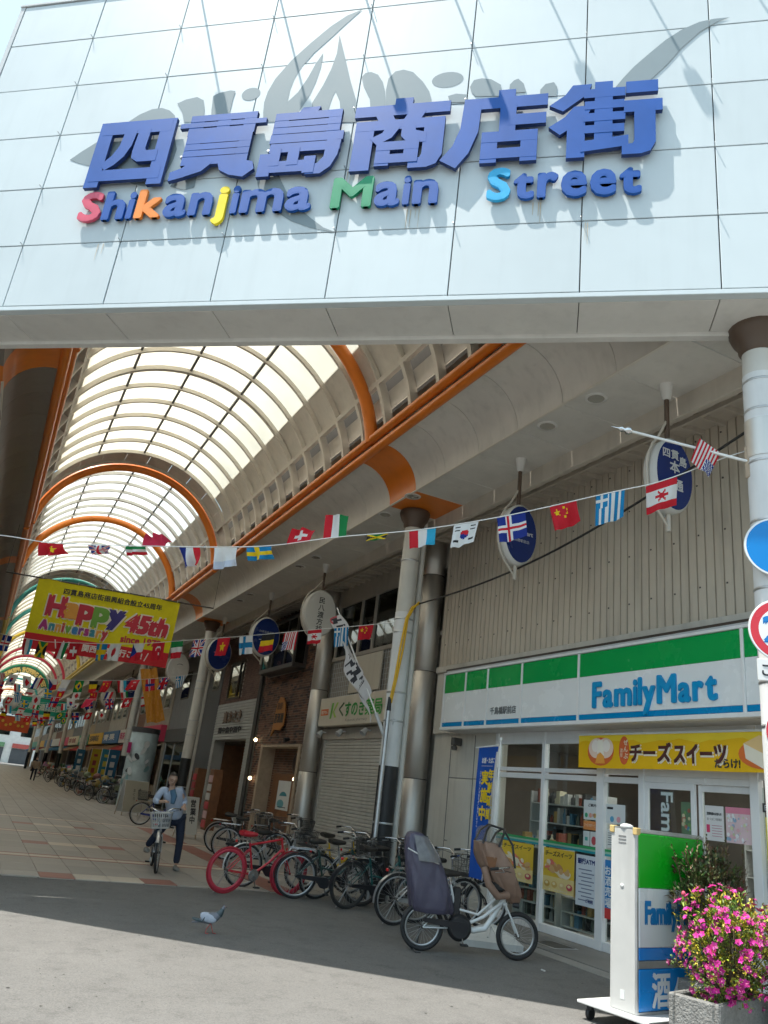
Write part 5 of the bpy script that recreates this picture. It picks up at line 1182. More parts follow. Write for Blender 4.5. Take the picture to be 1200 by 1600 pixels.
for i, (p, w, h, key, wave, tilt, curl) in enumerate([
    ((0.18, 9.91, 4.05), 0.34, 0.16, 'vietnam', 0.05, (0.3, 0.1, 0.25), 0.9), ((0.72, 9.49, 4.06), 0.3, 0.12, 'uk', 0.05, (0.2, 0.2, 0.2), 0.9), ((1.02, 9.25, 4.06), 0.26, 0.11, 'italy', 0.05, (0.2, 0.2, 0.2), 0.8),
    ((1.30, 9.03, 4.08), 0.30, 0.17, 'red', 0.05, (0.1, 0.2, 1.75), 0.6), ((1.58, 8.81, 4.09), 0.26, 0.24, 'france', 0.05, (0.3, 0, 0), 0.8), ((1.95, 8.53, 4.1), 0.28, 0.26, 'white', 0.04, (0.35, 0, 0), 0.9), ((2.33, 8.22, 4.13), 0.3, 0.16, 'sweden', 0.04, (0.3, 0, 0.2), 0.7),
    ((2.65, 7.97, 4.2), 0.28, 0.19, 'swiss', 0.03, (0.05, 0, 1.6), 0.5), ((2.99, 7.71, 4.28), 0.27, 0.28, 'hungary', 0.012, (0, 0, 1.95), 0.1), ((3.30, 7.46, 4.33), 0.24, 0.07, 'jamaica', 0.03, (0, 0.3, 0), 0.5), ((3.72, 7.13, 4.41), 0.30, 0.20, 'lux', 0.02, (0.1, 0, 0), 0.4),
    ((4.08, 6.85, 4.49), 0.27, 0.28, 'korea', 0.015, (-0.05, 0, 0), 0.1), ((4.5, 6.52, 4.6), 0.31, 0.29, 'iceland', 0.015, (0.12, 0, 0), 0.1), ((4.91, 6.21, 4.75), 0.29, 0.27, 'china', 0.03, (0.2, 0, 0), 0.3), ((5.33, 5.88, 4.92), 0.31, 0.33, 'greece', 0.015, (0.08, 0, 0), 0.1), ((5.74, 5.56, 5.1), 0.34, 0.31, 'canada', 0.02, (0.08, 0, 0), 0.15)]):
    hang_flag(q1, p, w, h, key, 0, i, wave * 1.3 + 0.008, (tilt[0] + 0.06 * math.sin(i * 2.1), tilt[1] + 0.08 * math.cos(i * 1.3), tilt[2]), curl + 0.15 + 0.12 * (i % 3))
L2 = [(-1.4, 21.0, 4.35), (-0.17, 19.74, 4.14), (0.63, 18.88, 4.03), (0.94, 18.53, 4.01), (2.29, 17.07, 4.05), (3.25, 16.03, 4.18), (3.86, 15.36, 4.27), (4.54, 14.62, 4.38), (5.21, 13.89, 4.5), (5.93, 13.11, 4.62), (6.36, 12.67, 4.71)]
q2 = string(L2, 1)
k2 = ['iceland', 'lux', 'jamaica', 'hungary', 'swiss', 'sweden', 'japan', 'cz', 'turkey', 'italy', 'uk', 'vietnam', 'finland', 'belgium', 'us', 'canada', 'greece', 'china']
for i, key in enumerate(k2):
    u = i / (len(k2) - 1); X = 0.03 + 5.90 * u if i else 0.02; p = min(q2, key=lambda a: abs(a.x - X))
    hang_flag(q2, p, 0.29, 0.36 if i not in (15, 17) else 0.27, key, 1, 40 + i, 0.03, (0.10 * math.sin(i * 1.7), 0.05 * math.cos(i * 2.3), 0), 0.15 + 0.35 * (i % 4 == 1))
def simple_string(idx, pr, pl, zr, zl, sag, n, seed, fsize=0.3):
    pts = []
    for k in range(9):
        u = k / 8; pts.append((pr[0] + (pl[0] - pr[0]) * u, pr[1] + (pl[1] - pr[1]) * u, zr + (zl - zr) * u - sag * 4 * u * (1 - u)))
    q = string(pts, idx, 0.006); keys = list(DES); random.Random(seed).shuffle(keys)
    for i in range(n):
        X = pr[0] - 0.5 - (pr[0] - pl[0] - 0.7) * i / (n - 1); p = min(q, key=lambda a: abs(a.x - X))
        hang_flag(q, p, fsize, fsize * 1.2, keys[i % len(keys)], idx, seed + i, 0.05, (0.25 * math.sin(i * 2.7 + seed), 0.1 * math.cos(i), 0.3 * (i % 3 == 0)), 0.3 + 0.5 * ((i * 7 + seed) % 3 == 0), fine=False)
simple_string(2, (6.4, 28.0), (-0.6, 33.5), 5.05, 4.5, 0.35, 15, 3, 0.36)
simple_string(3, (6.4, 34.5), (-0.6, 38.0), 4.7, 4.3, 0.40, 10, 9, 0.36)
simple_string(4, (6.4, 41.0), (-0.6, 44.0), 5.3, 5.1, 0.35, 10, 14, 0.36)
simple_string(5, (6.4, 48.0), (-0.6, 50.0), 4.6, 4.4, 0.40, 10, 21, 0.36)
simple_string(6, (6.4, 55.0), (-0.6, 57.0), 5.5, 5.3, 0.45, 9, 33, 0.36)
simple_string(7, (6.4, 62.0), (-0.6, 63.0), 4.8, 4.7, 0.45, 9, 44, 0.38)
simple_string(8, (6.4, 72.0), (-0.6, 73.0), 5.6, 5.5, 0.45, 9, 52, 0.4)
simple_string(9, (6.4, 84.0), (-0.6, 85.0), 5.3, 5.2, 0.45, 9, 60, 0.42)

# anniversary banner
bn = thing('anniversary_banner', 'large yellow-green and red anniversary banner hanging across the arcade', 'banner', (2.4, 23.3, 4.3))
bfr = Frame((0.36, 23.25, 4.33), (1, 0, 0.03), (0, 0, 1)); BW, BH = 3.98, 1.97
bm = MB(); nb = 40
for i in range(nb):
    for (v0, v1, c) in ((0.0, 0.22, (0.58, 0.03, 0.04)), (0.22, 1.0, (0.72, 0.64, 0.02))):
        x0, x1 = BW * i / nb, BW * (i + 1) / nb
        def hh(x): return 0.02 * math.sin(x * 2.6) + 0.012 * math.sin(x * 6.1)
        def xs(x, v): return x + 0.07 * (1 - v) * (0.5 - x / BW)
        bm.col = c; bm.poly([bfr.p(xs(x0, v0), BH * v0, hh(x0)), bfr.p(xs(x1, v0), BH * v0, hh(x1)), bfr.p(xs(x1, v1), BH * v1, hh(x1)), bfr.p(xs(x0, v1), BH * v1, hh(x0))], True)
bm.build('cloth', 'cloth_print', bn)
bt = MB(); H = 0.036
bt.col = (0.03, 0.03, 0.03); bt.text('四貫島商店街振興組合設立45周年', bfr, 0.72, 1.62, w=2.75, hgt=0.17, bold=0.03, h=H)
x = 0.42
for ch, c, w, dy in (('H', (0.50, 0.02, 0.06), 0.42, 0), ('a', (0.72, 0.33, 0.05), 0.33, 0), ('p', (0.50, 0.02, 0.05), 0.36, -0.13), ('p', (0.15, 0.38, 0.05), 0.36, -0.13), ('y', (0.04, 0.03, 0.22), 0.40, -0.13)):
    hg = 0.50 if ch == 'H' else (0.36 if ch == 'a' else 0.50)
    bt.col = (0.74, 0.72, 0.66); bt.text(ch, bfr, x, 1.0 + dy, w=w, hgt=hg, bold=0.11, h=H); bt.col = c; bt.text(ch, bfr, x, 1.0 + dy, w=w, hgt=hg, bold=0.065, h=H + 0.008); x += w + 0.045
bt.col = (0.74, 0.72, 0.66); bt.text('45th', bfr, 2.55, 0.88, w=1.15, hgt=0.48, bold=0.11, h=H, shear=0.18); bt.col = (0.55, 0.03, 0.06); bt.text('45th', bfr, 2.55, 0.88, w=1.15, hgt=0.48, bold=0.06, h=H + 0.008, shear=0.18)
x = 0.33; pal = [(0.4, 0.03, 0.22), (0.03, 0.25, 0.35), (0.72, 0.33, 0.05), (0.5, 0.03, 0.05), (0.15, 0.38, 0.05), (0.03, 0.2, 0.5), (0.2, 0.05, 0.3)]
for k, ch in enumerate('Anniversary'):
    q = text_mesh(ch); w = (q[3] - q[2]) * 0.30; hg = (q[5] - q[4]) * 0.36; dy = q[4] * 0.36
    bt.col = (0.74, 0.72, 0.66); bt.text(ch, bfr, x, 0.58 + dy, w=w, hgt=hg, bold=0.11, h=H); bt.col = pal[k % 7]; bt.text(ch, bfr, x, 0.58 + dy, w=w, hgt=hg, bold=0.055, h=H + 0.008); x += w + 0.055
bt.col = (0.5, 0.03, 0.05); bt.text('since 1978', bfr, 2.52, 0.55, w=1.12, hgt=0.19, bold=0.04, h=H)
bt.col = (0.75, 0.72, 0.7); bt.text('大阪・関西万博へ行こう!', bfr, 0.95, 0.13, w=2.25, hgt=0.20, bold=0.03, h=H); bt.poly([bfr.p(3.27, 0.1, H), bfr.p(3.30, 0.1, H), bfr.p(3.38, 0.34, H), bfr.p(3.35, 0.34, H)]); bt.poly([bfr.p(0.80, 0.34, H), bfr.p(0.83, 0.34, H), bfr.p(0.90, 0.1, H), bfr.p(0.87, 0.1, H)])
bt.build('lettering', 'print', bn)
MB().tube([(-0.5, 23.25, 6.27), (5.35, 23.25, 6.45)], 0.022, 8).build('pole', 'dark_metal', bn)
for k in range(9):
    xx = 0.1 + (BW - 0.2) * k / 8; MB().tube([bfr.p(xx, BH - 0.02, 0.02), bfr.p(xx, BH + 0.06, 0.03), bfr.p(xx, BH - 0.02, -0.02)], 0.006, 5).build('tie', 'string_white', bn)
for xx in (-0.5, 5.35): MB().tube([(xx, 23.25, 6.27 if xx < 0 else 6.45), (xx, 23.25, 7.7)], 0.008, 5).build('suspension_wire', 'dark_metal', bn)

# hanging oval shop signs
mat('sign_rim', (0.58, 0.57, 0.54), 0.45, var=0.06, grime=0.15)
def oval_sign(x, y, z, label, face, txt, w=0.62, h=0.98):
    t = thing('oval_sign', label, 'sign', (x, y, z), group='oval shop signs hanging under the canopy')
    rim = MB(); n = 40; T = 0.11; pr = [(0.93, -T), (1.0, -T + 0.02), (1.0, T - 0.02), (0.93, T)]; b = len(rim.v)
    for (k_, d) in pr:
        for i in range(n): a = 2 * math.pi * i / n; rim.v.append(V3((x + k_ * w / 2 * math.cos(a), y + d, z + k_ * h / 2 * math.sin(a))))
    for j in range(3):
        for i in range(n): i2 = (i + 1) % n; rim.face((b + j * n + i, b + j * n + i2, b + (j + 1) * n + i2, b + (j + 1) * n + i), True)
    rim.build('rim', 'sign_rim', t)
    for s in (-1, 1):
        f = Frame((x, y + s * (T + 0.0), z), (-s, 0, 0), (0, 0, 1)); m = MB(); m.col = face; m.disc(f, 0, 0, w / 2 * 0.93, h / 2 * 0.93, 0.002, 40); txt(m, f) if s < 0 else None; m.build('face', 'print_gloss', t)
    MB().tube([(x, y, 6.95), (x, y, z + h / 2 - 0.02)], 0.032, 10).build('hanger', 'capital', t); MB().lathe([(0.05, -0.22), (0.085, -0.02), (0.09, 0.0)], 16, (x, y, 6.95)).build('ceiling_cone', 'soffit', t)
    MB().tube([(x, y, z - h / 2 + 0.02), (x, y, z - h / 2 - 0.22)], 0.032, 10).build('lower_rod', 'tan_metal', t)
    MB().tube([(x - 0.0, y, z + h / 2 + 0.30)] + [(x - w * 0.56 * math.cos(R(a)), y, z + h * 0.56 * math.sin(R(a))) for a in (62, 45, 25, 5, -15, -35, -55)] + [(x, y, z - h / 2 - 0.17)], 0.018, 6).build('side_bracket', 'tan_metal', t)
NAVY = (0.012, 0.03, 0.15)
def tx1(m, f):
    m.col = (0.62, 0.63, 0.62)
    for k, ch in enumerate('四貫島'): m.text(ch, f, -0.19 + 0.135 * k, 0.20 + (0.03 if k == 1 else 0.0) - 0.03 * k, size=0.135, bold=0.02)
    m.text('本', f, -0.08, 0.02, size=0.17, bold=0.02); m.text('通', f, -0.02, -0.20, size=0.16, bold=0.02)
def tx2(m, f): m.col = (0.62, 0.63, 0.62); m.text('FamilyMart', f, -0.22, -0.02, w=0.44, hgt=0.09, bold=0.02); m.text('千鳥橋駅前店', f, -0.18, -0.13, w=0.34, hgt=0.05)
def tx3(m, f): m.col = BK; m.text('民八渡方胡', f, -0.08, 0.24, size=0.17, bold=0.01, vertical=True)
def tx4(m, f): m.col = (0.5, 0.52, 0.55); m.text('四貫島商店街', f, -0.22, 0.10, w=0.44, hgt=0.07); m.quad(f, -0.2, -0.12, 0.2, -0.10, 0.004); m.quad(f, -0.15, -0.2, 0.15, -0.18, 0.004)
def tx5(m, f): m.col = (0.45, 0.18, 0.3); m.text('よしの', f, -0.2, 0.0, w=0.4, hgt=0.14, bold=0.02)
def tx6(m, f): m.col = (0.25, 0.25, 0.24); m.disc(f, 0.05, 0.14, 0.14, 0.07, 0.004, 20, 0.5, 3.4); m.col = (0.68, 0.67, 0.64); m.disc(f, 0.04, 0.12, 0.12, 0.06, 0.005, 20, 0.5, 3.4)
CREAM = (0.66, 0.65, 0.61)
oval_sign(6.66, 6.37, 5.66, 'navy oval sign nearest the entrance with the street name, over the store', NAVY, tx1)
oval_sign(6.60, 9.38, 5.64, 'navy oval sign with the store name, second from the entrance', NAVY, tx2)
oval_sign(6.65, 17.6, 5.68, 'cream oval sign with vertical black brush lettering by the pharmacy', CREAM, tx3, 0.85, 1.15)
oval_sign(6.65, 21.75, 5.62, 'navy oval sign in front of the brick shop', NAVY, tx4, 0.85, 1.15)
oval_sign(6.65, 26.8, 5.66, 'navy oval sign with pink lettering near the third column', NAVY, tx5, 0.85, 1.15)
oval_sign(6.65, 33.2, 5.72, 'cream oval sign with a curved mark by the dark grey building', CREAM, tx6, 0.9, 1.25)
for i, yy in enumerate((45.0, 53.0, 62.0)): oval_sign(6.65, yy, 5.7, ['small distant navy oval sign beyond the poster pillar', 'distant cream oval sign halfway down the arcade', 'farthest navy oval sign down the arcade'][i], [NAVY, CREAM, NAVY][i], tx4, 0.9, 1.2)

# road signs strapped to the first column
def road_sign(z, r, label, paint, plate=None, dx=0.0, dxy=0.0):
    c = V3((6.5, 4.9, 0)) + SOUT * 0.215 + SEX * dx; f = Frame((c.x, c.y, z), SEX, (0, 0, 1))
    t = thing('road_sign', label, 'road sign', (c.x, c.y, z), group='road signs on the column at the right edge')
    m = MB()
    if plate:
        w, h = plate; m.box(f.p(0, 0, -0.006), (w, 0.012, h), 0.004, Matrix((SEX, SIN, V3((0, 0, 1)))).transposed())
    else: m.lathe([(r - 0.004, -0.012), (r, -0.010), (r, -0.002), (r - 0.004, 0.0)], 40, f.O, f.n)
    m.build('plate', 'white_metal', t)
    p = MB(); paint(p, f, r); p.build('printed_face', 'print_gloss', t)
    b = MB()
    for s in (-0.1, 0.1): b.bar(f.p(-0.14, s if not plate else s * 0.3, -0.03), f.p(0.14, s if not plate else s * 0.3, -0.03), 0.03, 0.03); b.bar(f.p(0, s if not plate else s * 0.3, -0.02), f.p(0, s if not plate else s * 0.3, -0.06), 0.04, 0.03)
    b.build('bracket', 'galv', t)
def ring(p, f, r, c0, c1, k0, k1): p.col = c0; p.disc(f, 0, 0, r * k0, h=0.002, n=48); p.col = c1; p.disc(f, 0, 0, r * k1, h=0.003, n=48)
def s_ped(p, f, r):
    ring(p, f, r, WHITE, (0.0, 0.22, 0.62), 0.985, 0.93); p.col = WHITE
    for (ox, oy, k) in ((0.03, 0.03, 1.0), (0.16, -0.06, 0.72)):
        def Q(x, y): return f.p(ox + x * k, oy + y * k, 0.004)
        p.disc(f, ox, oy + 0.115 * k, 0.038 * k, h=0.004, n=16); p.poly([Q(-0.06, 0.06), Q(0.05, 0.06), Q(0.04, -0.05), Q(0.07, -0.18), Q(0.02, -0.18), Q(0.0, -0.08), Q(-0.04, -0.18), Q(-0.09, -0.18), Q(-0.04, -0.05)])
def s_20(p, f, r): ring(p, f, r, WHITE, (0.62, 0.03, 0.05), 0.985, 0.94); p.col = WHITE; p.disc(f, 0, 0, r * 0.70, h=0.004, n=48); p.col = (0.01, 0.2, 0.55); p.text('20', f, -0.165, -0.12, w=0.33, hgt=0.24, bold=0.028, h=0.005)
def s_koko(p, f, r): p.col = (0.76, 0.76, 0.75); p.quad(f, -0.235, -0.095, 0.235, 0.095, 0.002); p.col = INK; p.text('ここから', f, -0.20, -0.055, w=0.40, hgt=0.11, bold=0.02, h=0.004)
def s_nopark(p, f, r):
    ring(p, f, r, (0.62, 0.03, 0.05), (0.01, 0.07, 0.40), 0.985, 0.80); p.col = (0.62, 0.03, 0.05); p.poly([f.p(-r * 0.65, r * 0.5, .004), f.p(-r * 0.5, r * 0.65, .004), f.p(r * 0.65, -r * 0.5, .004), f.p(r * 0.5, -r * 0.65, .004)])
def s_hours(p, f, r): p.col = (0.76, 0.74, 0.68); p.quad(f, -0.16, -0.13, 0.16, 0.13, 0.002); p.col = INK; p.text('8-20', f, -0.13, 0.02, w=0.26, hgt=0.07, bold=0.02, h=0.004); p.text('区間内', f, -0.13, -0.09, w=0.26, hgt=0.07, bold=0.02, h=0.004)
road_sign(4.30, 0.30, 'round blue road sign with white figures, uppermost at the right edge', s_ped)
road_sign(3.48, 0.30, 'round white road sign with red ring and blue number', s_20)
road_sign(3.10, 0.0, 'small white plate with black hiragana under the red ringed sign', s_koko, (0.48, 0.20))
road_sign(2.55, 0.26, 'round blue and red prohibition sign low on the edge column', s_nopark, None, 0.06)
road_sign(2.13, 0.0, 'small cream plate with hours, lowest of the road signs', s_hours, (0.33, 0.27), 0.06)

# flag on a pole fixed to the first column
fp = thing('pole_flag', 'striped flag on a white slanting pole fixed to the column at the right edge', 'flag', (6.36, 4.98, 5.29))
a_, b_ = V3((6.36, 4.98, 5.29)), V3((5.50, 5.75, 5.66)); dpl = (b_ - a_).normalized()
MB().tube([a_, b_], 0.016, 8).build('pole', 'string_white', fp); MB().lathe([(0.016, 0), (0.045, 0.03), (0.045, 0.07), (0.02, 0.09), (0.035, 0.12), (0.012, 0.16), (0.002, 0.24)], 12, b_, dpl).build('finial', 'chrome', fp)
MB().box(a_, (0.05, 0.08, 0.36), 0.006).build('bracket', 'wood_pale', fp)
flag_mesh(MB(), a_ + dpl * 0.30 + V3((0.02, 0, 0.02)), V3((-0.75, 0.35, 0.55)), V3((-0.30, 0.20, -0.9)), 0.26, 0.30, d_us, 26, 26, 0.02, 5, 0.4).build('cloth', 'cloth_print', fp)
# shop banner on a slanting pole at the second column
sb_ = thing('pole_banner', 'crumpled white banner with black brush letters on a slanting pole at the sleeved column', 'banner', (6.38, 12.6, 2.6))
a_, b_ = V3((6.32, 12.62, 2.62)), V3((5.55, 13.75, 4.98)); dpl = (b_ - a_).normalized()
MB().tube([a_, b_], 0.014, 8).build('pole', 'string_white', sb_); MB().tube([a_ - dpl * 0.05, a_ + dpl * 0.45], 0.035, 10).build('pole_socket', 'panel_trim', sb_); MB().tube([V3((6.38, 12.62, 2.45)), V3((6.44, 12.56, 2.95))], 0.03, 10).build('pole_socket', 'panel_trim', sb_)
cm = MB(); nx, ny = 14, 50; b0 = len(cm.v)
for j in range(ny + 1):
    v = j / ny; base = b_ + (a_ - b_) * (0.05 + 0.62 * v)
    for i in range(nx + 1):
        u = i / nx; wdt = 0.20 + 0.22 * v * v
        q = base + V3((-0.6 * math.cos(2.6 * v - 0.4), -0.6 * math.sin(2.6 * v - 0.4), 0)) * wdt * u * (0.55 + 0.45 * math.sin(3 * v + 0.3)) + V3((0, 0, -1)) * (0.42 * u * (0.4 + v)) + V3((0.25, -0.5, 0)) * 0.16 * math.sin(u * 6 + v * 9) + V3((-0.4, 0.2, 0.2)) * 0.10 * math.sin(u * 3 - v * 14)
        cm.v.append(q)
rr = random.Random(12); blobs = [(rr.uniform(0.15, 0.85), 0.03 + 0.02 * k + rr.uniform(-.01, .01), rr.uniform(0.06, 0.18), rr.uniform(0.006, 0.014), rr.uniform(-0.5, 0.5)) for k in range(48)]
for j in range(ny):
    for i in range(nx):
        u, v = (i + .5) / nx, (j + .5) / ny; ink = any(abs(u - bx_) < bw__ and abs(v - by_ - sl * (u - bx_) * 0.1) < bh for (bx_, by_, bw__, bh, sl) in blobs)
        cm.col = (0.06, 0.06, 0.07) if ink and v < 0.85 else ((0.6, 0.12, 0.14) if v < 0.05 and u > 0.4 else (0.70, 0.69, 0.70)); a = b0 + j * (nx + 1) + i; cm.face((a, a + 1, a + nx + 2, a + nx + 1), True)
cm.build('cloth', 'cloth_print', sb_)
# orange cloth in the distance
oc = MB(); nx, ny = 14, 26; b0 = len(oc.v); rr = random.Random(3)
for j in range(ny + 1):
    for i in range(nx + 1):
        u, v = i / nx, j / ny
        oc.v.append(V3((5.02 + 0.62 * u + 0.72 * v, 32.4 + 0.10 * math.sin(u * 9 + v * 2) + 0.05 * math.sin(v * 7 + u * 4), 5.35 + 0.16 * u - 2.0 * v + 0.03 * math.sin(u * 8))))
for j in range(ny):
    for i in range(nx): k = rr.random() * (0.5 + 0.5 * math.sin(i * 1.9 + j * 0.7)); oc.col = (0.62 + 0.12 * k, 0.27 + 0.10 * k, 0.03 + 0.08 * k); a = b0 + j * (nx + 1) + i; oc.face((a, a + 1, a + nx + 2, a + nx + 1), True)
tag(oc.build('orange_streamer', 'cloth_print'), 'slanting orange cloth streamer hanging below the anniversary banner', 'streamer')
for xx in (5.1, 5.55): pass
o_ = MB().tube([(5.33, 32.4, 5.42), (5.33, 32.4, 7.6)], 0.008, 5).build('hanging_cord', 'string_white', bpy.data.objects['orange_streamer'])
# blue nobori banner at the store
nb_ = thing('upright_banner', 'tall blue banner with yellow lettering on a pole in front of the store window', 'banner', (6.5, 9.35, 0))
bs = MB(); nfr = [(0.42, 0.0), (0.42, 0.075), (0.36, 0.11), (0.10, 0.21), (0.06, 0.24)]
b = len(bs.v)
for (r_, z_) in nfr:
    for (sx, sy) in ((-1, -1), (1, -1), (1, 1), (-1, 1)):
        q = Matrix.Rotation(R(-25), 3, 'Z') @ V3((sx * r_ * 0.92, sy * r_ * 0.72, 0)); bs.v.append(V3((6.50, 9.35, z_)) + q)
for j in range(len(nfr) - 1):
    for i in range(4): i2 = (i + 1) % 4; bs.face((b + 4 * j + i, b + 4 * j + i2, b + 4 * j + 4 + i2, b + 4 * j + 4 + i))
bs.face([b + 16 + i for i in range(4)])
for k in range(4):
    for s in (-1, 1):
        q0 = Matrix.Rotation(R(-25 + 90 * k + s * 14), 3, 'Z') @ V3((0.33 if k % 2 == 0 else 0.26, 0, 0)); bs.bar(V3((6.50, 9.35, 0.115)) + q0, V3((6.50, 9.35, 0.225)) + q0 * 0.2, 0.022, 0.03)
bs.build('weighted_base', 'white_metal', nb_)
MB().tube([(6.50, 9.35, 0.2), (6.58, 9.46, 2.55)], 0.013, 8).build('pole', 'string_white', nb_); MB().tube([(6.575, 9.45, 2.50), (6.60, 10.12, 2.47)], 0.009, 6).build('cross_arm', 'string_white', nb_); MB().ell((6.58, 9.46, 2.58), (0.02, 0.02, 0.03), 8, 6).build('pole_knob', 'string_white', nb_)
ex_ = V3((-0.04, -0.60, 0.0)); nf = Frame((6.60, 10.08, 0.72), ex_, (0.02, 0.0, 1))
cl_ = MB(); nx, ny = 12, 24; b0 = len(cl_.v)
def ncurl(u, v): return 0.10 * max(0, u - 0.45) ** 2 * (1.2 - v) * 4 + 0.012 * math.sin(u * 6 + v * 3)
for j in range(ny + 1):
    for i in range(nx + 1): u, v = i / nx, j / ny; cl_.v.append(nf.p(0.60 * u, 1.76 * v, ncurl(u, v)))
for j in range(ny):
    for i in range(nx): u = (i + .5) / nx; cl_.col = (0.70, 0.70, 0.72) if u > 0.93 and j < 23 else (0.012, 0.09, 0.46); a = b0 + j * (nx + 1) + i; cl_.face((a, a + 1, a + nx + 2, a + nx + 1), True)
cl_.build('cloth', 'cloth_print', nb_)
nt_ = MB(); nt_.col = (0.72, 0.74, 0.76); nt_.text('お酒・たばこ', nf, 0.17, 1.53, w=0.36, hgt=0.075, bold=0.03, h=0.03); nt_.quad(nf, 0.15, 1.49, 0.54, 1.495, 0.025)
nt_.text('法令に基づき未成年者に販売しません', nf, 0.115, 1.38, size=0.045, vertical=True, h=0.018, spacing=1.0)
nt_.disc(nf, 0.32, 0.42, 0.18, 0.085, 0.04, 24)
nt_.col = (0.78, 0.56, 0.01); nt_.text('実施中', nf, 0.20, 1.24, size=0.20, bold=0.035, vertical=True, h=0.032, spacing=1.2); nt_.text('年齢確認', nf, 0.41, 1.30, size=0.155, bold=0.03, vertical=True, h=0.045, spacing=1.12)
nt_.col = DKBLUE; nt_.text('ご協力ください', nf, 0.19, 0.40, w=0.27, hgt=0.05, bold=0.02, h=0.042)
nt_.build('lettering', 'print', nb_)
# ================================================================ bicycles
mat('paint_red', (0.52, 0.02, 0.035), 0.3, coat=0.4); mat('paint_green', (0.012, 0.045, 0.038), 0.3, coat=0.4); mat('paint_black', (0.02, 0.02, 0.024), 0.3, coat=0.4); mat('paint_silver', (0.45, 0.46, 0.47), 0.3, 0.7); mat('paint_white', (0.70, 0.72, 0.72), 0.3, coat=0.3); mat('paint_blue', (0.01, 0.03, 0.25), 0.3, coat=0.4); mat('paint_yellow', (0.65, 0.42, 0.02), 0.3)
mat('paint_teal', (0.01, 0.09, 0.085), 0.3, coat=0.4); mat('rim_red', (0.55, 0.045, 0.075), 0.4); mat('tyre_red', (0.36, 0.015, 0.03), 0.6); mat('reflector', (0.6, 0.02, 0.02), 0.2); mat('basket_grey', (0.50, 0.50, 0.49), 0.5); mat('leather', (0.03, 0.025, 0.022), 0.5, var=0.2, scale=10)
def wheel(par, tf, cx_, r, tyre='black_rubber', rim='galv', fat=0.021, deep=0.0, nsp=28):
    c = V3((cx_, 0, r)); w = bpy.data.objects.new('wheel', None)
    def circ(rad, n=40, yy=0.0): return [tf(c + V3((rad * math.cos(2 * math.pi * k / n), yy, rad * math.sin(2 * math.pi * k / n)))) for k in range(n)]
    ty = MB().tube(circ(r - fat), fat, 8, closed=True).build('wheel', tyre, par, True)
    rm = MB(); n = 40; b = len(rm.v); r0, r1 = r - 2 * fat + 0.004, r - 2 * fat - 0.018 - deep
    for (rad, yy) in ((r0, -0.012), (r0, 0.012), (r1, 0.008), (r1, -0.008)): rm.v += circ(rad, n, yy)
    for j in range(4):
        for k in range(n): k2 = (k + 1) % n; j2 = (j + 1) % 4; rm.face((b + j * n + k, b + j * n + k2, b + j2 * n + k2, b + j2 * n + k), True)
    rm.build('rim', rim, ty, True)
    sp = MB()
    for k in range(nsp):
        a = 2 * math.pi * k / nsp; s = 1 if k % 2 else -1; a2 = a + (0.5 if (k // 2) % 2 else -0.5)
        sp.tube([tf(c + V3((0.02 * math.cos(a2), s * 0.025, 0.02 * math.sin(a2)))), tf(c + V3((r1 * math.cos(a), 0, r1 * math.sin(a))))], 0.0016, 3, cap=False)
    sp.build('spokes', 'galv', ty, True)
    MB().tube([tf(c + V3((0, -0.045, 0))), tf(c + V3((0, 0.045, 0)))], 0.02, 8).build('hub', 'dark_metal', ty, True)
    return ty
def fender(par, tf, cx_, r, a0, a1, m):
    mb = MB(); n = 16; rows_ = []
    for k in range(n + 1):
        a = R(a0 + (a1 - a0) * k / n)
        for (yy, rad) in ((-0.028, r + 0.012), (0, r + 0.022), (0.028, r + 0.012)): mb.v.append(tf(V3((cx_ + rad * math.cos(a), yy, r + rad * math.sin(a)))))
    for k in range(n):
        for j in range(2): a = 3 * k + j; mb.face((a, a + 1, a + 4, a + 3), True)
    mb.build('mudguard', m, par, True)
def basket(par, tf, c, w, d, h, m, wire=0.003, step=0.035):
    mb = MB(); c = V3(c)
    def P(u, v, z): k = 0.78 + 0.22 * z; return tf(c + V3((u * d / 2 * k, v * w / 2 * k, z * h)))
    for z in (0, 0.33, 0.66, 1.0):
        q = [P(-1, -1, z), P(1, -1, z), P(1, 1, z), P(-1, 1, z)]; rr_ = wire * (2.0 if z in (0, 1.0) else 1.0)
        for k in range(4): mb.tube([q[k], q[(k + 1) % 4]], rr_, 4)
    n = int(w / step)
    for k in range(n + 1):
        s = -1 + 2 * k / n
        for u in (-1, 1): mb.tube([P(u, s, 0), P(u, s, 1)], wire, 4, cap=False)
        mb.tube([P(-1, s, 0), P(1, s, 0)], wire, 4, cap=False)
    n = int(d / step)
    for k in range(n + 1):
        s = -1 + 2 * k / n
        for v in (-1, 1): mb.tube([P(s, v, 0), P(s, v, 1)], wire, 4, cap=False)
    return mb.build('basket', m, par, True)
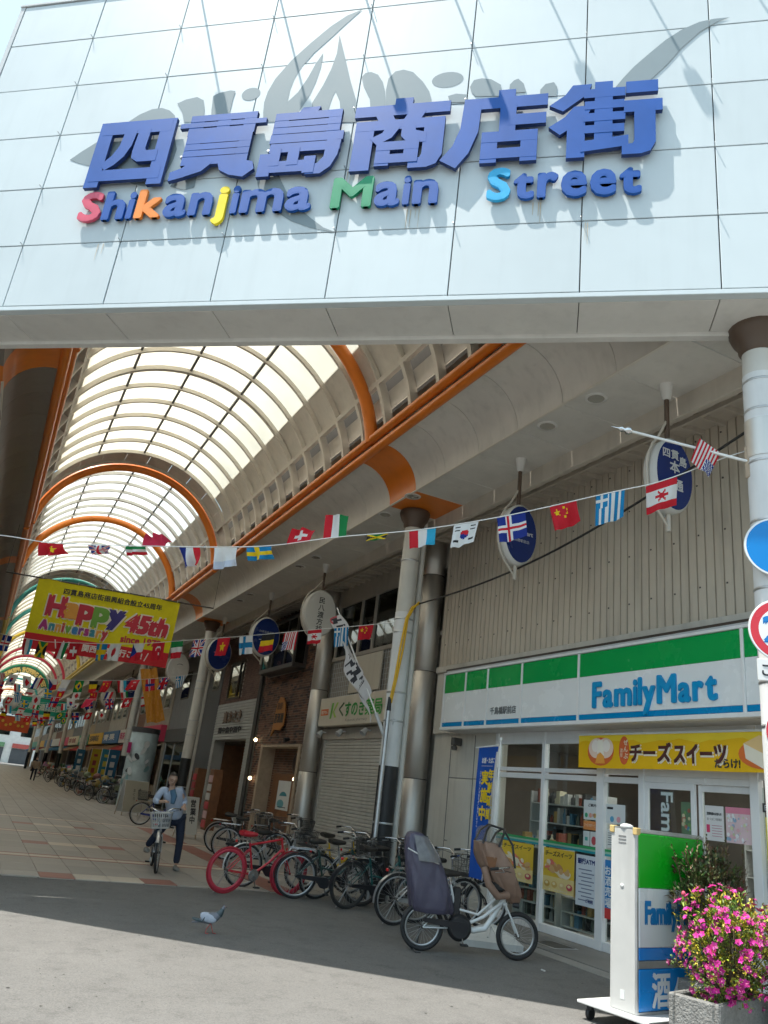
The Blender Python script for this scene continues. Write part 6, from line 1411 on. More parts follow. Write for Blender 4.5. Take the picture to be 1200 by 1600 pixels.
def make_bike(label, loc, rz, paint='paint_black', r=0.335, wb=1.08, sport=False, bask=None, rack=True, rim='galv', tyre='black_rubber', deep=0.0, saddle_m='leather', guard='paint_black', steer=0.0, lean=6.0, fend='paint_black', stand=True, fat=0.021, nsp=28, name='bicycle', group='parked bicycles', rear_basket=None, roll_side=1):
    t = thing(name, label, 'bicycle', loc, rz, group)
    LM = Matrix.Rotation(R(lean) * roll_side, 3, 'X')
    def tf(p): return LM @ V3(p)
    hx = wb - 0.13; hb = V3((hx - 0.05, 0, 0.60 + (0.06 if sport else 0))); ht = V3((hx - 0.11, 0, 0.80 + (0.05 if sport else 0)))
    SM = Matrix.Rotation(R(steer), 3, (ht - hb).normalized())
    def tfs(p): return LM @ (SM @ (V3(p) - hb) + hb)
    bb = V3((0.44, 0, 0.285)); st_ = V3((0.30, 0, 0.74)); rx = V3((0, 0, r)); fx = V3((wb, 0, r))
    fr = MB()
    fr.tube([tf(bb), tf(st_)], 0.016, 8); fr.tube([tf(hb), tf(ht)], 0.02, 8); fr.tube([tf(bb), tf(bb + (hb - bb) * 0.5 + V3((0.02, 0, -0.015 if not sport else 0))), tf(hb + V3((-0.01, 0, 0.02)))], 0.019, 8)
    if sport: fr.tube([tf(st_ + V3((0.01, 0, -0.03))), tf(ht + V3((0, 0, -0.03)))], 0.017, 8)
    else: fr.tube([tf(bb + (st_ - bb) * 0.45), tf(bb + V3((0.22, 0, 0.16))), tf(hb + V3((-0.05, 0, 0.10)))], 0.015, 8)
    for s in (-1, 1):
        fr.tube([tf(bb + V3((0, s * 0.03, 0))), tf(rx + V3((0, s * 0.055, 0)))], 0.009, 6); fr.tube([tf(st_ + V3((0.03, s * 0.02, -0.08))), tf(rx + V3((0, s * 0.055, 0)))], 0.008, 6)
    fr.build('frame', paint, t, True)
    fk = MB()
    for s in (-1, 1): fk.tube([tfs(hb + V3((0.0, s * 0.035, -0.01))), tfs(hb + V3((0.05, s * 0.045, -0.10))), tfs(fx + V3((-0.04, s * 0.05, 0.08))), tfs(fx + V3((0, s * 0.05, 0)))], 0.011, 6)
    fk.box(tfs(hb + V3((0, 0, -0.01))), (0.05, 0.09, 0.04), 0.01); fk.build('fork', paint, t, True)
    wheel(t, tf, 0, r, tyre, rim, fat, deep, nsp); wheel(t, tfs, wb, r, tyre, rim, fat, deep, nsp)
    if fend: fender(t, tf, 0, r, 15, 190, fend); fender(t, tfs, wb, r, 30, 165, fend)
    hbar = MB(); top = ht + V3((-0.02, 0, 0.12 if not sport else 0.06)); hbar.tube([tfs(ht), tfs(top)], 0.013, 8)
    ends = []
    for s in (-1, 1):
        if sport: pts = [top, top + V3((0.03, s * 0.10, 0.01)), top + V3((0.0, s * 0.29, 0.02))]
        else: pts = [top, top + V3((0.07, s * 0.07, 0.05)), top + V3((0.05, s * 0.18, 0.10)), top + V3((-0.08, s * 0.27, 0.09)), top + V3((-0.20, s * 0.285, 0.07))]
        hbar.tube([tfs(p) for p in pts], 0.0115, 8); ends.append((pts[-2], pts[-1]))
    ho = hbar.build('handlebar', 'chrome', t, True)
    for (p0, p1) in ends:
        g_ = MB().tube([tfs(p0 + (p1 - p0) * 0.25), tfs(p1 + (p1 - p0) * 0.05)], 0.017, 8).build('grip', 'black_rubber', ho, True)
        MB().tube([tfs(p0 + V3((0.02, 0, -0.01))), tfs(p0 + V3((0.05, 0.0, -0.04))), tfs(p1 + V3((0.055, 0, -0.03)))], 0.005, 5).build('brake_lever', 'galv', ho, True)
    # saddle
    MB().tube([tf(st_), tf(st_ + V3((-0.03, 0, 0.10)))], 0.013, 8).build('seat_post', 'chrome', t, True)
    sd_ = MB(); prof = [(-0.14, 0.085, 0.03), (-0.10, 0.10, 0.042), (-0.02, 0.085, 0.04), (0.06, 0.04, 0.032), (0.13, 0.022, 0.024), (0.15, 0.012, 0.012)]; b = len(sd_.v); n = 10; sc0 = st_ + V3((-0.04, 0, 0.13))
    for (x_, w_, h_) in prof:
        for k in range(n): a = 2 * math.pi * k / n; sd_.v.append(tf(sc0 + V3((x_, w_ * math.cos(a), h_ * math.sin(a) - (0.012 if math.sin(a) < 0 else 0) + (0.01 if x_ < -0.05 else 0)))))
    for j in range(len(prof) - 1):
        for k in range(n): k2 = (k + 1) % n; sd_.face((b + j * n + k, b + j * n + k2, b + (j + 1) * n + k2, b + (j + 1) * n + k), True)
    sd_.face([b + k for k in range(n)]); sd_.face([b + (len(prof) - 1) * n + k for k in range(n)]); sd_.build('saddle', saddle_m, t, True)
    # crank, chain guard, pedals
    ck = MB(); ck.lathe([(0.085, -0.004), (0.09, 0.0), (0.085, 0.004)], 24, tf(bb + V3((0, -0.05, 0))), LM @ V3((0, 1, 0))); ck.tube([tf(bb + V3((0, -0.06, 0))), tf(bb + V3((0.05, -0.075, -0.155)))], 0.010, 6); ck.tube([tf(bb + V3((0, 0.06, 0))), tf(bb + V3((-0.05, 0.075, 0.155)))], 0.010, 6); ck.tube([tf(bb + V3((0, -0.06, 0))), tf(bb + V3((0, 0.06, 0)))], 0.018, 8)
    cko = ck.build('crank', 'chrome', t, True)
    for (p, s) in ((V3((0.05, -0.12, -0.155)), -1), (V3((-0.05, 0.12, 0.155)), 1)): MB().box(tf(bb + p), (0.09, 0.075, 0.022), 0.006).build('pedal', 'black_rubber', cko, True)
    if guard:
        g_ = MB(); pts = [(0.075, 0.075), (0.04, 0.092), (-0.05, 0.09), (-0.43, 0.082), (-0.455, 0.055), (-0.43, 0.035), (-0.12, 0.02), (-0.05, -0.06), (0.02, -0.075), (0.075, -0.05), (0.092, 0.015)]
        g_.prism([tf(bb + V3((x_, -0.052, z_ - (0.015 if x_ > -0.2 else -0.0)))) for x_, z_ in pts], LM @ V3((0, -0.025, 0))); g_.build('chain_guard', guard, t, True)
    else:
        g_ = MB()
        for dz in (0.085, -0.085): g_.tube([tf(bb + V3((0, -0.05, dz))), tf(rx + V3((0, -0.05, dz * 0.4)))], 0.004, 4)
        g_.build('chain', 'dark_metal', t, True)
    if rack:
        rk = MB()
        for yy in (-0.06, 0.0, 0.06): rk.tube([tf((0.24, yy, 0.735)), tf((-0.16, yy, 0.735))], 0.005, 5)
        for xx in (0.2, 0.05, -0.15): rk.tube([tf((xx, -0.06, 0.735)), tf((xx, 0.06, 0.735))], 0.005, 5)
        for s in (-1, 1): rk.tube([tf((0.0, s * 0.06, r)), tf((-0.05, s * 0.06, 0.735))], 0.005, 5)
        rk.build('rear_rack', 'chrome', t, True)
        MB().box(tf((-0.20, 0, 0.70)), (0.02, 0.06, 0.04), 0.006).build('reflector', 'reflector', t, True)
    if stand:
        MB().tube([tf((0.02, 0.06, r - 0.03)), V3((-0.08, -0.16 * roll_side if lean else 0.10, 0.0)) + V3((0, 0.30 * roll_side if lean else 0, 0.0))], 0.008, 6).build('kickstand', 'galv', t, True)
    if bask:
        basket(t, tfs, (wb - 0.02 if not sport else wb, 0, 0.72), 0.36, 0.30, 0.24, bask, 0.0042 if bask == 'basket_grey' else 0.003, 0.028 if bask != 'basket_grey' else 0.034)
    if rear_basket: basket(t, tf, (-0.02, 0, 0.745), 0.34, 0.38, 0.24, rear_basket, 0.0035, 0.032)
    for s in (-1, 1):
        p0, p1 = ends[0 if s < 0 else 1]; MB().tube([tfs(p0 + V3((0.03, 0, -0.02))), tfs(top + V3((0.16, s * 0.10, 0.03))), tfs(top + V3((0.13, s * 0.03, -0.12))), tfs(hb + V3((0.05, s * 0.02, 0.0)))], 0.0035, 5).build('brake_cable', 'cable_black', t, True)
    MB().tube([tfs((wb - 0.10, -0.07, 0.60)), tfs((wb - 0.03, -0.07, 0.60))], [0.022, 0.034], 10).build('lamp', 'black_plastic', t, True)
    return t
D = math.radians
make_bike('red bicycle with thick red rims and red saddle, leftmost of the parked row', (3.83, 12.52, 0), D(9), 'paint_red', sport=True, rack=False, rim='rim_red', tyre='tyre_red', deep=0.026, saddle_m='paint_red', guard=None, fend=None, fat=0.018, nsp=20, lean=5)
make_bike('silver bicycle with white mudguard just behind the red bicycle', (4.35, 13.35, 0), D(5), 'paint_silver', bask='dark_metal', fend='paint_white', lean=5)
make_bike('dark green city bicycle with pale chain strip, second in the row', (4.94, 12.45, 0), D(-14), 'paint_green', bask='dark_metal', guard='paint_black', lean=6)
make_bike('dark teal bicycle with large front basket, third in the row', (5.50, 11.68, 0), D(8), 'paint_teal', bask='black_plastic', rim='dark_metal', lean=6)
make_bike('black bicycle with red frame lock squeezed behind the teal bicycle', (5.9, 12.05, 0), D(-4), 'paint_black', bask='dark_metal', rim='dark_metal', lean=4)
make_bike('silver city bicycle with bright rims and red tail reflector, beside the child-seat bicycle', (5.66, 10.45, 0), D(0), 'paint_silver', bask='dark_metal', fend='paint_silver', guard='paint_silver', lean=6)
make_bike('black bicycle with wire basket parked behind the child-seat bicycle', (6.15, 10.75, 0), D(-12), 'paint_black', bask='basket_grey', lean=5)
make_bike('yellow-framed bicycle against the steel pillar behind the row', (5.9, 14.2, 0), D(12), 'paint_yellow', bask='dark_metal', lean=5)
make_bike('black bicycle with dark basket in front of the pharmacy shutter', (6.3, 13.4, 0), D(-8), 'paint_black', bask='black_plastic', lean=4)
make_bike('grey bicycle wedged between the dark green and teal bicycles', (5.35, 12.55, 0), D(4), 'paint_silver', bask='dark_metal', rim='galv', lean=5)
make_bike('black touring bicycle in the row before the brick shop', (5.3, 17.6, 0), D(-20), 'paint_black', bask='dark_metal', lean=5)
make_bike('worn brown bicycle near the sandwich board', (5.5, 19.0, 0), D(-35), 'paint_black', bask='dark_metal', fend='paint_silver', lean=6)
make_bike('silver bicycle beside the brick shop doorway', (6.2, 18.2, 0), D(-10), 'paint_silver', bask='dark_metal', lean=5)
make_bike('blue bicycle with rear basket beyond the walking man', (5.05, 26.4, 0), D(-8), 'paint_blue', bask=None, rear_basket='black_plastic', guard='paint_blue', lean=5)
far = make_bike('dark bicycle in the far cluster, nearest to the poster pillar', (5.6, 38.6, 0), D(-30), 'paint_black', bask='dark_metal', nsp=16)
FARLAB = ['second', 'third', 'fourth', 'fifth', 'sixth', 'seventh', 'eighth', 'ninth', 'tenth', 'eleventh', 'twelfth']
for i, (x_, y_, a) in enumerate([(5.2, 40.3, -60), (5.9, 43.2, -20), (5.3, 45.0, -50), (5.8, 47.2, 10), (5.1, 49.0, -70), (5.7, 51.6, -20), (5.4, 56.0, -45), (5.8, 60.5, -10), (5.2, 64.0, -60), (5.6, 70.0, -30), (5.3, 77.0, -50)]):
    c = copy_tree(far, 'dark bicycle in the far cluster, %s back along the shops' % FARLAB[i]); c.location = (x_, y_, 0); c.rotation_euler = (0, 0, D(a))

# ---------------------------------------------------------------- child-seat electric bicycle
eb = make_bike('white electric bicycle with purple rear and brown front child seat rain covers', (5.17, 8.82, 0), math.atan2(8.456 - 8.821, 6.268 - 5.167), 'paint_white', r=0.262, wb=1.16, rack=False, fend=None, guard='paint_black', rim='galv', fat=0.028, lean=3, name='electric_bicycle', nsp=24)
mat('cover_purple', (0.075, 0.068, 0.105), 0.42, var=0.15, scale=5, bump=0.25, bscale=7); mat('cover_brown', (0.26, 0.165, 0.12), 0.48, var=0.15, scale=5, bump=0.25, bscale=9); mat('piping_white', (0.6, 0.6, 0.58), 0.6)
def loft(secs, n=40, noise=0.0, seed=1, sub=5):
    """closed sections (centre, half x, half y) -> draped cloth shell with pleats"""
    mb = MB(); rr = random.Random(seed); p1, p2, p3 = [rr.uniform(0, 6) for _ in range(3)]; fine = []
    for j in range(len(secs) - 1):
        for k in range(sub): t = k / sub; fine.append((V3(secs[j][0]).lerp(V3(secs[j + 1][0]), t), secs[j][1] * (1 - t) + secs[j + 1][1] * t, secs[j][2] * (1 - t) + secs[j + 1][2] * t))
    fine.append((V3(secs[-1][0]), secs[-1][1], secs[-1][2])); m = len(fine)
    for j, (c, hx_, hy_) in enumerate(fine):
        z = c.z
        for k in range(n):
            a = 2 * math.pi * k / n; ca, sa = math.cos(a), math.sin(a); pw = 0.65
            x_ = hx_ * math.copysign(abs(ca) ** pw, ca); y_ = hy_ * math.copysign(abs(sa) ** pw, sa)
            d = 1 + noise * (math.sin(3 * a + p1 + z * 4) + 0.9 * math.sin(5 * a + p2 - z * 9) + 1.1 * abs(math.sin(4 * a + p3 + z * 6)) + 0.9 * abs(math.sin(7 * a - z * 11 + p2)) + 0.7 * abs(math.sin(12 * a + z * 15 + p1)) - 1.2)
            mb.v.append(c + V3((x_ * d, y_ * d, noise * 0.5 * math.sin(4 * a + z * 12) * hx_)))
    for j in range(m - 1):
        for k in range(n): k2 = (k + 1) % n; mb.face((j * n + k, j * n + k2, (j + 1) * n + k2, (j + 1) * n + k), True)
    e = (m - 1) * n; mb.face([e + k for k in range(n)]); mb.face([k for k in reversed(range(n))])
    return mb
rcov = loft([((0.10, 0, 0.42), 0.23, 0.15), ((0.09, 0, 0.47), 0.25, 0.175), ((0.07, 0, 0.57), 0.255, 0.19), ((0.03, 0, 0.70), 0.245, 0.20), ((-0.01, 0, 0.83), 0.225, 0.205), ((-0.06, 0, 0.95), 0.205, 0.205), ((-0.10, 0, 1.06), 0.185, 0.20), ((-0.135, 0, 1.14), 0.155, 0.185), ((-0.16, 0, 1.21), 0.125, 0.165), ((-0.175, 0, 1.26), 0.09, 0.13), ((-0.18, 0, 1.275), 0.045, 0.07)], 64, 0.042, 2).build('rear_rain_cover', 'cover_purple', eb, True)
def cover_patch(secs, a0, a1, n, off):
    m = MB()
    for (c, hx_, hy_) in secs:
        for k in range(n + 1):
            a = a0 + (a1 - a0) * k / n; ca, sa = math.cos(a), math.sin(a); m.v.append(V3(c) + V3(((hx_ + off) * math.copysign(abs(ca) ** 0.6, ca), (hy_ + off) * math.copysign(abs(sa) ** 0.6, sa), 0)) * (1 + 0.012 * math.sin(7 * a)))
    for j in range(len(secs) - 1):
        for k in range(n): q = j * (n + 1) + k; m.face((q, q + 1, q + n + 2, q + n + 1), True)
    return m
mat('vinyl_grey', (0.15, 0.145, 0.15), 0.1, var=0.3, scale=7)
cover_patch([((-0.065, 0, 0.97), 0.20, 0.205), ((-0.10, 0, 1.06), 0.185, 0.20), ((-0.135, 0, 1.14), 0.155, 0.185), ((-0.16, 0, 1.21), 0.125, 0.165), ((-0.17, 0, 1.24), 0.11, 0.15)], R(-100), R(80), 18, 0.028).build('clear_window', 'vinyl_grey', eb, True)
MB().tube([(0.15, 0.05, 0.95), (0.14, -0.10, 0.95), (0.09, -0.20, 0.96), (-0.05, -0.222, 1.0), (-0.18, -0.21, 1.05), (-0.28, -0.16, 1.09)], 0.008, 5).build('piping', 'piping_white', rcov, True)
MB().b2((-0.06, -0.03, 0.62), (0.02, 0.03, 1.2), 0.01).build('rear_seat_spine', 'black_plastic', eb, True)
fcov = loft([((1.10, 0, 0.60), 0.05, 0.07), ((1.04, 0, 0.70), 0.12, 0.14), ((0.95, 0, 0.84), 0.17, 0.19), ((0.86, 0, 1.00), 0.19, 0.21), ((0.78, 0, 1.14), 0.17, 0.21), ((0.72, 0, 1.25), 0.13, 0.20)], 64, 0.06, 3).build('front_rain_cover', 'cover_brown', eb, True)
fw = loft([((0.76, 0, 1.24), 0.15, 0.20), ((0.75, 0, 1.34), 0.15, 0.18), ((0.72, 0, 1.41), 0.11, 0.13), ((0.70, 0, 1.435), 0.05, 0.07)], 20, 0.02, 8).build('clear_hood', 'vinyl', eb, True)
for pts in ([(0.62, -0.2, 1.24), (0.66, -0.18, 1.38), (0.74, -0.05, 1.45), (0.74, 0.05, 1.45), (0.68, 0.18, 1.38), (0.62, 0.2, 1.24)], [(0.82, -0.2, 1.22), (0.88, -0.17, 1.36), (0.92, -0.05, 1.42), (0.92, 0.05, 1.42), (0.88, 0.17, 1.36), (0.82, 0.2, 1.22)], [(0.74, -0.03, 1.45), (0.92, -0.02, 1.42), (1.02, -0.1, 1.25), (1.05, -0.15, 1.0)]): MB().tube(pts, 0.014, 6).build('hood_hoop', 'black_plastic', fw, True)
MB().poly([(0.66, -0.222, 1.10), (0.80, -0.225, 1.10), (0.78, -0.222, 0.99), (0.70, -0.222, 0.99)]).build('pocket', 'wood', fcov, True)
MB().b2((0.78, -0.14, 0.72), (0.98, 0.14, 0.86), 0.03).build('front_seat_shell', 'black_plastic', eb, True)
MB().tube([(0.66, -0.17, 0.98), (0.72, -0.20, 0.80), (0.84, -0.19, 0.68), (0.98, -0.14, 0.70)], 0.045, 8).build('cover_skirt', 'cover_brown', fcov, True)
MB().b2((0.34, -0.05, 0.36), (0.44, 0.05, 0.72), 0.02).build('battery', 'black_plastic', eb, True)
mt = MB(); mt.lathe([(0.12, -0.05), (0.145, -0.02), (0.145, 0.03), (0.11, 0.06)], 22, (0.44, -0.03, 0.29), (0, -1, 0)); mt.build('motor_cover', 'black_plastic', eb, True)
wt = MB(); wt.tube([(0.47, 0, 0.30), (0.62, 0, 0.27), (0.76, 0, 0.30), (0.86, 0, 0.45), (1.00, 0, 0.68)], [0.03, 0.034, 0.034, 0.032, 0.03], 10); wt.build('low_frame_tube', 'paint_white', eb, True)
MB().tube([(-0.02, -0.13, 0.01), (-0.08, -0.16, 0.012), (-0.08, 0.16, 0.012), (-0.02, 0.13, 0.01), (0.0, 0.08, 0.26)], 0.012, 6).build('centre_stand', 'dark_metal', eb, True)
mb = MB(); mb.box((0, 0, 0), (0.03, 0.05, 0.012), 0.004); o = mb.build('litter', 'piping_white'); o.location = (6.28, 7.95, 0.008); o.rotation_euler = (0.2, 0, 0.7); tag(o, 'scrap of white litter on the asphalt before the child-seat bicycle', 'litter')

# ---------------------------------------------------------------- man with his bicycle
HEAD = D(-97)
mb_ = make_bike('bicycle with big grey wire basket that the man in the light shirt is pushing', (3.33, 15.44, 0), HEAD, 'paint_silver', bask='basket_grey', lean=3, steer=-10, stand=False, fend='paint_silver', group='bicycle with the man', roll_side=1)
mat('skin', (0.52, 0.33, 0.24), 0.55, var=0.06); mat('shirt', (0.42, 0.48, 0.60), 0.8, var=0.08, scale=14, bump=0.3, bscale=14); mat('trousers', (0.012, 0.018, 0.04), 0.8, var=0.15, scale=8); mat('undershirt', (0.09, 0.18, 0.28), 0.8); mat('hair', (0.025, 0.02, 0.018), 0.6, var=0.3, scale=30); mat('shoe', (0.22, 0.21, 0.19), 0.7)
def skin_obj(name, verts, edges, radii, m, parent, sub=2, root=0):
    me = bpy.data.meshes.new(name); me.from_pydata([tuple(v) for v in verts], edges, []); me.materials.append(MATS[m])
    o = link(name, me, parent)
    o.modifiers.new('skin', 'SKIN'); me_sv = me.skin_vertices
    if not me_sv: me.attributes.new if False else None
    ly = me.skin_vertices[0].data
    for i, r_ in enumerate(radii): ly[i].radius = (r_, r_) if not isinstance(r_, tuple) else r_; ly[i].use_root = (i == root)
    o.modifiers['skin'].use_smooth_shade = True
    s = o.modifiers.new('sub', 'SUBSURF'); s.levels = sub; s.render_levels = sub
    return o
mn = thing('person', 'man in light blue shirt and navy trousers leaning over his bicycle', 'person', (3.62, 14.85, 0))
pel = V3((3.53, 15.14, 0.88)); ch = V3((3.38, 14.98, 1.20)); nk = V3((3.31, 14.90, 1.37)); hd = V3((3.28, 14.83, 1.51))
shL = V3((3.475, 14.92, 1.325)); shR = V3((3.155, 14.96, 1.325))     # viewer's right / left shoulder
elL = V3((3.61, 14.98, 1.13)); elR = V3((3.06, 14.93, 1.10)); wrR = V3((3.14, 14.74, 1.12))
# left hand on the grip
wrL = V3((3.575, 14.84, 1.085)); haL = V3((3.55, 14.78, 1.075)); haR = V3((3.19, 14.69, 1.13))
hipL = pel + V3((0.10, -0.02, -0.04)); hipR = pel + V3((-0.10, 0.03, -0.04)); knL = V3((3.65, 14.98, 0.48)); anL = V3((3.65, 14.95, 0.09)); knR = V3((3.22, 14.90, 0.60)); anR = V3((3.10, 15.05, 0.34))
toL = anL + V3((0.01, -0.17, -0.055)); toR = anR + V3((-0.01, -0.17, -0.03))
V_ = [pel, ch, nk, hd, shL, elL, wrL, haL, shR, elR, wrR, haR, hipL, knL, anL, hipR, knR, anR]
E_ = [(0, 1), (1, 2), (2, 3), (1, 4), (4, 5), (5, 6), (6, 7), (1, 8), (8, 9), (9, 10), (10, 11), (0, 12), (12, 13), (13, 14), (0, 15), (15, 16), (16, 17)]
skin_obj('body', V_, E_, [0.10, 0.11, 0.05, 0.05, 0.05, 0.036, 0.026, 0.028, 0.05, 0.036, 0.026, 0.028, 0.07, 0.05, 0.035, 0.07, 0.05, 0.035], 'skin', mn)
hm = MB(); hrot = Matrix.Rotation(R(18), 3, 'X')
n1, n2 = 20, 16; b = 0
for i in range(n2 + 1):
    t_ = math.pi * i / n2
    for k in range(n1):
        a = 2 * math.pi * k / n1; x_, y_, z_ = math.sin(t_) * math.cos(a), math.sin(t_) * math.sin(a), math.cos(t_)
        r_ = V3((0.078 * x_, 0.098 * y_, 0.122 * z_))
        if z_ < -0.1: r_.x *= 1 - 0.32 * (-z_ - 0.1); r_.y *= 1 - 0.12 * (-z_ - 0.1)
        if y_ < -0.85 and abs(z_) < 0.3: r_.y -= 0.022 * max(0, 1 - abs(x_) * 4) * (1 - abs(z_ + 0.08) * 2.5)
        hm.v.append(hd + hrot @ r_)
for i in range(n2):
    for k in range(n1): k2 = (k + 1) % n1; hm.face((i * n1 + k, (i + 1) * n1 + k, (i + 1) * n1 + k2, i * n1 + k2), True)
for s in (-1, 1): hm.ell(hd + hrot @ V3((s * 0.074, 0.01, -0.005)), (0.012, 0.02, 0.032), 8, 6)
ho_ = hm.build('head', 'skin', mn)
hr = MB(); b = 0; n2h = 8
for i in range(n2h + 1):
    t_ = R(88) * i / n2h
    for k in range(n1):
        a = 2 * math.pi * k / n1; x_, y_, z_ = math.sin(t_) * math.cos(a), math.sin(t_) * math.sin(a), math.cos(t_); lim = 1.0
        z2 = z_ if y_ > -0.25 else max(z_, 0.62 + 0.2 * (-y_ - 0.25))
        hr.v.append(hd + hrot @ V3((0.086 * x_ * (1 + 0.03 * math.sin(9 * a)), 0.107 * y_, 0.131 * z2 - (0.04 if y_ > 0.3 and i == n2h else 0))))
for i in range(n2h):
    for k in range(n1): k2 = (k + 1) % n1; hr.face((i * n1 + k, (i + 1) * n1 + k, (i + 1) * n1 + k2, i * n1 + k2), True)
hr.build('hair', 'hair', ho_)
fc = MB()
for s in (-1, 1):
    c = hd + hrot @ V3((s * 0.033, -0.095, 0.012)); fc.tube([c + hrot @ V3((0.024 * math.cos(q), -0.008, 0.017 * math.sin(q))) for q in [2 * math.pi * k / 14 for k in range(14)]], 0.0035, 5, closed=True); fc.tube([hd + hrot @ V3((s * 0.055, -0.09, 0.014)), hd + hrot @ V3((s * 0.077, 0.0, 0.02))], 0.003, 4); fc.ell(c + hrot @ V3((0, 0.002, 0)), (0.009, 0.005, 0.006), 8, 6)
fc.tube([hd + hrot @ V3((-0.01, -0.098, 0.013)), hd + hrot @ V3((0.01, -0.098, 0.013))], 0.003, 4); fc.tube([hd + hrot @ V3((-0.022, -0.087, -0.055)), hd + hrot @ V3((0.022, -0.087, -0.055))], 0.004, 5)
fc.build('glasses', 'wood', ho_)
skin_obj('trousers', [pel + V3((0, 0, 0.02)), hipL, knL, anL + V3((0, 0, 0.02)), hipR, knR, anR + V3((0, 0, 0.02))], [(0, 1), (1, 2), (2, 3), (0, 4), (4, 5), (5, 6)], [0.135, 0.098, 0.072, 0.062, 0.098, 0.072, 0.06], 'trousers', mn)
skin_obj('shirt', [pel + V3((-0.02, -0.03, -0.06)), pel + V3((-0.05, -0.07, 0.10)), ch, nk - V3((0, 0, 0.05)), shL, elL, wrL + V3((0, 0.04, 0.02)), shR, elR, wrR + V3((-0.05, 0.03, 0))], [(0, 1), (1, 2), (2, 3), (2, 4), (4, 5), (5, 6), (2, 7), (7, 8), (8, 9)], [(0.17, 0.135), (0.16, 0.135), (0.155, 0.13), (0.07, 0.07), 0.078, 0.058, 0.046, 0.078, 0.058, 0.046], 'shirt', mn, root=2)
cl2 = MB(); cl2.tube([nk + V3((0.0, -0.08, -0.04)), ch + V3((-0.02, -0.15, 0.02)), ch + V3((-0.03, -0.17, -0.10))], [0.05, 0.055, 0.035], 10); cl2.build('undershirt', 'undershirt', mn)
for (an, to, nm) in ((anL, toL, 'shoe'), (anR, toR, 'shoe')):
    s_ = MB(); secs = [(0.05, 0.035, 0.05), (0.0, 0.045, 0.055), (-0.08, 0.05, 0.04), (-0.16, 0.045, 0.03), (-0.20, 0.025, 0.018)]; b = 0; n = 10
    for (y_, w_, h_) in secs:
        for k in range(n): a = 2 * math.pi * k / n; s_.v.append(V3((an.x + w_ * math.cos(a), an.y + y_, an.z - 0.04 + max(h_ * math.sin(a), -0.045))))
    for j in range(4):
        for k in range(n): k2 = (k + 1) % n; s_.face((j * n + k, j * n + k2, (j + 1) * n + k2, (j + 1) * n + k), True)
    s_.face(list(range(n))); s_.face([4 * n + k for k in range(n)]); s_.build(nm, 'shoe', mn)
for (w0, d0, up_, s) in ((haL, V3((0.02, -0.05, -0.03)), V3((0, 0, 1)), 1), (haR, V3((0.07, -0.01, 0.01)), V3((0, 0, 1)), -1)):
    h_ = MB(); dn = d0.normalized(); sd2 = dn.cross(up_).normalized(); h_.ell(w0 + dn * 0.01, (0.035, 0.038, 0.024), 10, 8)
    for k in range(4):
        o_ = sd2 * (0.028 - 0.019 * k); L_ = (0.030, 0.036, 0.034, 0.026)[k]; h_.tube([w0 + dn * 0.025 + o_, w0 + dn * (0.025 + L_) + o_, w0 + dn * (0.03 + L_) + o_ + V3((0, 0, -0.03))], [0.0095, 0.009, 0.0075], 7)
    h_.tube([w0 + sd2 * 0.03, w0 + sd2 * 0.05 + dn * 0.02 + V3((0, 0, -0.01)), w0 + sd2 * 0.045 + dn * 0.045 + V3((0, 0, -0.02))], [0.011, 0.010, 0.008], 7); h_.build('hand', 'skin', mn)
# distant pedestrians
def far_person(x, y, coat, label, hgt=1.62, walk=0.16):
    p = thing('person', label, 'person', (x, y, 0)); B = V3((x, y, 0)); k = hgt / 1.65
    P = [B + V3(v) * k for v in ((0, 0, .90), (0, 0, 1.22), (0, 0, 1.42), (0, 0, 1.54), (.2, 0, 1.33), (.26, .02, 1.05), (.24, -.08, .82), (-.2, 0, 1.33), (-.26, .02, 1.05), (-.24, .08, .82), (.09, 0, .86), (.1, -walk * .5, .48), (.1, -walk * 0.2, .05), (-.09, 0, .86), (-.1, walk * .5, .48), (-.1, walk * 1.3, .08))]
    skin_obj('body', P, [(0, 1), (1, 2), (2, 3), (1, 4), (4, 5), (5, 6), (1, 7), (7, 8), (8, 9), (0, 10), (10, 11), (11, 12), (0, 13), (13, 14), (14, 15)], [.13, .14, .055, .085, .07, .05, .04, .07, .05, .04, .085, .065, .05, .085, .065, .05], 'trousers', p, 1)
    m = 'coat_%s' % label.split()[2]; mat(m, coat, 0.8)
    skin_obj('jacket', [P[0] + V3((0, 0, -.08)), P[1], P[2] - V3((0, 0, .06)), P[4], P[5], P[6], P[7], P[8], P[9]], [(0, 1), (1, 2), (1, 3), (3, 4), (4, 5), (1, 6), (6, 7), (7, 8)], [.17, .18, .07, .085, .065, .05, .085, .065, .05], m, p, 1, 1)
    MB().ell(P[3] + V3((0, 0, 0.02)), (.08, .095, .115), 12, 8).build('head', 'skin', p); MB().ell(P[3] + V3((0, 0.015, 0.05)), (.087, .098, .10), 12, 8).build('hair', 'hair', p)
far_person(4.02, 62.0, (0.35, 0.26, 0.19), 'person in beige jacket walking away along the distant arcade', 1.62, 0.25)
far_person(1.6, 95.0, (0.03, 0.03, 0.05), 'person in dark clothes at the far end, nearer of two')
far_person(2.3, 104.0, (0.05, 0.05, 0.09), 'person in navy clothes at the far end, farther of two')

dc = thing('drain_cover', 'small dark rectangular cover plate on the apron before the store window', 'cover plate', (7.62, 9.45, 0.014))
MB().box((7.62, 9.45, 0.018), (0.34, 0.5, 0.01), 0.003).build('plate', 'dark_metal', dc); MB().box((7.62, 9.45, 0.0155), (0.40, 0.56, 0.008), 0.002).build('rim', 'galv', dc)
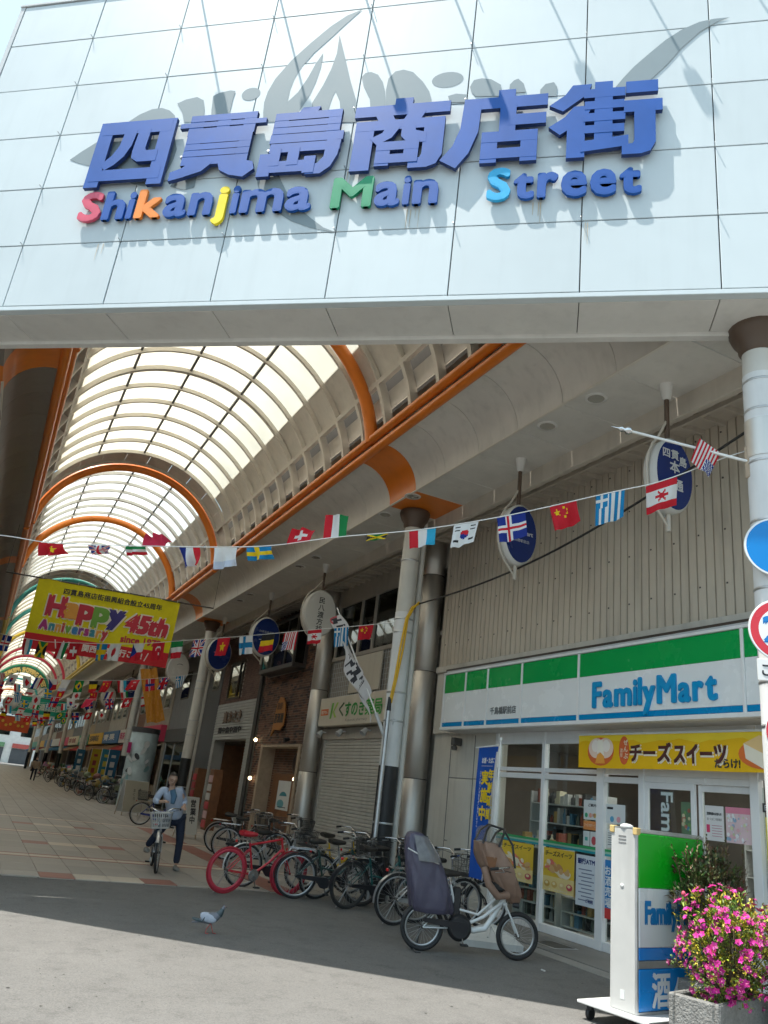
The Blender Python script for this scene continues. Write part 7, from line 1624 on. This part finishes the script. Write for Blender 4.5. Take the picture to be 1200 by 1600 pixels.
# ---------------------------------------------------------------- pigeon
pg = thing('pigeon', 'grey pigeon walking on the asphalt near the shadow edge', 'bird', (2.78, 9.36, 0), D(-14))
mat('pigeon_grey', (0.17, 0.18, 0.21), 0.7, var=0.15, scale=20); mat('pigeon_pale', (0.42, 0.45, 0.52), 0.7, var=0.15, scale=25); mat('pigeon_neck', (0.05, 0.075, 0.085), 0.35, var=0.3, scale=15); mat('pigeon_leg', (0.45, 0.10, 0.09), 0.6)
secs = [(-0.195, 0.100, 0.012, 0.008), (-0.13, 0.115, 0.03, 0.016), (-0.06, 0.14, 0.05, 0.042), (0.0, 0.155, 0.06, 0.06), (0.055, 0.17, 0.055, 0.06), (0.095, 0.20, 0.036, 0.04), (0.115, 0.235, 0.024, 0.026), (0.122, 0.262, 0.021, 0.022), (0.13, 0.278, 0.021, 0.02), (0.148, 0.276, 0.011, 0.010)]
pb = MB(); n = 12
for j, (x_, z_, w_, h_) in enumerate(secs):
    tl = 0 if j < 4 else min(1.0, (j - 3) / 3)
    for k in range(n): a = 2 * math.pi * k / n; pb.v.append(V3((x_ - h_ * math.sin(a) * 0.75 * tl * (1 if j < 8 else 0.2), w_ * math.cos(a), z_ + h_ * math.sin(a) * (1 - 0.55 * tl * (1 if j < 8 else 0)))))
for j in range(len(secs) - 1):
    for k in range(n): k2 = (k + 1) % n; pb.face((j * n + k, j * n + k2, (j + 1) * n + k2, (j + 1) * n + k), True)
pb.face(list(range(n))); pb.face([(len(secs) - 1) * n + k for k in range(n)]); pb.build('body', 'pigeon_grey', pg, True)
nk_ = MB(); nk_.tube([(0.085, 0, 0.195), (0.108, 0, 0.228), (0.12, 0, 0.256)], [0.045, 0.030, 0.0235], 12); nk_.build('neck_plumage', 'pigeon_neck', pg, True)
for s in (-1, 1):
    w_ = MB(); w_.ell((-0.025, s * 0.047, 0.158), (0.095, 0.018, 0.042), 12, 8, Matrix.Rotation(R(14), 3, 'Y')); wo_ = w_.build('wing', 'pigeon_pale', pg, True)
    MB().box((-0.075, s * 0.057, 0.145), (0.014, 0.012, 0.055), 0.003, Matrix.Rotation(R(25), 3, 'Y')).build('wing_bar', 'pigeon_neck', wo_, True); MB().ell((-0.13, s * 0.03, 0.128), (0.075, 0.012, 0.014), 10, 6, Matrix.Rotation(R(10), 3, 'Y')).build('wing_tip', 'pigeon_neck', wo_, True)
    MB().ell((0.138, s * 0.0185, 0.281), (0.004, 0.003, 0.004), 6, 5).build('eye', 'letter_orange', pg, True)
    l_ = MB(); dx = 0.03 * s; l_.tube([(0.01, s * 0.022, 0.105), (0.005 + dx, s * 0.024, 0.05), (0.012 + dx * 1.4, s * 0.024, 0.006)], 0.005, 6)
    for q in (-0.5, 0, 0.5): l_.tube([(0.012 + dx * 1.4, s * 0.024, 0.006), (0.045 + dx * 1.4 - abs(q) * 0.01, s * 0.024 + q * 0.035, 0.004)], 0.003, 5)
    l_.build('leg', 'pigeon_leg', pg, True)
MB().tube([(0.148, 0, 0.275), (0.172, 0, 0.266)], [0.007, 0.002], 6).build('beak', 'dark_metal', pg, True)

# ---------------------------------------------------------------- rolling store signboard
mat('cardboard', (0.55, 0.40, 0.16), 0.7)
sbd = thing('store_signboard', 'rolling illuminated signboard with green white and blue panels beside the planter', 'signboard', (5.95, 5.88, 0))
a0 = D(10); BX = V3((math.cos(a0), math.sin(a0), 0)); BY = V3((-math.sin(a0), math.cos(a0), 0)); B0 = V3((5.45, 5.65, 0)); BR = Matrix((BX, BY, V3((0, 0, 1)))).transposed()
def bb_(x0, x1, y0, y1, z0, z1, c=0.0, mb=None): return (mb or MB()).box(B0 + BX * (x0 + x1) / 2 + BY * (y0 + y1) / 2 + V3((0, 0, (z0 + z1) / 2)), (x1 - x0, y1 - y0, z1 - z0), c, BR)
W_ = 1.05
cs_ = bb_(0.0, W_, 0.012, 0.275, 0.15, 1.60, 0.006).build('casing', mat('casing_paint', (0.46, 0.46, 0.445), 0.45, var=0.05, scale=3, grime=0.15), sbd)
fr_ = MB()
for (x0, x1, z0, z1) in ((0.0, 0.02, 0.15, 1.60), (W_ - 0.02, W_, 0.15, 1.60), (0.021, W_ - 0.021, 1.578, 1.60), (0.021, W_ - 0.021, 0.495, 0.555), (0.021, W_ - 0.021, 0.15, 0.172)): bb_(x0, x1, -0.006, 0.014, z0, z1, 0.002, fr_)
fr_.build('front_frame', 'galv', sbd)
sbf = Frame(B0 - BY * 0.008, BX, (0, 0, 1))
for (z0, z1, c, nm) in ((1.125, 1.574, (0.0, 0.34, 0.01), 'green_panel'), (0.655, 1.123, (0.60, 0.63, 0.65), 'white_panel'), (0.558, 0.653, (0.0, 0.18, 0.58), 'blue_stripe'), (0.176, 0.492, (0.0, 0.20, 0.58), 'blue_panel')):
    m = MB(); m.col = c; bb_(0.024, W_ - 0.024, -0.012, 0.011, z0, z1, 0.008, m); m.build(nm, 'print_gloss', sbd)
tm_ = MB(); tm_.col = (0.0, 0.16, 0.42); tm_.text('FamilyMart', sbf, 0.11, 0.79, w=0.83, hgt=0.225, bold=0.045, h=0.006); tm_.build('lettering', 'print', sbd); tm_ = MB(); tm_.col = (0.66, 0.70, 0.74); tm_.text('酒', sbf, 0.20, 0.20, w=0.25, hgt=0.26, bold=0.025, h=0.006); tm_.text('タバコ', sbf, 0.52, 0.22, w=0.40, hgt=0.20, bold=0.03, h=0.006); tm_.build('lettering', 'print', sbd)
vt = MB()
for k in range(3): bb_(-0.003, 0.0005, 0.11, 0.19, 1.47 + 0.028 * k, 1.482 + 0.028 * k, 0, vt)
vt.build('vent_slots', 'joint', sbd); kl = MB(); kl.lathe([(0.018, 0.0), (0.018, 0.006), (0.006, 0.008)], 12, B0 + BY * 0.15 + V3((0, 0, 1.12)), -BX); bb_(-0.003, 0.0005, 0.12, 0.165, 0.24, 0.31, 0, kl); kl.build('lock_plate', 'white_metal', sbd)
bb_(-0.012, 0.05, 0.235, 0.285, 1.555, 1.616, 0.006).build('corner_guard', 'cardboard', sbd); bb_(-0.012, 0.05, -0.012, 0.035, 1.555, 1.616, 0.006).build('corner_guard', 'cardboard', sbd); bb_(0.0, W_, 0.02, 0.27, 1.601, 1.612).build('top_plate', 'galv', sbd)
rag = MB().ell(B0 + BX * 0.05 + BY * 0.14 + V3((0, 0, 1.615)), (0.07, 0.06, 0.028), 10, 6, BR).build('cloth_rag', 'piping_white', sbd)
bb_(-0.10, W_ + 0.1, -0.18, 0.55, 0.125, 0.149, 0.006).build('base_board', 'white_metal', sbd); bb_(-0.10, W_ + 0.1, -0.195, -0.181, 0.105, 0.152, 0.003).build('base_edge', 'galv', sbd)
for (x_, y_) in ((0.0, 0.48), (W_, 0.48), (0.0, -0.10), (W_, -0.10)):
    c = B0 + BX * x_ + BY * y_; k_ = MB(); k_.lathe([(0.045, -0.018), (0.05, -0.012), (0.05, 0.012), (0.045, 0.018)], 16, c + V3((0, 0, 0.05)), BY); k_.box(c + V3((0, 0, 0.10)), (0.05, 0.05, 0.05), 0.008, BR); k_.build('caster', 'black_plastic', sbd)

# ---------------------------------------------------------------- planter with azalea and shrub
pa = D(17); PX = V3((math.cos(pa), math.sin(pa), 0)); PY = V3((-math.sin(pa), math.cos(pa), 0)); P0 = V3((5.53, 4.86, 0)); PR = Matrix((PX, PY, V3((0, 0, 1)))).transposed()
def pbx(mb, x0, x1, y0, y1, z0, z1, c): return mb.box(P0 + PX * (x0 + x1) / 2 + PY * (y0 + y1) / 2 + V3((0, 0, (z0 + z1) / 2)), (x1 - x0, y1 - y0, z1 - z0), c, PR)
mat('granite', (0.21, 0.207, 0.195), 0.75, var=0.25, scale=26, bump=0.9, bscale=55, grime=0.25); mat('soil', (0.05, 0.035, 0.025), 0.95, bump=0.6, bscale=30); mat('stem', (0.09, 0.06, 0.035), 0.8)
mat('leaf', 'Col', 0.5, var=0.15, scale=9); mat('petal', 'Col', 0.6, var=0.12, scale=12)
pl = thing('planter', 'grey granite-look planter box at the lower right corner', 'planter', P0 + PX * 0.5)
pm = MB(); PLW, PLD = 1.05, 0.42
for (x0, x1, y0, y1) in ((0, PLW, 0, 0.05), (0, PLW, PLD - 0.05, PLD), (0, 0.05, 0.0505, PLD - 0.0505), (PLW - 0.05, PLW, 0.0505, PLD - 0.0505)): pbx(pm, x0, x1, y0, y1, 0.0, 0.42, 0.012)
pm.build('box', 'granite', pl); so_ = MB(); pbx(so_, 0.05, PLW - 0.05, 0.05, PLD - 0.05, 0.02, 0.37, 0); so_.build('soil', 'soil', pl)
def leaf(mb, p, d, L, w, col, up):
    d = d.normalized(); s = d.cross(up); s = s.normalized() if s.length > 1e-3 else d.orthogonal().normalized(); n_ = s.cross(d); mb.col = col
    a = p; b_ = p + d * L * 0.5 + s * w + n_ * L * 0.08; c = p + d * L - n_ * L * 0.05; e = p + d * L * 0.5 - s * w + n_ * L * 0.08; m_ = p + d * L * 0.5
    b = len(mb.v); mb.v += [a, b_, c, e, m_]; mb.face((b, b + 4, b + 1), True); mb.face((b + 4, b + 2, b + 1), True); mb.face((b, b + 3, b + 4), True); mb.face((b + 4, b + 3, b + 2), True)
def bush(name, label, cx_, rad, cz_, nl, lcols, L, seed, clump=0.0):
    t = thing(name, label, 'plant', (cx_.x, cx_.y, 0.37)); rr = random.Random(seed); lv = MB(); st_ = MB()
    tips = []
    for k in range(nl // 9):
        while True:
            q = V3((rr.uniform(-1, 1), rr.uniform(-1, 1), rr.uniform(-1, 1)))
            if 0.35 < q.length < 1.0: break
        bump_ = 1 + 0.16 * math.sin(q.x * 7 + seed) + 0.13 * math.sin(q.z * 9 + q.y * 5)
        tips.append((q, cx_ + V3((0, 0, cz_)) + PX * q.x * rad[0] * bump_ + PY * q.y * rad[1] * bump_ + V3((0, 0, q.z * rad[2] * bump_))))
    for (q, p) in tips:
        od = (PX * q.x + PY * q.y + V3((0, 0, q.z + 0.35))).normalized(); c0 = rr.choice(lcols); k_ = rr.uniform(0.75, 1.25)
        for i in range(9):
            d = (od + V3((rr.uniform(-1, 1), rr.uniform(-1, 1), rr.uniform(-0.7, 0.9))) * 1.0); leaf(lv, p + V3((rr.uniform(-1, 1), rr.uniform(-1, 1), rr.uniform(-1, 1))) * 0.03, d, L * rr.uniform(0.6, 1.2), L * 0.2, tuple(x * k_ * rr.uniform(0.8, 1.2) for x in c0), V3((rr.uniform(-.5, .5), rr.uniform(-.5, .5), 1)))
    for (q, p) in tips[::6]: st_.tube([cx_ + PX * q.x * 0.15 + V3((0, 0, 0.36)), (cx_ + V3((0, 0, 0.4)) + p) / 2 + V3((0, 0, 0.02)), p], [0.008, 0.005, 0.002], 5)
    lo = lv.build('foliage', 'leaf', t); lo['kind'] = 'stuff'; s2 = st_.build('stems', 'stem', t); s2['kind'] = 'stuff'
    return t, tips
AZC = P0 + PX * 0.50 + PY * 0.10
az, tips = bush('azalea_bush', 'azalea with magenta blossoms and yellow-green leaves in the granite planter', AZC, (0.58, 0.36, 0.40), 0.76, 7200, [(0.20, 0.26, 0.03), (0.09, 0.15, 0.025), (0.36, 0.35, 0.03), (0.14, 0.20, 0.03), (0.48, 0.40, 0.03)], 0.042, 11)
fl = MB(); rr = random.Random(21)
outer = [(q, p) for (q, p) in tips if q.length > 0.72]
cl_dirs = [V3((rr.uniform(-1, 1), rr.uniform(-1, 0.3), rr.uniform(-0.7, 1))).normalized() for _ in range(23)]
for (q, p) in outer:
    if max(q.normalized().dot(c) for c in cl_dirs) < 0.90: continue
    for rep in range(rr.choice((1, 1, 2))):
        od = (PX * q.x + PY * q.y + V3((0, 0, q.z + 0.2)) + V3((rr.uniform(-.4, .4), rr.uniform(-.4, .4), rr.uniform(-.3, .4)))).normalized(); u = od.orthogonal().normalized(); w = od.cross(u); c = p + od * 0.035 + V3((rr.uniform(-1, 1), rr.uniform(-1, 1), rr.uniform(-1, 1))) * 0.035; k_ = rr.uniform(0.55, 1.2); S = rr.uniform(0.016, 0.029); a1 = rr.uniform(0, 6)
        for i in range(5):
            a = a1 + i * 2 * math.pi / 5; d = u * math.cos(a) + w * math.sin(a); s = od.cross(d); fl.col = (min(0.85, 0.62 * k_), 0.02 * k_ + (0.06 if rr.random() < 0.12 else 0), 0.30 * k_ * rr.uniform(0.75, 1.25)); b = len(fl.v)
            fl.v += [c, c + d * S * 0.6 + s * S * 0.5 + od * S * 0.55, c + d * S * 1.25 + od * S * 0.45, c + d * S * 0.6 - s * S * 0.5 + od * S * 0.55]; fl.face((b, b + 1, b + 2, b + 3), True)
        fl.col = (0.75, 0.25, 0.45)
        for i in range(3): fl.tube([c, c + od * S * 1.3 + u * S * 0.25 * (i - 1)], 0.0012, 3, cap=False)
fo = fl.build('blossoms', 'petal', az); fo['kind'] = 'stuff'
SHC = P0 + PX * 0.86 + PY * 0.50
pl2 = thing('planter', 'second planter box hidden behind the azalea, carrying a green shrub', 'planter', P0 + PX * 0.75 + PY * 0.65)
pm = MB(); pbx(pm, 0.72, 1.6, 0.46, 0.80, 0.0, 0.42, 0.012); pm.build('box', 'granite', pl2)
sh_, tips2 = bush('evergreen_shrub', 'taller dark green shrub with thin upright shoots behind the azalea', SHC + PX * 0.12, (0.46, 0.26, 0.34), 1.10, 4200, [(0.04, 0.075, 0.025), (0.06, 0.10, 0.03), (0.08, 0.085, 0.03), (0.10, 0.06, 0.03)], 0.055, 31)
up_ = MB(); us = MB(); rr = random.Random(8)
for k in range(26):
    b_ = SHC + PX * rr.uniform(-0.25, 0.55) + PY * rr.uniform(-0.15, 0.2) + V3((0, 0, 1.15)); tp_ = b_ + V3((rr.uniform(-.08, .08), rr.uniform(-.08, .08), rr.uniform(0.22, 0.48))); us.tube([b_, (b_ + tp_) / 2 + V3((0.01, 0, 0)), tp_], [0.004, 0.003, 0.0015], 4)
    for i in range(12):
        p = b_ + (tp_ - b_) * (0.3 + 0.7 * i / 11); c0 = rr.choice([(0.10, 0.12, 0.035), (0.16, 0.10, 0.05), (0.07, 0.10, 0.03)]); leaf(up_, p, V3((rr.uniform(-1, 1), rr.uniform(-1, 1), 0.7)), 0.045, 0.008, c0, V3((0, 0, 1)))
q_ = up_.build('shoot_leaves', 'leaf', sh_); q_['kind'] = 'stuff'; q_ = us.build('shoots', 'stem', sh_); q_['kind'] = 'stuff'
MB().ell(P0 + PX * 0.36 + PY * 0.45 + V3((0, 0, 1.13)), (0.018, 0.018, 0.022), 8, 6).build('red_bud', 'letter_red', sh_)

# ---------------------------------------------------------------- things along the shops
mat('poster_teal', (0.36, 0.44, 0.45), 0.5, var=0.2, scale=2.5)
pp = thing('poster_pillar', 'tall white and teal printed poster pillar in front of the dark grey building', 'advertising pillar', (6.45, 36.3, 0))
MB().lathe([(0.60, 0.0), (0.60, 3.3), (0.55, 3.32)], 28, (6.45, 36.3, 0)).build('drum', 'poster_teal', pp); MB().lathe([(0.61, 3.12), (0.61, 3.34)], 28, (6.45, 36.3, 0)).build('top_band', 'grey_dark', pp)
pt = MB(); rr = random.Random(5)
for k in range(26):
    a = rr.uniform(math.pi * 0.8, math.pi * 1.65); z = rr.uniform(0.3, 2.7); f = Frame((6.45 + 0.603 * math.cos(a), 36.3 + 0.603 * math.sin(a), z), (-math.sin(a), math.cos(a), 0), (0, 0, 1))
    pt.col = rr.choice([(0.62, 0.66, 0.67), (0.2, 0.34, 0.36), (0.05, 0.06, 0.07), (0.68, 0.7, 0.7)]); pt.disc(f, 0, 0, rr.uniform(0.04, 0.13), rr.uniform(0.06, 0.2), 0.004 + 0.0005 * k, 12, rot=rr.uniform(-1, 1))
f = Frame((6.45 - 0.60, 36.3 - 0.2, 2.45), (0.28, -0.96, 0), (0, 0, 1)); pt.col = (0.35, 0.01, 0.12); pt.quad(f, -0.1, -0.22, 0.25, 0.22, 0.03); q_ = pt.build('print', 'print', pp); q_['kind'] = 'stuff'
def a_board(loc, rz, label, w, h, paint, m='white_metal'):
    t = thing('sandwich_board', label, 'board', loc, rz)
    for s in (-1, 1):
        lean = 0.16; pn = MB(); rot = Matrix.Rotation(s * lean, 3, 'X')
        pn.box(V3((0, s * 0.16 - 0.0, 0.12 + h / 2)), (w, 0.02, h), 0.005, rot); p = pn.build('panel', m, t, True)
        for sx in (-1, 1): MB().bar(V3((sx * (w / 2 - 0.02), s * (0.16 + 0.5 * h * 0.16 + 0.015), 0.0)), V3((sx * (w / 2 - 0.02), s * 0.155, 0.12 + h / 2)), 0.03, 0.025).build('leg', 'wood_pale', t, True)
        if s < 0:
            q = MB(); fr = Frame(rot @ V3((0, -0.011, 0)) + V3((0, -0.16, 0.12 + h / 2)), (1, 0, 0), rot @ V3((0, 0, 1))); paint(q, fr, w, h); q.build('print', 'print', t, True)
    return t
def pa1(q, f, w, h):
    q.col = (0.45, 0.42, 0.33); q.quad(f, -w / 2 + 0.02, -h / 2 + 0.02, w / 2 - 0.02, h / 2 - 0.02, 0.002); q.col = INK; q.text('まぐろ', f, -0.12, 0.15, size=0.13, vertical=True, h=0.004); q.text('本日の', f, 0.08, 0.18, size=0.13, vertical=True, h=0.004)
def pa2(q, f, w, h): q.col = (0.62, 0.60, 0.55); q.quad(f, -w / 2 + 0.02, -h / 2 + 0.02, w / 2 - 0.02, h / 2 - 0.02, 0.002); q.col = INK; q.text('営業中', f, -0.08, 0.22, size=0.2, bold=0.03, vertical=True, h=0.004)
a_board((5.55, 31.0, 0), D(18), 'cream sandwich board with brush lettering beside the blue bicycle', 0.95, 1.1, pa1); a_board((5.6, 22.6, 0), D(25), 'white narrow sandwich board leaning outside the brick shop', 0.42, 0.95, pa2)
# gachapon racks and stall goods by the third column
def rack_(x, y, label, cols, h=1.6, w=0.5):
    t = thing('goods_rack', label, 'rack', (x, y, 0)); rr = random.Random(int(y * 10)); MB().b2((x + 0.03, y - w / 2, 0), (x + 0.35, y + w / 2, h), 0.01).build('cabinet', 'wood', t)
    for k in range(int(h / 0.28)):
        m = MB(); m.col = rr.choice(cols); m.b2((x, y - w / 2 + 0.03, 0.08 + 0.28 * k), (x + 0.05, y + w / 2 - 0.03, 0.30 + 0.28 * k), 0.01); m.build('drawer', 'print', t)
    return t
rack_(7.3, 29.6, 'narrow red and white goods rack left of the clapboard doorway', [(0.5, 0.05, 0.06), (0.6, 0.58, 0.55), (0.35, 0.04, 0.05)], 1.9); rack_(7.2, 27.0, 'narrow red patterned rack right of the third column', [(0.5, 0.08, 0.09), (0.6, 0.4, 0.4), (0.55, 0.53, 0.5)], 1.9); rack_(7.2, 31.2, 'narrow blue and orange goods rack by the dark grey building', [(0.05, 0.1, 0.2), (0.5, 0.2, 0.08), (0.4, 0.4, 0.4)], 1.8)
def shop_flag(x, y, col, col2, label, h=2.1):
    t = thing('shop_flag', label, 'banner', (x, y, 0), group='upright shop flags down the arcade'); MB().lathe([(0.18, 0), (0.18, 0.06), (0.03, 0.10)], 14, (x, y, 0)).build('base', 'concrete', t); MB().tube([(x, y, 0.05), (x, y, h + 0.3)], 0.014, 6).build('pole', 'string_white', t)
    f = lambda u, v: col2 if (abs(u - .5) < .25 and int(v * 12) % 3 != 0 and 0.15 < v < 0.85) else col
    flag_mesh(MB(), (x, y, h + 0.28), (0.8, -0.5, 0), (0, 0, -1), 0.55, h * 0.8, f, 10, 26, 0.04, int(y), 0.1).build('cloth', 'cloth_print', t)
shop_flag(5.9, 41.9, (0.018, 0.096, 0.180), (0.450, 0.450, 0.450), 'blue shop flag with pale lettering beside the poster pillar'); shop_flag(5.7, 43.0, (0.030, 0.168, 0.228), (0.488, 0.413, 0.075), 'turquoise shop flag with yellow mark among the far bicycles'); shop_flag(5.6, 46.2, (0.372, 0.270, 0.018), (0.225, 0.038, 0.038), 'yellow shop flag among the far bicycles'); shop_flag(5.6, 53.5, (0.024, 0.108, 0.192), (0.488, 0.495, 0.495), 'navy shop flag farther along the far bicycles'); 
PILE = ['heap of wrapped goods in front of the poster pillar shop', 'heap of boxes and bags beside the turquoise shop flag', 'heap of clothes and boxes beside the yellow shop flag', 'heap of crates among the far bicycles', 'heap of dark bags beyond the navy shop flag', 'last heap of goods beside the far bicycles']
for i, (x_, y_) in enumerate(((6.0, 39.6), (6.1, 42.6), (5.9, 46.6), (6.0, 50.0), (6.0, 54.4), (5.9, 59.0))):
    t = thing('goods_pile', PILE[i], 'goods', (x_, y_, 0)); rr = random.Random(300 + i); g_ = MB()
    for k in range(34):
        lv = rr.choice((0, 0, 1, 1, 2, 3)); sz_ = rr.uniform(0.12, 0.36); g_.col = rr.choice([(0.10, 0.10, 0.09), (0.22, 0.20, 0.17), (0.34, 0.31, 0.26), (0.12, 0.16, 0.2), (0.28, 0.12, 0.1), (0.16, 0.2, 0.12), (0.42, 0.4, 0.37), (0.3, 0.22, 0.06)])
        c = (x_ + rr.uniform(-0.4, 0.4), y_ + rr.uniform(-1.0, 1.0), sz_ * 0.4 + 0.3 * lv)
        if rr.random() < 0.5: g_.box(c, (sz_, sz_ * 1.2, sz_ * 0.8), 0.02, Matrix.Rotation(rr.uniform(-.6, .6), 3, 'Z'))
        else: g_.ell(c, (sz_ * 0.6, sz_ * 0.7, sz_ * 0.45), 10, 7, Matrix.Rotation(rr.uniform(-.5, .5), 3, 'X'))
    go = g_.build('goods', 'print', t); go['kind'] = 'stuff'
    for k in range(2): MB().tube([(x_ + 0.35 - 0.7 * k, y_ - 0.6 + 1.1 * k, 0), (x_ + 0.35 - 0.7 * k, y_ - 0.6 + 1.1 * k, 1.45)], 0.02, 6).build('rail_post', 'galv', t)
# stalls with goods, far along
STL = ['stall of boxed goods by the blue shop flag', 'stall of clothing racks halfway down the arcade', 'greengrocer stall halfway down the arcade', 'distant stall with pale boxes', 'distant stall with plants', 'farthest stall on the right side']
for i, (y_, c1) in enumerate(((44.0, (0.3, 0.3, 0.28)), (50.5, (0.35, 0.3, 0.3)), (57.5, (0.12, 0.2, 0.08)), (67.0, (0.4, 0.38, 0.34)), (76.0, (0.06, 0.14, 0.05)), (88.0, (0.3, 0.25, 0.2)))):
    t = thing('market_stall', STL[i], 'stall', (6.9, y_, 0)); rr = random.Random(i + 60); MB().b2((6.4, y_ - 1.4, 0.62), (7.5, y_ + 1.4, 0.68), 0.01).build('table', 'wood_pale', t)
    for (sx, sy) in ((6.45, -1.3), (6.45, 1.3), (7.45, -1.3), (7.45, 1.3)): MB().b2((sx - 0.03, y_ + sy - 0.03, 0), (sx + 0.03, y_ + sy + 0.03, 0.62)).build('leg', 'wood_pale', t)
    g_ = MB()
    for k in range(46):
        g_.col = tuple(min(0.8, c * rr.uniform(0.5, 1.8) + rr.uniform(0, 0.06)) for c in c1) if rr.random() < 0.7 else rr.choice([(0.5, 0.1, 0.08), (0.1, 0.2, 0.35), (0.6, 0.5, 0.1), (0.55, 0.55, 0.52)])
        s = rr.uniform(0.1, 0.3); x_ = rr.uniform(6.3, 7.4); yy = y_ + rr.uniform(-1.3, 1.3); z = 0.69 + rr.choice((0, 0, 0.2, 0.42)) if x_ > 6.45 else rr.choice((0.1, 0.3)); g_.box((x_, yy, z + s * 0.4), (s, s, s * 0.8), 0.02, Matrix.Rotation(rr.uniform(-.3, .3), 3, 'Z'))
    go = g_.build('goods', 'print', t); go['kind'] = 'stuff'
fb = thing('added_end_building', 'added pale building standing in for the bright daylight at the far end of the arcade', 'building', (3, 172, 0)); MB().b2((-25, 170, 0), (30, 180, 14)).build('wall', mat('added_pale_wall', (0.75, 0.73, 0.68), 0.8), fb)  # added block; its pale wall colour stands in for daylight beyond the arcade
for k in range(10):
    w_ = MB().b2((-20 + 4.5 * k, 169.9, 5), (-17.5 + 4.5 * k, 169.99, 7.5)).build('window', 'glass_dark', fb)  # windows of the added end building, added with it
for k in range(7):
    MB().b2((-14 + 5 * k, 169.86, 0), (-10.4 + 5 * k, 169.99, 2.7)).build('added_shop_opening', 'grey_dark', fb); m_ = MB(); m_.col = [(0.5, 0.1, 0.08), (0.1, 0.25, 0.4), (0.6, 0.5, 0.2), (0.15, 0.3, 0.15)][k % 4]; m_.b2((-14 + 5 * k, 169.6, 2.8), (-10.4 + 5 * k, 169.99, 3.6)); m_.build('added_shop_sign', 'print', fb)
# lettered green arch and green cross banner, white ball lantern far down the arcade
ar = thing('lettered_arch', 'dark arch panel with gold lettering under the distant green roof arch', 'sign', (CX, 88.0, 7))
am = MB(); am.col = (0.02, 0.10, 0.06)
for k in range(24):
    t0, t1 = -70 + 140 * k / 24, -70 + 140 * (k + 1) / 24; am.poly([vault(t0, 88.0, 2.6), vault(t1, 88.0, 2.6), vault(t1, 88.0, 1.95), vault(t0, 88.0, 1.95)])
am.build('panel', 'print', ar); al = MB(); al.col = (0.70, 0.52, 0.18)
for k, chh in enumerate('SHIKANJIMA SHOPPING STREET'):
    if chh == ' ': continue
    th = -62 + 124 * k / 25; p = vault(th, 87.97, 2.05); al.text(chh, Frame(p, (math.cos(R(th)), 0, -math.sin(R(th))), (math.sin(R(th)), 0, math.cos(R(th)))), 0, 0, w=0.22, hgt=0.42, bold=0.05, h=0.01)
al.build('lettering', 'print', ar)
gb = MB(); gb.col = (0.02, 0.30, 0.22); f = Frame((1.6, 70.0, 4.6), (1, 0, 0), (0, 0, 1)); gb.quad(f, 0, 0.25, 4.2, 1.5, 0.0); gb.col = (0.35, 0.5, 0.55); gb.quad(f, 0, 0, 4.2, 0.248, 0.0); gb.col = (0.7, 0.72, 0.7); gb.text('四貫島本通商店街', f, 0.4, 0.6, w=3.4, hgt=0.5, bold=0.03, h=0.02)
gbt = thing('street_banner', 'green banner with white lettering hung across the distant arcade', 'banner', (3.7, 70, 4.6)); gb.build('cloth', 'cloth_print', gbt); MB().tube([(1.4, 70, 6.12), (6.0, 70, 6.12)], 0.03, 6).build('pole', 'dark_metal', gbt)
lt = thing('ball_lantern', 'white ball lantern hanging at the left edge of the distant arcade', 'lantern', (1.3, 60, 5.0)); MB().ell((1.3, 60, 4.9), (0.5, 0.5, 0.5), 18, 12).build('globe', 'column_wrap', lt); MB().tube([(1.3, 60, 5.4), (1.3, 60, 9.9)], 0.012, 5).build('cord', 'dark_metal', lt)
rb = MB(); rb.col = (0.55, 0.1, 0.04); f = Frame((0.9, 82.0, 3.6), (1, 0, 0), (0, 0, 1)); rb.quad(f, 0, 0, 3.0, 1.3, 0.0); rb.col = (0.75, 0.6, 0.1)
for k in range(8): rb.disc(f, 0.3 + 0.35 * k, 0.65 + 0.2 * math.sin(k * 2), 0.13, h=0.01, n=10)
rbt = thing('sale_banner', 'red and yellow sale banner at the far end of the arcade', 'banner', (2.4, 82, 3.6)); rb.build('cloth', 'cloth_print', rbt); MB().tube([(0.7, 82, 4.92), (4.2, 82, 4.92)], 0.03, 6).build('pole', 'dark_metal', rbt)
print('objects', len(bpy.data.objects))
